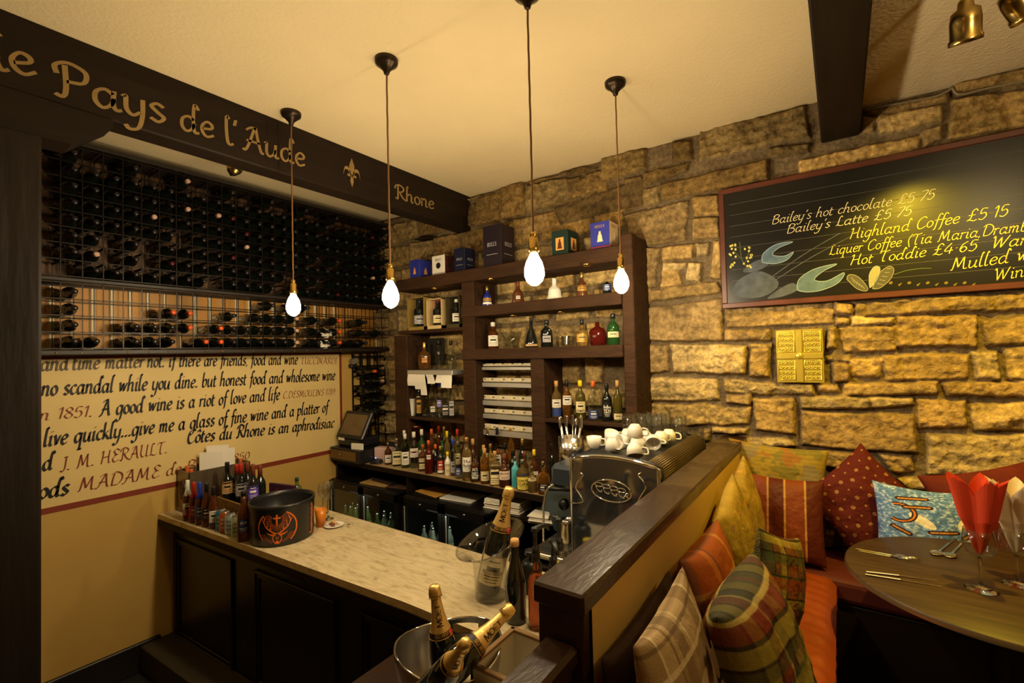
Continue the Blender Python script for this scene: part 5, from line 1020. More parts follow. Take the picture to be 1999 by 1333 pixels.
def champagne(base, top, L, r, lab, spin=None, text=('MOET', 'BRUT'), body=True):
    o = bottle((0, 0, 0), L, r, 'champ', 'green' if False else 'dark', None, 'cream', (.1, .36), None, lab, group='champagne bottles', yaw=0, la=64)
    FO = mat('gold_champagne_foil', (.74, .5, .16), .38, metal=.65, bump=.15, bscale=70)
    pr = PR['champ'][0]; zs = [.62, .66, .7, .76, .82, .88, .9]
    MB().lathe([(prad(pr, z) * r * 1.04, z * L) for z in zs] + [(r * .43, .905 * L), (r * .45, .93 * L), (r * .42, .97 * L), (r * .34, .995 * L), (.001, L)], 22, FO, caps=False).build('foil', o)
    w_ = MB()
    for k in range(4): a = k * 1.57; w_.tube([(r * .47 * math.cos(a), r * .47 * math.sin(a), .89 * L), (r * .46 * math.cos(a + .15), r * .46 * math.sin(a + .15), .95 * L), (r * .25 * math.cos(a), r * .25 * math.sin(a), .992 * L)], .001, BRASS, 5)
    w_.tube([(r * .47 * math.cos(a / 16 * 6.283), r * .47 * math.sin(a / 16 * 6.283), .905 * L) for a in range(16)], .001, BRASS, 5, closed=True); w_.build('wire_cage', o)
    mb = MB(); fnn = lambda u, v: (lambda z, a: Vector((prad(pr, z) * r * 1.05 * math.cos(a), prad(pr, z) * r * 1.05 * math.sin(a), z * L)))(.585 + .055 * v, -math.pi + 6.2832 * u); mb.grid(fnn, 24, 3, LC['black'])
    gb = lambda z: [((prad(pr, z) * r * 1.055) * math.cos(a / 24 * 6.283), (prad(pr, z) * r * 1.055) * math.sin(a / 24 * 6.283), z * L) for a in range(24)]
    mb.tube(gb(.588), .0012, LC['gold'], 5, closed=True); mb.tube(gb(.636), .0012, LC['gold'], 5, closed=True)
    wf = lambda x, y: (lambda z, a: Vector((prad(pr, z / L) * r * 1.065 * math.cos(a), prad(pr, z / L) * r * 1.065 * math.sin(a), z)))(.603 * L + y, -.8 + x / (r * .72)); write(mb, text[1] + ' IMPERIAL', wf, 1.6 * r * .72, r * .16, .25, 40, LC['gold'], .6, k=3); mb.build('collar_label', o)
    mb = MB(); a_ = .85; mb.lathe([(r * .3, 0), (r * .001, .0006)], 20, LC['red'], TR((r * .8 * math.cos(a_), r * .8 * math.sin(a_), .6 * L)) @ RZ(a_) @ RY(rad(78))); mb.build('red_seal', o)
    mb = MB(); vf = lambda x, y: (lambda z, a: Vector((prad(pr, z / L) * r * 1.07 * math.cos(a), prad(pr, z / L) * r * 1.07 * math.sin(a), z)))(.68 * L + x, -(y - r * .12) / (r * .5)); write(mb, text[0], vf, .17 * L, r * .24, .24, 40, INK, .7, k=3); mb.build('foil_lettering', o)
    mb = MB(); cf = lambda x, y: (lambda z, a: Vector((r * 1.03 * math.cos(a), r * 1.03 * math.sin(a), z)))(.2 * L + y, -.85 + x / r); write(mb, 'MOET & CHANDON', cf, 1.7 * r, r * .14, .26, 40, INK, .7, k=3); mb.build('label_lettering', o)
    o.matrix_world = axis_bottle(base, top, spin=yaw_to_cam(base) + (spin or 0)); return o
topc = CAM + ray(993, 961) * ((depth(pb) + .02) / F); champagne(pb + Vector((-.012, -.012, .03)), topc, (topc - pb).length * 1.0, .056, 'large gold-necked champagne bottle standing in the clear cooler', .0)
# dark sparkling bottle and syrup pumps
p = onZ(1000, 1218, zb_) + Vector((-.0, .03, 0)); o = bottle(p, zat(p, 1052) - ZB, .042, 'champ', 'dark', None, None, (0, 0), None, 'black unlabelled sparkling wine bottle with a cork, next to the clear cooler'); h = zat(p, 1052) - ZB; MB().lathe([(.017, h * .915), (.019, h * .93), (.019, h * .97), (.016, h), (.001, h)], 14, mat('cork', (.6, .4, .2), .7)).build('cork', o); MB().lathe([(.0165, h * .8), (.0165, h * .91)], 16, BLACKP, caps=False).build('foil', o)
SYR = {'amber': GC['amber'], 'clear': GC['clear'], 'rose': mat('rose_syrup', srgb(190, 100, 60), .05, trans=.85, ior=1.3)}
def syrup(p, hb, ht, r, c, lab, rz, lb=None):
    o = bottle(p, hb, r, 'tall', c, None, lb, (.1, .45), None, lab, group='pump topped syrup bottles'); pm = MB()
    pm.lathe([(r * .48, hb * .9), (r * .52, hb * .93), (r * .52, hb * 1.0), (r * .4, hb * 1.01), (r * .44, hb * 1.03), (r * .44, hb * 1.08), (.008, hb * 1.09), (.008, ht - .015), (.016, ht - .014), (.016, ht), (.001, ht + .004)], 18, BLACKP)
    pm.tube([(0, 0, ht - .006), (.04, 0, ht - .004), (.07, 0, ht - .014), (.082, 0, ht - .03)], [.012, .01, .008, .006], BLACKP, 8, RZ(rz)); pm.build('pump', o); return o
relax([o for o in C.objects if o.get('group') == 'bottles in the wine crate'], cx0 + .013, cx1 - .013, cy0 + .013, cy1 - .013)
for (px, bs, gt, pt, r, c, rz, lab, lb) in ((1043, 1232, 1080, 1030, .034, SYR['rose'], 2.4, 'rose amber syrup bottle with a black pump, nearest the dark bottle', None), (1066, 1245, 1100, 1052, .034, GC['amber'], .2, 'amber syrup bottle with a black pump against the partition post', 'white')):
    GC['_s'] = c; p = onZ(px, bs, zb_) + Vector((.022 if px > 1060 else -.004, .03, 0)); syrup(p, zat(p, gt) - ZB, zat(p, pt) - ZB, r, '_s', lab, rz, lb)
p = Vector((2.985, -1.45, zb_)); syrup(p, zat(p, 1062) - ZB, zat(p, 1012) - ZB, .034, 'clear', 'clear syrup bottle with a black pump, furthest back by the machine', -2.6)
p = Vector((2.82, -1.42, zb_)); t = thing('coffee_canister', 'squat black canister between the cooler and the drip tray', 'canister', p); MB().lathe([(.001, 0), (.045, 0), (.047, .005), (.047, .12), (.03, .14), (.001, .14)], 24, BLACKP).build('body', t); MB().lathe([(.012, .14), (.012, .16), (.03, .165), (.03, .18), (.001, .182)], 18, BLACKP).build('lid', t)
p = Vector((2.90, -1.33, zb_)); t = tag(MB().lathe([(.001, .002), (.028, 0), (.028, .09), (.001, .09)], 20, mat('jar_contents', srgb(210, 180, 90), .3, trans=.4)).build('jar', loc=p), 'small glass jar with a yellow lid behind the syrup bottles', 'jar'); MB().lathe([(.03, .088), (.03, .105), (.001, .106)], 20, KC['yellow']).build('lid', t)
# ================================================================== service end: cabinet, tray, steel bucket
t = thing('service_cabinet', 'dark waiter station in front of the bar end under the steel bucket', 'cabinet', (2.48, -2.55, 0)); MB().box((0, 0, 0), (.89, .70, .87), BARBLACK, .004).build('body', t); MB().box((-.01, -.01, .87), (.895, .70, .895), CAPWOOD, .004).build('top', t)
TW = mat('tray_wood', srgb(128, 98, 58), .5); TP = mat('grey_laminate', srgb(206, 198, 178), .45)
a, b = Vector((3.03, -2.10, .896)), Vector((3.365, -1.87, .896)); h = .24
t = thing('cutlery_box', 'wood edged white compartment box beside the champagne bucket', 'box', a); w_, d_ = b.x - a.x, b.y - a.y
MB().box((0, 0, 0), (w_, d_, .01), TP).build('bottom', t)
for nm, lo, hi in (('back_wall', (0, d_ - .01, 0), (w_, d_, h)), ('front_wall', (0, 0, 0), (w_, .01, h)), ('side_wall', (0, 0, 0), (.01, d_, h)), ('side_wall', (w_ - .01, 0, 0), (w_, d_, h)), ('divider', (w_ * .5, .01, 0), (w_ * .5 + .008, d_ - .01, h))): MB().box(lo, hi, TP).build(nm, t)
e_ = MB(); e_.box((-.004, d_ - .014, h), (w_ + .004, d_ + .004, h + .012), TW, .002); e_.box((-.004, -.004, h), (w_ + .004, .014, h + .012), TW, .002); e_.box((-.004, 0, h), (.014, d_, h + .012), TW, .002); e_.build('edge_trim', t)
t = thing('cutlery_box', 'second low wooden compartment box in front, at the picture bottom', 'box', (3.09, -2.37, .896)); MB().box((0, 0, 0), (.28, .25, .2), TP).build('body', t); MB().box((-.005, -.005, .2), (.285, .02, .215), TW, .002).box((-.005, .235, .2), (.285, .255, .215), TW, .002).build('edge_trim', t)
cut = MB()
bk_ = Vector((2.875, -2.03, .897)); BRi = 1.10 - .897
def bowl(u, v, k=1.0):
    a = 6.2832 * u; rr = .085 + .098 * math.sin(v * 1.57) ** .8; return Vector((rr * k * 1.0 * math.cos(a), rr * k * .98 * math.sin(a), BRi * v + .03 * v * v * (math.cos(2 * (a - 1.05)) * .5 + .5)))
bw = MB(); NU, NV = 96, 24; idx = {}
for k in (1.0, .972):
    vs = [bowl(i / NU, j / NV, k) for j in range(NV + 1) for i in range(NU)]; fs = []
    for j in range(NV):
        for i in range(NU):
            a = 6.2832 * (i + .5) / NU; da = min(abs(a - 1.95), 6.2832 - abs(a - 1.95)); da2 = min(abs(a - 1.95 - 3.1416), 6.28 - abs(a - 1.95 - 3.1416)); v = (j + .5) / NV
            if min(da, da2) < .3 and .76 < v < .9: continue
            fs.append((j * NU + i, j * NU + (i + 1) % NU, (j + 1) * NU + (i + 1) % NU, (j + 1) * NU + i))
    bw.add(vs, fs, STEEL, True)
bw.lathe([(.001, .0), (.085, .0), (.083, .006), (.001, .006)], 32, STEEL)
ob = bw.build('champagne_bucket', loc=bk_); tag(ob, 'polished steel champagne bucket with cut-out handles holding three bottles', 'ice bucket'); MB().tube([bowl(i / 64, 1, .986) for i in range(64)], .004, CHROME, 8, closed=True).build('rolled_rim', ob)
TA = CAM + ray(847, 1141) * (1.60 / F); champagne(TA + (Vector((2.885, -2.04, .95)) - TA).normalized() * .40, TA, .40, .047, 'gold-topped champagne bottle standing upright at the left of the steel bucket', .3)
TB = CAM + ray(1001, 1183) * (1.52 / F); BB = CAM + ray(838, 1352) * (1.36 / F); champagne(TB + (BB - TB).normalized() * .40, TB, .40, .047, 'champagne bottle lying diagonally across the steel bucket', .15)
TC = CAM + ray(911, 1252) * (1.22 / F); champagne(TC + (Vector((2.86, -2.19, .94)) - TC).normalized() * .30, TC, .30, .038, 'champagne bottle in the steel bucket closest to the camera, cut by the frame', .2)
# ================================================================== coffee counter and espresso machine
t = thing('coffee_counter', 'dark lower counter along the partition under the espresso machine', 'counter', (0, 0, 0)); MB().box((2.6, -1.18, .98), (3.386, -.085, 1.02), DARKWOOD, .004).build('worktop', t); MB().box((2.66, -1.17, 0), (3.386, -.09, .98), BARBLACK).build('carcass', t)
em_ = thing('espresso_machine', 'long chrome sided espresso machine backing onto the partition', 'coffee machine', (0, 0, 0))
DKG = mat('reflection_tint_panel', (.3, .33, .4), .08, metal=.95); MX0, MX1, MY0, MY1, MZ0, MZ1 = 2.90, 3.325, -1.165, -.345, 1.06, 1.60  # pale blue in the panel's base colour stands in for a reflected bright room
def mprof(g=0):
    x0, x1, z0, z1 = MX0 - g, MX1 + g, MZ0 - g, MZ1 + g; out = [(x0, z0)]; n = 16
    for i in range(n + 1): u = i / n; x = x0 + (x1 - x0) * u; out.append((x, z1 - .045 + .045 * math.sin(math.pi * min(max(.08 + .84 * u, 0), 1)) ** .7 * 1.0 - (.0 if u < 1 else 0)))
    out.append((x1, z0)); return out
PM = Matrix(((1, 0, 0, 0), (0, 0, -1, 0), (0, 1, 0, 0), (0, 0, 0, 1)))
def xz(mb, prof, y0, y1, M): n = len(prof); vs = [(x, y0, z) for x, z in prof] + [(x, y1, z) for x, z in prof]; mb.add(vs, [tuple(range(n)), tuple(range(2 * n - 1, n - 1, -1))] + [((i + 1) % n, i, n + i, n + (i + 1) % n) for i in range(n)], M)
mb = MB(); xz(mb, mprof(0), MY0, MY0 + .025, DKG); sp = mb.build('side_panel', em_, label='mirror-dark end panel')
pf = mprof(.004); MB().tube([(x, MY0 + .006, z) for x, z in pf], .009, CHROME, 8).build('chrome_edge', em_); MB().tube([(x, MY0 + .03, z) for x, z in mprof(.007)], .008, BLACKP, 8).build('rubber_edge', em_)
mb = MB(); ce = onY(1193, 958, MY0); ry = MY0 - .003
mb.tube([(ce.x + .098 * math.cos(a / 40 * 6.283), ry, ce.z + .05 * math.sin(a / 40 * 6.283)) for a in range(40)], .003, CHROME, 6, closed=True)
for k in range(4): cxk = ce.x - .06 + k * .037; mb.tube([(cxk + .021 * math.cos(a / 14 * 6.283), ry, ce.z + .022 - .004 * k + .009 * math.sin(a / 14 * 6.283)) for a in range(14)], .0022, CHROME, 6, closed=True); mb.tube(spline([(cxk - .014, ry, ce.z + .012 - .004 * k), (cxk - .006, ry, ce.z - .005 - .004 * k), (cxk + .012, ry, ce.z - .012 - .004 * k), (cxk + .013, ry, ce.z - .002 - .004 * k)], 4), .002, CHROME, 6)
mb.tube(spline([(ce.x + .075, ry, ce.z - .02), (ce.x + .085, ry, ce.z + .0), (ce.x + .068, ry, ce.z - .006), (ce.x + .088, ry, ce.z - .025)], 4), .002, CHROME, 6)
mb.build('embossed_badge', em_)
mb = MB()
for sg, px in ((1, 1122), (-1, 1262)): P = [onY(px + sg * d, y, ry) for d, y in ((10, 922), (16, 928), (6, 940), (2, 952), (10, 966), (16, 978), (6, 982), (-8, 981))]; mb.tube(spline(P, 4), .003, CHROME, 6)
mb.build('pressed_lines', em_)
mb = MB(); xz(mb, mprof(-.008), MY0 + .03, MY1, mat('machine_black', (.02, .02, .02), .3)); mb.build('body', em_)
mb = MB(); RL = mat('ribbed_grille', srgb(84, 68, 42), .35, metal=.5)
for i in range(14): u = i / 13; a = rad(-20 + 115 * u); mb.tube([(MX1 - .045 + .06 * math.cos(a), MY0 + .035, MZ1 - .065 + .06 * math.sin(a)), (MX1 - .045 + .06 * math.cos(a), MY1, MZ1 - .065 + .06 * math.sin(a))], .0055, RL, 6)
mb.box((MX1 - .03, MY0 + .035, MZ0 + .1), (MX1 + .012, MY1, MZ1 - .085), mat('machine_back_panel', srgb(60, 48, 34), .3, metal=.4)); mb.build('back_grille', em_)
MB().tube([(x, MY1 + .003, z) for x, z in mprof(.006)][8:], .008, BLACKP, 8).build('end_edge', em_)
tr_ = MB(); tr_.box((2.64, MY0 + .0, 1.045), (MX0, MY1, 1.075), STEEL, .004); [tr_.box((2.65, MY0 + .02 + .016 * i, 1.075), (MX0 - .01, MY0 + .028 + .016 * i, 1.079), CHROME) for i in range(48)]; tr_.build('drip_tray', em_)
for x in (2.68, 3.28):
    for y in (MY0 + .05, MY1 - .05): MB().lathe([(.018, 1.02), (.018, 1.05)], 12, BLACKP, TR((x, y, 0))).build('foot', em_)
MB().box((2.74, MY0 + .06, 1.40), (MX0 + .02, MY1 - .02, 1.52), mat('control_housing', srgb(70, 80, 92), .2, metal=.6), .02).build('group_housing', em_)
for y in (-.92, -.62): MB().lathe([(.035, 1.33), (.036, 1.40)], 18, CHROME, TR((2.80, y, 0))).tube([(2.78, y, 1.345), (2.66, y, 1.335), (2.60, y, 1.33)], [.01, .013, .015], BLACKP).build('portafilter', em_)
MB().tube(spline([(2.79, -1.06, 1.43), (2.735, -1.1, 1.40), (2.705, -1.11, 1.33), (2.70, -1.12, 1.12)], 6), .006, CHROME, 8).build('steam_wand', em_)
o = tag(MB().lathe([(.001, .002), (.042, 0), (.044, .004), (.04, .08), (.032, .12), (.038, .15), (.036, .15), (.03, .12), (.038, .08), (.001, .006)], 24, STEEL, caps=False).build('milk_jug', loc=(2.80, -1.04, 1.0795)), 'steel milk jug standing on the machine drip tray', 'jug'); MB().tube(spline([(.038, 0, .13), (.07, 0, .11), (.065, 0, .05), (.042, 0, .03)], 5), .005, STEEL, 8, RZ(2.0)).build('handle', o)
# grinder with cutlery canister on top
GX, GY = 2.69, -.78
t = thing('coffee_grinder', 'grey coffee grinder with a slanted steel face left of the espresso machine', 'grinder', (GX, GY, 1.0795)); BLU = mat('blue_grey_metal', srgb(74, 92, 108), .22, metal=.6)
pf = [(-.16, .10), (-.06, .33), (.1, .34), (.1, .0), (-.07, .0), (-.1, .1)]; mb = MB(); xz(mb, pf, -.09, .09, BLU); mb.build('body', t); MB().box((-.07, -.095, .34), (.105, .095, .352), BLACKP, .004).build('top_plate', t); MB().lathe([(.03, 0), (.03, .012), (.001, .016)], 16, BLACKP, TR((.0, -.092, .16)) @ RX(rad(90))).build('dial', t)
zt_ = 1.0795 + .3525; t = thing('cutlery_canister', 'perforated steel canister full of cutlery on the coffee grinder', 'canister', (GX + .005, GY + .0, zt_)); rc = 24 * depth((GX, GY, zt_)) / F; hc = zat(Vector((GX, GY, zt_)), 852) - zt_
MB().lathe([(.001, .002), (rc, 0), (rc, hc), (rc * .96, hc), (rc * .95, .006), (.001, .006)], 36, STEEL, caps=False).build('body', t)
mb = MB()
for j in range(5):
    for i in range(16): a = i / 16 * 6.283; mb.lathe([(.0042, 0), (.0042, .0006), (.0001, .0007)], 10, BLACKP, RZ(a) @ TR((rc, 0, hc * (.2 + .14 * j))) @ RY(rad(90)))
mb.build('perforations', t)
for i in range(9):
    a, l, tl = i * 2.4, hc + .05 + .03 * RND.random(), .35 * RND.random(); dx, dy = math.cos(a) * rc * .5, math.sin(a) * rc * .5; ex, ey = dx * 1.75, dy * 1.75; o = MB().tube([(dx * .5, dy * .5, .01), (ex, ey, l)], [.003, .0045], STEEL, 6)
    if i % 2: o.ball((ex * 1.12, ey * 1.12, l + .025), .02, STEEL, 8, (.35, .8, 1.4))
    else: o.box((ex - .009, ey - .002, l - .005), (ex + .009, ey + .002, l + .06), STEEL, .004)
    tag(o.build('spoon' if i % 2 else 'knife', loc=(GX + .005, GY, zt_ + .001)), ('steel spoon' if i % 2 else 'steel knife') + ' standing in the perforated canister', 'cutlery', 'spoons in the canister' if i % 2 else 'knives in the canister')
# white cups heaped on the machine
def cup(): 
    o = MB().lathe([(.001, .003), (.02, 0), (.022, .003), (.034, .02), (.039, .06), (.0365, .06), (.032, .022), (.001, .008)], 26, WHITE, caps=False).build('cup'); MB().tube(spline([(.036, 0, .052), (.06, 0, .05), (.058, 0, .025), (.034, 0, .018)], 5), .004, WHITE, 8).build('handle', o); return o
c0 = None; ZM = 1.604
CUPS = [(1152, 868, 0, 0, 'upright cup at the left end of the heap'), (1180, 855, 20, 1, 'cup lying behind the leftmost one'), (1196, 872, 180, 2, 'upside-down cup in the front of the heap'), (1212, 862, 95, -1.2, 'cup on its side showing its brown-shadowed mouth'), (1228, 873, 80, -.6, 'cup lying open towards the camera'), (1240, 884, 150, .5, 'cup tipped over at the very front'), (1256, 880, 70, -1.5, 'cup showing its round base at the front right'), (1272, 862, 110, .4, 'cup with its handle loop turned up'), (1290, 858, 180, 1, 'upside-down cup beside the glasses'), (1306, 853, 175, .3, 'rightmost cup near the grille'), (1262, 858, 185, 0, 'cup wedged in the middle of the heap'), (1225, 852, 180, .8, 'cup behind the tallest one')]
CP = []
for (px, py, tl, rz, lab) in CUPS:
    z = ZM; p = onZ(px, py + 6, z); p.y = min(max(p.y, -1.1), -.55); p.x = min(max(p.x, 2.95), 3.27); CP.append((p, tl, rz, lab))
for _ in range(80):
    for i in range(len(CP)):
        for j in range(i):
            d = CP[i][0] - CP[j][0]; d.z = 0; m_ = .079 - d.length
            if m_ > 0: d = d.normalized(); CP[i][0].xy += d.xy * m_ * .5; CP[j][0].xy -= d.xy * m_ * .5
    for q in CP: q[0].x = min(max(q[0].x, 2.945), 3.275); q[0].y = min(max(q[0].y, -1.1), -.5)
CP.append((onZ(1240, 852, 1.682), 180, .3, 'tallest upside-down cup on top of the heap'))
for (p, tl, rz, lab) in CP:
    o = cup() if c0 is None else copy_tree(c0); c0 = c0 or o
    off = 0 if tl < 40 else (.06 if tl > 140 else .037)
    o.matrix_world = TR((p.x, p.y, p.z + off)) @ RZ(rz) @ RX(rad(tl)); tag(o, 'white ' + lab + ' on the espresso machine', 'cup', 'white cups on the espresso machine')
n = 0
for r_ in range(4):
    for c_ in range(6):
        y = -.80 + .082 * c_; x = 2.955 + .088 * r_
        if (c_ < 2 and r_ in (1, 2, 3)): continue
        if y > -.36 or any((Vector((x, y, 0)) - Vector((q[0].x, q[0].y, 0))).length < .098 for q in CP): continue
        tag(tumbler(.036, .12, GLASS, .86).build('tumbler', loc=(x, y, ZM - (.012 if r_ in (0, 3) else 0))), 'upturned tumbler on the espresso machine, %s row from the bar, %s from the cups' % (ORD[r_], ORD[c_]), 'glass', 'tumblers on the espresso machine'); n += 1
# ================================================================== chalkboard
p0, p1 = onY(1402.5, 376, -.05), onY(1414, 602.7, -.05); bx0, bz1, bz0, bx1 = p0.x, 3.095, 2.346, 4.98
MAH = mat('mahogany_frame', srgb(96, 48, 34), .4, noise=.35, nscale=10); SLB = mat('chalkboard_black', srgb(26, 25, 24), .3, noise=.2, nscale=3, spec=.4)
bdz = thing('chalkboard', 'long framed chalkboard of hot drinks with painted seafood on the stone wall', 'chalkboard', (0, 0, 0)); yb_ = -.062
MB().box((bx0 + .02, yb_ + .006, bz0 + .02), (bx1 - .02, -.045, bz1 - .02), SLB).build('board', bdz)
fw = .032
for lo, hi in (((bx0, yb_, bz0), (bx1, -.04, bz0 + fw)), ((bx0, yb_, bz1 - fw), (bx1, -.04, bz1)), ((bx0, yb_, bz0 + fw), (bx0 + fw, -.04, bz1 - fw)), ((bx1 - fw, yb_, bz0 + fw), (bx1, -.04, bz1 - fw))): MB().box(lo, hi, MAH, .004).build('frame_bar', bdz)
YT = yb_ + .004; CHK = mat('cream_chalk', srgb(240, 226, 170), .8); CHY = mat('yellow_chalk', srgb(244, 214, 84), .8); RUL = mat('ruled_line', srgb(96, 92, 86), .8)
mb = MB()
for i in range(9): z = bz1 - .105 - .068 * i; mb.add([(bx0 + .06, YT + .001, z), (bx1 - .05, YT + .001, z), (bx1 - .05, YT + .001, z + .0018), (bx0 + .06, YT + .001, z + .0018)], [(0, 1, 2, 3)], RUL)
mb.build('ruled_lines', bdz)
def chalk(s, a, b, xh, M, parent=bdz, pen=.1):
    A_, B_ = onY(*a, YT), onY(*b, YT); fn, W = line_fn(A_, B_, (0, -1, 0)); m_ = MB(); write(m_, s, fn, W, xh, pen, 45, M, .85, .22); m_.build('chalk_writing', parent)
chalk("Bailey's hot chocolate ~5*75", (1506, 438), (1824, 388), .030, CHK); chalk("Bailey's Latte ~5*75", (1535, 456), (1779, 420), .030, CHK); chalk('Highland Coffee ~5*15', (1657, 467), (1968, 421), .033, CHY); chalk('Liquer Coffee (Tia Maria,Drambuie', (1617, 498), (2050, 445), .031, CHY)
chalk('Hot Toddie ~4*65  Warm', (1658, 518), (2032, 474), .032, CHY); chalk('Mulled wine', (1855, 528), (2062, 500), .036, CHY); chalk('Winter', (1940, 549), (2040, 533), .033, CHY)
# painted lobster, mussels, mimosa
BL = mat('slate_blue_paint', srgb(92, 118, 138), .7, noise=.4, nscale=18); BL2 = mat('grey_blue_paint', srgb(84, 92, 104), .7, noise=.5, nscale=20); MUS = mat('mussel_paint', srgb(150, 146, 112), .7); MIM = mat('mimosa_paint', srgb(206, 196, 96), .7); PALE = mat('pale_blue_paint', srgb(150, 170, 178), .7); MUSD = mat('dark_mussel_paint', srgb(78, 76, 62), .7); GRN = mat('stem_paint', srgb(70, 78, 40), .7)
def bfn(px, py): return onY(px, py, YT)
def bpoly(mb, pts, M, k=5, off=0, edge=None):
    P = spline(pts, k, True); o = [bfn(q.x, q.y) + Vector((0, -off, 0)) for q in P]; mb.add(o, [tuple(range(len(P)))], M)
    if edge: bstroke(mb, list(pts) + [pts[0]], 1.1, edge, off=off + .0004)
def bstroke(mb, pts, w, M, taper=False, off=.0004): stroke([(x, y) for x, y in pts], w, M, 5, lambda x, y: bfn(x, y) + Vector((0, -off, 0)), mb, taper)
mb = MB()
bpoly(mb, [(1432, 575), (1440, 548), (1475, 530), (1500, 535), (1520, 552), (1505, 572), (1470, 582)], BL2); bpoly(mb, [(1450, 530), (1470, 512), (1495, 505), (1500, 516), (1475, 530)], BL2); bpoly(mb, [(1488, 512), (1490, 495), (1515, 477), (1548, 472), (1520, 484), (1508, 497), (1530, 500), (1549, 492), (1535, 508), (1510, 515)], BL, off=.0003, edge=PALE)
bpoly(mb, [(1498, 583), (1520, 565), (1548, 552), (1556, 566), (1530, 578)], BL2); bpoly(mb, [(1556, 566), (1560, 545), (1590, 525), (1634, 515), (1606, 530), (1590, 546), (1615, 548), (1648, 532), (1636, 552), (1605, 566), (1575, 570)], BL, off=.0003, edge=PALE)
for (a, b) in (((1500, 545), (1640, 455)), ((1505, 552), (1660, 462))): bstroke(mb, [a, ((a[0] + b[0]) / 2, (a[1] + b[1]) / 2 - 4), b], 1.6, BL2)
mb.build('painted_lobster', bdz, label='blue painted lobster')
mb = MB()
bpoly(mb, [(1653, 545), (1658, 536), (1675, 540), (1693, 560), (1690, 568), (1672, 563)], MUSD, edge=MUS); bpoly(mb, [(1698, 562), (1697, 536), (1708, 520), (1718, 524), (1712, 545)], MUS, edge=PALE); bpoly(mb, [(1703, 563), (1715, 535), (1735, 520), (1745, 526), (1738, 545), (1718, 562)], MUSD, off=.0003, edge=MUS)
for i in range(5): bstroke(mb, [(1662 + 5 * i, 541 + 4 * i), (1668 + 5 * i, 552 + 3 * i)], 1, MUS, off=.0012); bstroke(mb, [(1712 + 5 * i, 553 - 7 * i), (1724 + 4 * i, 556 - 8 * i)], 1, MUS, off=.0016)
bstroke(mb, [(1745, 536), (1770, 528), (1800, 524), (1818, 524)], 2, GRN)
for i in range(10): x = 1735 + 18 * i; bpoly(mb, [(x, 552 + 4 * (i % 2)), (x + 5, 549 + 4 * (i % 2)), (x + 8, 552), (x + 3, 555 + 3 * (i % 2))], mat('weed_paint', srgb(120, 100, 40), .7))
mb.build('painted_mussels', bdz, label='painted mussel shells')
mb = MB(); bstroke(mb, [(1460, 525), (1448, 505), (1444, 472)], 2, GRN); bstroke(mb, [(1450, 508), (1432, 490)], 2, GRN); bstroke(mb, [(1455, 512), (1466, 482)], 2, GRN)
R_ = random.Random(3)
for i in range(34): s_ = 1 if i % 2 else -1; x, y = 1446 + s_ * (6 + 16 * R_.random()), 476 + 46 * R_.random(); bpoly(mb, [(x - 2.2, y), (x, y - 2.4), (x + 2.2, y), (x, y + 2.4)], MIM, 3, .0006)
mb.build('painted_mimosa', bdz, label='yellow painted mimosa sprig')
# ================================================================== brass plaque
q0, q1 = onY(1514, 645, -.03), onY(1610, 747, -.03); pw, ph = q1.x - q0.x, q0.z - q1.z
BRP = mat('polished_brass', (.85, .68, .12), .28, metal=.75, bump=.1, bscale=120); pl = thing('brass_plaque', 'square embossed brass plaque divided in four by a cross, on the stone wall', 'plaque', (q0.x, -.036, q1.z)); MB().box((0, -.006, 0), (pw, 0, ph), BRP, .003).build('plate', pl)
MB().box((pw * .42, -.016, 0), (pw * .58, -.004, ph), BRP, .007).box((0, -.016, ph * .44), (pw, -.004, ph * .56), BRP, .007).build('cross_rib', pl); MB().ball((pw / 2, -.016, ph / 2), .02, BRP, 10, (1, .5, 1)).build('boss', pl)
for a in (0, 1):
    for b in (0, 1):
        x0, x1, z0, z1 = pw * (.05 + .55 * a), pw * (.40 + .55 * a), ph * (.05 + .53 * b), ph * (.42 + .53 * b); mb = MB()
        mb.tube([(x0, -.008, z0), (x1, -.008, z0), (x1, -.008, z1), (x0, -.008, z1)], .0035, BRP, 6, closed=True)
        for i in range(4):
            for j in range(4): X_, Z_ = x0 + (x1 - x0) * (i + .5) / 4, z0 + (z1 - z0) * (j + .5) / 4; mb.tube([(X_ + .008 * math.cos(k * .785), -.008, Z_ + .008 * math.sin(k * .785)) for k in range(8)], .0026, BRP, 5, closed=True); mb.ball((X_, -.009, Z_), .0035, BRP, 4)
        mb.build('filigree_panel', pl)
# ================================================================== banquette
SATIN = mat('orange_satin', srgb(152, 68, 25), .42, noise=.15, nscale=4, spec=.6); WINE = mat('dark_red_cloth', srgb(92, 30, 22), .7, noise=.2, nscale=10); BASE = mat('bench_base', srgb(34, 22, 18), .5, noise=.3, nscale=6)
t = thing('banquette', 'orange satin cushioned banquette running along the cream partition', 'bench', (0, 0, 0))
MB().box((3.505, -3.4, .5), (3.9, -.47, .86), BASE, .004).build('bench_base', t); ZS = .98
def seat(u, v):
    x = 3.505 + .43 * u; y = -3.4 + 2.93 * v; e = min(u, 1 - u) * .43; ed = min(1, e / .04); w_ = .004 * math.sin(y * 42 + 3 * math.sin(x * 9 + y * 3)) * (.4 + .6 * math.sin(y * 5 + 1)) + .0025 * math.sin(y * 90 + x * 25)
    return Vector((x + (.012 if u > .99 else 0), y, ZS - .035 * (1 - math.sqrt(max(0, 1 - (1 - ed) ** 2))) + w_ * ed))
mb = MB(); mb.grid(seat, 30, 300, SATIN); mb.grid(lambda u, v: Vector((3.935 + .012 * math.sin(3.1416 * u) + .003 * math.sin(v * 200), -3.4 + 2.93 * v, .862 + .083 * u)), 6, 120, SATIN); mb.build('seat_cushion', t)
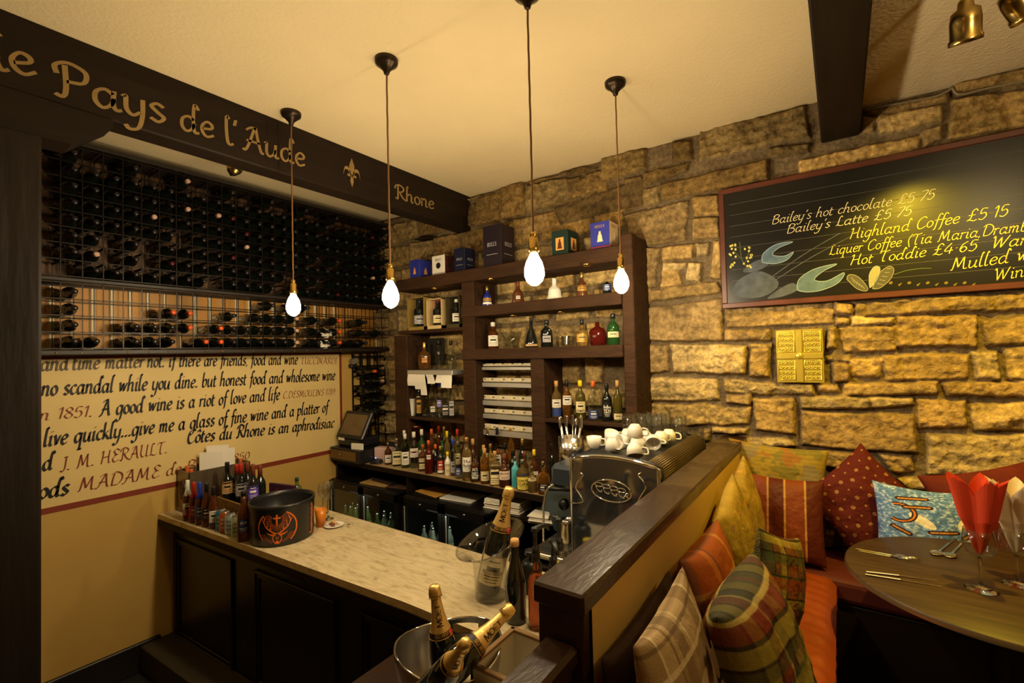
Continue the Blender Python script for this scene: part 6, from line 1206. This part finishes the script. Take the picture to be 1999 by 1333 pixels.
t = thing('banquette', 'dark red cushioned banquette along the stone wall behind the round table', 'bench', (0, 0, 0)); MB().box((3.505, -.46, .5), (5.6, -.075, .86), BASE, .004).build('bench_base', t); MB().box((3.506, -.475, .862), (5.6, -.075, ZS), WINE, .03, seg=3).build('seat_cushion', t)
def pillow(c, nrm, up, w, h, tk, colfn, label, group='scatter cushions on the banquettes', name='cushion', N=90, rough=.8, sag=0, seed=0, pinch=.1):
    n_ = Vector(nrm).normalized(); u_ = Vector(up); u_ = (u_ - n_ * u_.dot(n_)).normalized(); r_ = u_.cross(n_); c = Vector(c)
    lin = np.linspace(-1, 1, N + 1); A_, B_ = np.meshgrid(lin, lin); a = A_ * (1 - pinch * (1 - B_ ** 2) * A_ ** 2); b = B_ * (1 - pinch * (1 - A_ ** 2) * B_ ** 2)
    T = (np.clip((1 - A_ ** 2), 0, 1) * np.clip((1 - B_ ** 2), 0, 1)) ** .42; wr = fbm(A_ + 3, B_ + 3, 2.2, 300 + seed, 4) * .35
    V = []; cols = []; r_, u_, n_ = np.array(r_), np.array(u_), np.array(n_)
    for s in (1, -1):
        off = s * tk / 2 * T * (1 + wr) 
        P = np.array(c)[None, None] + (a * w / 2)[..., None] * r_ + (b * h / 2)[..., None] * u_ + off[..., None] * n_ + (sag * (1 - A_ ** 2) * (B_ > 0) * B_ ** 2)[..., None] * -u_
        V.append(P.reshape(-1, 3)); cols.append(np.clip(colfn(A_, B_, s), 0, 1).reshape(-1, 3))
    V = np.concatenate(V); CL = np.concatenate(cols); M_ = (N + 1) ** 2; idx = np.arange(M_).reshape(N + 1, N + 1); f1 = np.stack([idx[:-1, :-1], idx[:-1, 1:], idx[1:, 1:], idx[1:, :-1]], -1).reshape(-1, 4); f2 = f1[:, ::-1] + M_; Fc = np.concatenate([f1, f2])
    me = bpy.data.meshes.new(name); me.vertices.add(len(V)); me.vertices.foreach_set('co', V.ravel()); me.loops.add(Fc.size); me.loops.foreach_set('vertex_index', Fc.ravel().astype(np.int32)); me.polygons.add(len(Fc)); me.polygons.foreach_set('loop_start', np.arange(0, Fc.size, 4).astype(np.int32)); me.update(calc_edges=True); me.polygons.foreach_set('use_smooth', [True] * len(Fc))
    ca = me.color_attributes.new('col', 'FLOAT_COLOR', 'POINT'); ca.data.foreach_set('color', np.concatenate([CL, np.ones((len(CL), 1))], 1).ravel())
    me.materials.append(mat('cushion_cloth_%d' % int(rough * 100), (.5, .3, .1), rough, spec=.2, vcol=True, bump=.25, bscale=160)); o = bpy.data.objects.new(name, me); C.objects.link(o); return tag(o, label, 'cushion', group), (np.array(c), r_, u_, n_, w, h, pinch)
L_ = lambda *c: np.array(srgb(*c))
def stripes(t, bands):                                # bands: (from, to, colour, weight)
    o = None
    for lo, hi, c, k in bands: yield ((t >= lo) & (t < hi))[..., None] * k, L_(*c)
def tartan(base, bands, rep=1.0, twill=True):
    def f(A_, B_, s):
        col = np.zeros(A_.shape + (3,)) + L_(*base)
        for T in (((A_ + 1) * rep / 2) % 1, ((B_ + 1) * rep / 2) % 1):
            for lo, hi, c, k in bands: m_ = ((T >= lo) & (T < hi))[..., None] * k; col = col * (1 - m_) + L_(*c) * m_
        return col
    return f
TGREEN = tartan((116, 66, 34), [(0, .1, (70, 76, 42), .6), (.1, .14, (30, 30, 26), .7), (.14, .3, (150, 136, 52), .6), (.3, .34, (34, 34, 28), .7), (.34, .5, (124, 50, 30), .6), (.5, .54, (190, 170, 90), .6), (.54, .66, (46, 58, 44), .65), (.66, .7, (24, 26, 24), .7), (.7, .86, (142, 134, 56), .55), (.86, .9, (60, 80, 56), .6)], 1.6)
TBEIGE = tartan((176, 150, 108), [(0, .2, (122, 96, 60), .55), (.2, .23, (220, 200, 160), .6), (.4, .44, (86, 66, 44), .6), (.5, .66, (96, 74, 50), .55), (.72, .75, (214, 194, 150), .6)], 1.5)
TRUST = tartan((150, 76, 26), [(0, .06, (90, 76, 60), .5), (.3, .36, (196, 120, 50), .4), (.36, .4, (70, 60, 50), .5), (.7, .74, (200, 150, 70), .4)], 1.0)
TDK = tartan((98, 62, 34), [(0, .14, (52, 66, 42), .65), (.14, .17, (24, 26, 20), .8), (.3, .44, (150, 138, 60), .5), (.44, .48, (28, 30, 24), .8), (.6, .78, (124, 56, 32), .6), (.78, .82, (36, 50, 34), .8)], 1.5)
def plain(c, v=.12): return lambda A_, B_, s: L_(*c) * (1 + v * 4 * fbm(A_ + 2, B_ + 2, 5, 77))[..., None]
def floral(base, seed):
    def f(A_, B_, s):
        col = np.zeros(A_.shape + (3,)) + L_(*base); col = col * (1 + .9 * fbm(A_ + 2, B_ + 2, 6, seed))[..., None]; R = np.random.RandomState(seed)
        for i in range(46):
            x, y, rr = R.uniform(-1, 1), R.uniform(-1, 1), R.uniform(.03, .09); c = [(142, 58, 30), (92, 74, 84), (176, 100, 36), (96, 96, 44), (110, 40, 46)][i % 5]; an = np.arctan2(B_ - y, A_ - x); d = np.hypot(A_ - x, B_ - y); m_ = (d < rr * (.6 + .4 * np.cos(5 * an + i)))[..., None] * .8; col = col * (1 - m_) + L_(*c) * m_; m2 = (d < rr * .25)[..., None] * 1.; col = col * (1 - m2) + L_(206, 170, 80) * m2
        return col
    return f
def olivepatch(A_, B_, s):
    col = np.zeros(A_.shape + (3,)) + L_(148, 124, 46); n1 = fbm(A_ + 2, B_ + 2, 2.2, 411); n2 = fbm(A_ + 2, B_ + 2, 2.6, 433); st = (np.sin(B_ * 60) > 0)
    for m_, c in ((n1 > .06, (112, 104, 44)), (n2 > .1, (150, 96, 44)), (n1 < -.12, (128, 116, 90))): k = m_[..., None] * .75; col = col * (1 - k) + L_(*c) * k
    return col * (1 - .12 * st)[..., None]
def stripe7(A_, B_, s):
    T = (A_ + 1) / 2; col = np.zeros(A_.shape + (3,)) + L_(120, 56, 26); k = (((T > .28) & (T < .5)) | (T > .76))[..., None]; col = np.where(k, L_(84, 34, 20), col)
    for e in (.28, .5, .76): m_ = (abs(T - e) < .012)[..., None]; col = np.where(m_, L_(176, 130, 74), col)
    return col
def polka(A_, B_, s):
    col = np.zeros(A_.shape + (3,)) + L_(86, 28, 20); gx, gy = (A_ + 1) * 4.5, (B_ + 1) * 4.5; fx, fy = (gx + .5 * (np.floor(gy) % 2)) % 1 - .5, gy % 1 - .5; d = np.hypot(fx, fy); big = (np.floor(gx + .5 * (np.floor(gy) % 2)) + np.floor(gy)) % 2; m_ = (d < .10 + .08 * big)[..., None] * .75; col = col * (1 - m_) + L_(176, 130, 76) * m_; m_ = ((d < .07) & (big > 0))[..., None] * .7; return col * (1 - m_) + L_(96, 40, 26) * m_
def painted(A_, B_, s):
    B_ = (B_ - .42) * 1.7
    sw = np.sin(9 * A_ + 6 * fbm(A_ + 2, B_ + 2, 3, 500) * 4) * np.cos(8 * B_ + 7 * fbm(A_ + 2, B_ + 2, 3, 511) * 3); n = fbm(A_ + 2, B_ + 2, 9, 520); col = L_(96, 134, 196)[None, None] * (1 + .5 * n)[..., None]; k = np.clip(sw * .9 + n, 0, 1)[..., None]; col = col * (1 - k) + L_(190, 208, 236) * k; k = np.clip(-sw * .6 + n - .1, 0, 1)[..., None]; col = col * (1 - k) + L_(44, 76, 140) * k
    def el(x, y, a, b, th, c, kk=1.): 
        nonlocal col; X_ = (A_ - x) * math.cos(th) + (B_ - y) * math.sin(th); Y_ = -(A_ - x) * math.sin(th) + (B_ - y) * math.cos(th); m_ = ((X_ / a) ** 2 + (Y_ / b) ** 2 < 1)[..., None] * kk; col = col * (1 - m_) + L_(*c) * m_
    el(-.15, -.2, .32, .13, -.8, (232, 224, 206)); el(.62, -.1, .26, .11, 1.2, (232, 224, 206))
    for (x, y, r0) in ((-.55, .0, .3), (.8, .3, .24)):
        d = abs(np.hypot((A_ - x) * 1.1, B_ - y) - r0); an = np.arctan2(B_ - y, A_ - x); m_ = ((d < .06) & (an > -2.2) & (an < 2.0))[..., None]; col = np.where(m_, L_(44, 34, 40), col); m_ = ((d < .022) & (an > -2.2) & (an < 2.0))[..., None]; col = np.where(m_, L_(206, 120, 44), col)
    for (x0, y0, x1, y1) in ((-.55, .52, -.05, .62), (-.45, .22, .0, .3), (.0, -.55, .45, -.45), (-.7, -.5, -.4, -.7), (.6, -.6, .85, -.3)):
        tt = np.clip(((A_ - x0) * (x1 - x0) + (B_ - y0) * (y1 - y0)) / ((x1 - x0) ** 2 + (y1 - y0) ** 2), 0, 1); d = np.hypot(A_ - x0 - tt * (x1 - x0), B_ - y0 - tt * (y1 - y0)); m_ = (d < .07)[..., None]; col = np.where(m_, L_(52, 36, 36), col); m_ = (d < .025)[..., None]; col = np.where(m_, L_(196, 132, 66), col)
    return col
def fringe(o, fr, side, n, l, M, w=.0016):
    c, r_, u_, n_, w_, h_, pn = fr; mb = MB(); R = random.Random(7)
    for i in range(n):
        t_ = -1 + 2 * (i + .5) / n; a, b = {'t': (t_, 1), 'l': (-1, t_), 'r': (1, t_), 'b': (t_, -1)}[side]; a2 = a * (1 - pn * (1 - b * b) * a * a); b2 = b * (1 - pn * (1 - a * a) * b * b); p = c + r_ * a2 * w_ / 2 + u_ * b2 * h_ / 2; d = {'t': u_, 'l': -r_, 'r': r_, 'b': -u_}[side] + n_ * R.uniform(-.5, .5) + u_ * R.uniform(-.5, .3) + r_ * R.uniform(-.3, .3)
        mb.tube([p, p + d * l * .5, p + d * l + np.array((0, 0, -l * .4))], [w, w, w * .5], M, 4)
    f_ = mb.build('fringe', o); f_['kind'] = 'stuff'
CU = []
pillow((3.565, -2.0, 1.2), (1, 0, .1), (-.1, 0, 1), .5, .44, .1, plain((52, 36, 24)), 'dark brown cushion flat against the partition behind the beige tartan one', seed=1, rough=.7)
o, fr = pillow((3.665, -2.05, 1.235), (1, .04, .2), (-.2, .0, 1), .43, .5, .13, TBEIGE, 'beige and brown tartan cushion with a teddy bear patch', seed=2, N=150)
mb = MB(); c, r_, u_, n_, w_, h_, _ = fr; MP = mat('taupe_patch', srgb(104, 78, 52), .8)
for (a, b, ra, rb) in ((.3, -.35, .17, .2), (.3, .02, .13, .13), (.2, .13, .05, .05), (.4, .13, .05, .05), (.12, -.3, .06, .09), (.48, -.3, .06, .09), (.22, -.58, .08, .09), (.4, -.58, .08, .09)):
    b += .3; P = [c + r_ * (a + ra * math.cos(k / 20 * 6.283)) * w_ / 2 + u_ * (b + rb * math.sin(k / 20 * 6.283)) * h_ / 2 for k in range(20)]
    th = lambda a_, b_: .15 / 2 * (max(0, 1 - a_ * a_) * max(0, 1 - b_ * b_)) ** .42 * 1.06 + .004
    vs = [p + n_ * th(a + ra * math.cos(k / 20 * 6.283), b + rb * math.sin(k / 20 * 6.283)) for k, p in enumerate(P)]; cc = c + r_ * a * w_ / 2 + u_ * b * h_ / 2 + n_ * (th(a, b) + .002); mb.add([cc] + vs, [(0, k + 1, (k + 1) % 20 + 1) for k in range(20)], MP, True)
mb.build('bear_patch', o, label='taupe teddy bear shape')
pillow((3.60, -1.46, 1.21), (1, -.05, .15), (-.15, .0, 1), .44, .44, .16, TRUST, 'rust orange checked cushion leaning on the partition behind the tartans', seed=3)
pillow((3.775, -1.70, 1.19), (1, -.05, .22), (-.22, .0, 1), .46, .46, .25, TGREEN, 'large plump green, red and yellow tartan cushion closest to the camera', seed=4, N=150, pinch=.05)
o, fr = pillow((3.60, -1.0, 1.27), (1, -.08, .12), (-.1, -.3, .94), .37, .43, .12, floral((150, 124, 54), 21), 'yellow flowered cushion with a fringe, nearer of the pair at the partition', seed=5, N=140); fringe(o, fr, 'l', 110, .045, mat('grey_green_fringe', srgb(120, 112, 72), .8))
o, fr = pillow((3.59, -.64, 1.28), (1, -.08, .12), (-.1, -.3, .94), .37, .43, .12, floral((154, 126, 56), 22), 'yellow flowered cushion with a fringe, further of the pair at the partition', seed=6, N=140); fringe(o, fr, 'l', 110, .045, MATS['grey_green_fringe'])
o, fr = pillow((3.775, -1.13, 1.205), (.95, -.35, .12), (.2, .28, .92), .30, .33, .13, TDK, 'dark green and rust tartan cushion with tassels, leaning in the row middle', seed=7, N=140); fringe(o, fr, 'l', 60, .03, mat('tartan_fringe', srgb(86, 76, 40), .8)); fringe(o, fr, 'b', 50, .03, MATS['tartan_fringe'])
pillow((3.73, -.37, 1.20), (.1, -1, .3), (0, .25, 1), .36, .42, .15, stripe7, 'rust brown striped cushion in the corner of the banquettes', seed=8, N=120, pinch=.06, rough=.45)
pillow((3.67, -.185, 1.33), (.05, -1, .1), (.06, .1, 1), .5, .44, .15, olivepatch, 'olive and yellow patchwork cushion against the stone wall in the corner', seed=9, N=120, pinch=.08)
pillow((4.07, -.2, 1.28), (.1, -1, .2), (.72, .1, .7), .44, .44, .16, polka, 'dark red cushion with pale dots standing on its corner', seed=10, N=150)
pillow((4.30, -.33, 1.21), (.12, -1, .2), (.03, .1, 1), .40, .44, .14, painted, 'blue swirling painted cushion behind the round table', seed=11, N=230)
pillow((4.57, -.2, 1.30), (.1, -1, .2), (-.3, .1, 1), .46, .46, .16, plain((96, 34, 22)), 'plain dark red cushion behind the napkins', seed=12)
pillow((4.98, -.22, 1.22), (0, -1, .2), (0, .1, 1), .5, .45, .15, plain((88, 30, 22)), 'plain dark red cushion outside the picture on the wall bench', seed=13)
# ================================================================== round table
TX, TY, TZ, TRr = 4.425, -.84, 1.231, .44
TWD = mat('oak_table_top', srgb(74, 54, 30), .46, noise=.55, nscale=5, ncol=srgb(44, 30, 18), stretch=(.6, 9, 1))
t = thing('round_table', 'small round dark oak table with a cast iron pedestal', 'table', (TX, TY, .5)); h = TZ - .5; IRON = mat('cast_iron', (.01, .01, .01), .4)
MB().lathe([(.001, h - .028), (TRr - .012, h - .028), (TRr, h - .022), (TRr, h - .006), (TRr - .006, h), (.001, h)], 72, TWD).build('table_top', t); MB().lathe([(TRr + .0005, h - .02), (TRr + .0015, h - .012), (TRr + .0005, h - .005)], 72, mat('brass_rim', (.5, .4, .2), .3, metal=.8), caps=False).build('rim_band', t)
MB().lathe([(.05, .1), (.028, .16), (.024, .4), (.032, .45), (.024, .5), (.04, h - .06), (.14, h - .03), (.001, h - .029)], 20, IRON).build('pedestal', t)
for k in range(4): a = .5 + k * 1.571; MB().tube(spline([(0.02 * math.cos(a), .02 * math.sin(a), .22), (.12 * math.cos(a), .12 * math.sin(a), .2), (.22 * math.cos(a), .22 * math.sin(a), .07), (.3 * math.cos(a), .3 * math.sin(a), .012)], 6), [.02] * 10 + [.018] * 9, IRON, 8).build('leg', t)
def cutlery(a, b, kind, lab, grp, z=TZ + .001):
    A_, B_ = onZ(*a, z), onZ(*b, z); L = (B_ - A_).length; o = MB(); d = (B_ - A_).normalized(); X_ = TR(A_) @ RZ(math.atan2(d.y, d.x)); k = L
    if kind == 'fork':
        o.box((0, -.005, 0), (k * .62, .005, .003), STEEL, .0015, X_); o.grid(lambda u, v: Vector((k * (.6 + .2 * u), (v - .5) * (.008 + .016 * min(1, u * 1.6)), .003 + .004 * math.sin(3.14 * u))), 8, 3, STEEL, True, X_)
        for i in range(4): o.tube([(k * .79, -.009 + .006 * i, .003), (k * .9, -.009 + .006 * i, .006), (k, -.0085 + .0057 * i, .004)], .0013, STEEL, 6, X_)
    elif kind == 'knife':
        o.box((0, -.005, 0), (k * .48, .005, .006), STEEL, .002, X_); o.add([(k * .48, -.004, 0), (k * .98, -.007, 0), (k, .002, 0), (k * .48, .006, 0), (k * .48, -.004, .003), (k * .98, -.007, .001), (k, .002, .001), (k * .48, .006, .003)], [(0, 3, 2, 1), (4, 5, 6, 7), (0, 1, 5, 4), (1, 2, 6, 5), (2, 3, 7, 6), (3, 0, 4, 7)], STEEL, False, X_)
    else:
        o.box((0, -.005, 0), (k * .72, .005, .003), STEEL, .0015, X_); o.ball((k * .86, 0, .004), .022, STEEL, 8, (1.5, 1, .2), X_)
    return tag(o.build(kind), lab, kind, grp)
cutlery((1670, 1071), (1797, 1094), 'fork', 'dinner fork at the table rim, upper of two', 'cutlery on the round table'); cutlery((1676, 1075), (1780, 1094), 'fork', 'dinner fork tucked under the other at the table rim', 'cutlery on the round table')
cutlery((1688, 1122), (1840, 1145), 'knife', 'table knife nearer the edge of the pair', 'cutlery on the round table'); cutlery((1690, 1117), (1830, 1133), 'knife', 'table knife further in of the pair', 'cutlery on the round table')
cutlery((1866, 1050), (1822, 1086), 'spoon', 'spoon in front of the blue cushion, left one', 'cutlery on the round table'); cutlery((1882, 1056), (1850, 1090), 'spoon', 'spoon in front of the blue cushion, right one', 'cutlery on the round table')
NR = mat('red_paper_napkin', srgb(206, 64, 28), .75); NWH = mat('white_paper_napkin', srgb(226, 206, 172), .75)
def goblet(px, py, lab, M, nl, topy, seed):
    p = onZ(px, py, TZ + .0005); h = .19 * 1.0; r = .042; hh = zat(p, 1033) - TZ; o = wineglass(p, hh, hh * .225, lab, 'goblets on the round table', THIN if False else GLASS, 'wine_glass')
    zb0, zt0 = hh * .60, zat(p, topy) - TZ; R = random.Random(seed); nn = 5
    def nap(u, v):
        a = 6.2832 * u; f_ = abs(((nn * a / 3.1416) % 2) - 1) ** .8; r0 = .008 + (hh * .19) * min(1, v * 2.2) ** .8 + .055 * max(0, v - .35); rr = r0 * (.78 + .22 * math.cos(nn * a + .6 * math.sin(2 * a))); z = zb0 + (zt0 - zb0) * v * (.80 + .20 * f_ if v > .5 else 1) + (0 if v < .99 else 0); z = zb0 + (zt0 - zb0) * v * (1 - .22 * (1 - f_) * v); return Vector((rr * math.cos(a), rr * math.sin(a), z))
    mb = MB(); mb.grid(nap, 60, 22, M, False); mb.grid(lambda u, v: (lambda q: Vector((q.x * .7, q.y * .7, q.z * .97 + .004)))(nap(1 - u + .1, v)), 60, 22, M, False)
    q = tag(mb.build('napkin', loc=p), nl, 'napkin', 'napkins in the goblets')
goblet(1915, 1150, 'stemmed glass holding a red napkin', NR, 'red paper napkin fanned in a stemmed glass', 930, 1); goblet(1986, 1141, 'stemmed glass holding a white napkin at the frame edge', NWH, 'white paper napkin fanned in a stemmed glass', 938, 2)
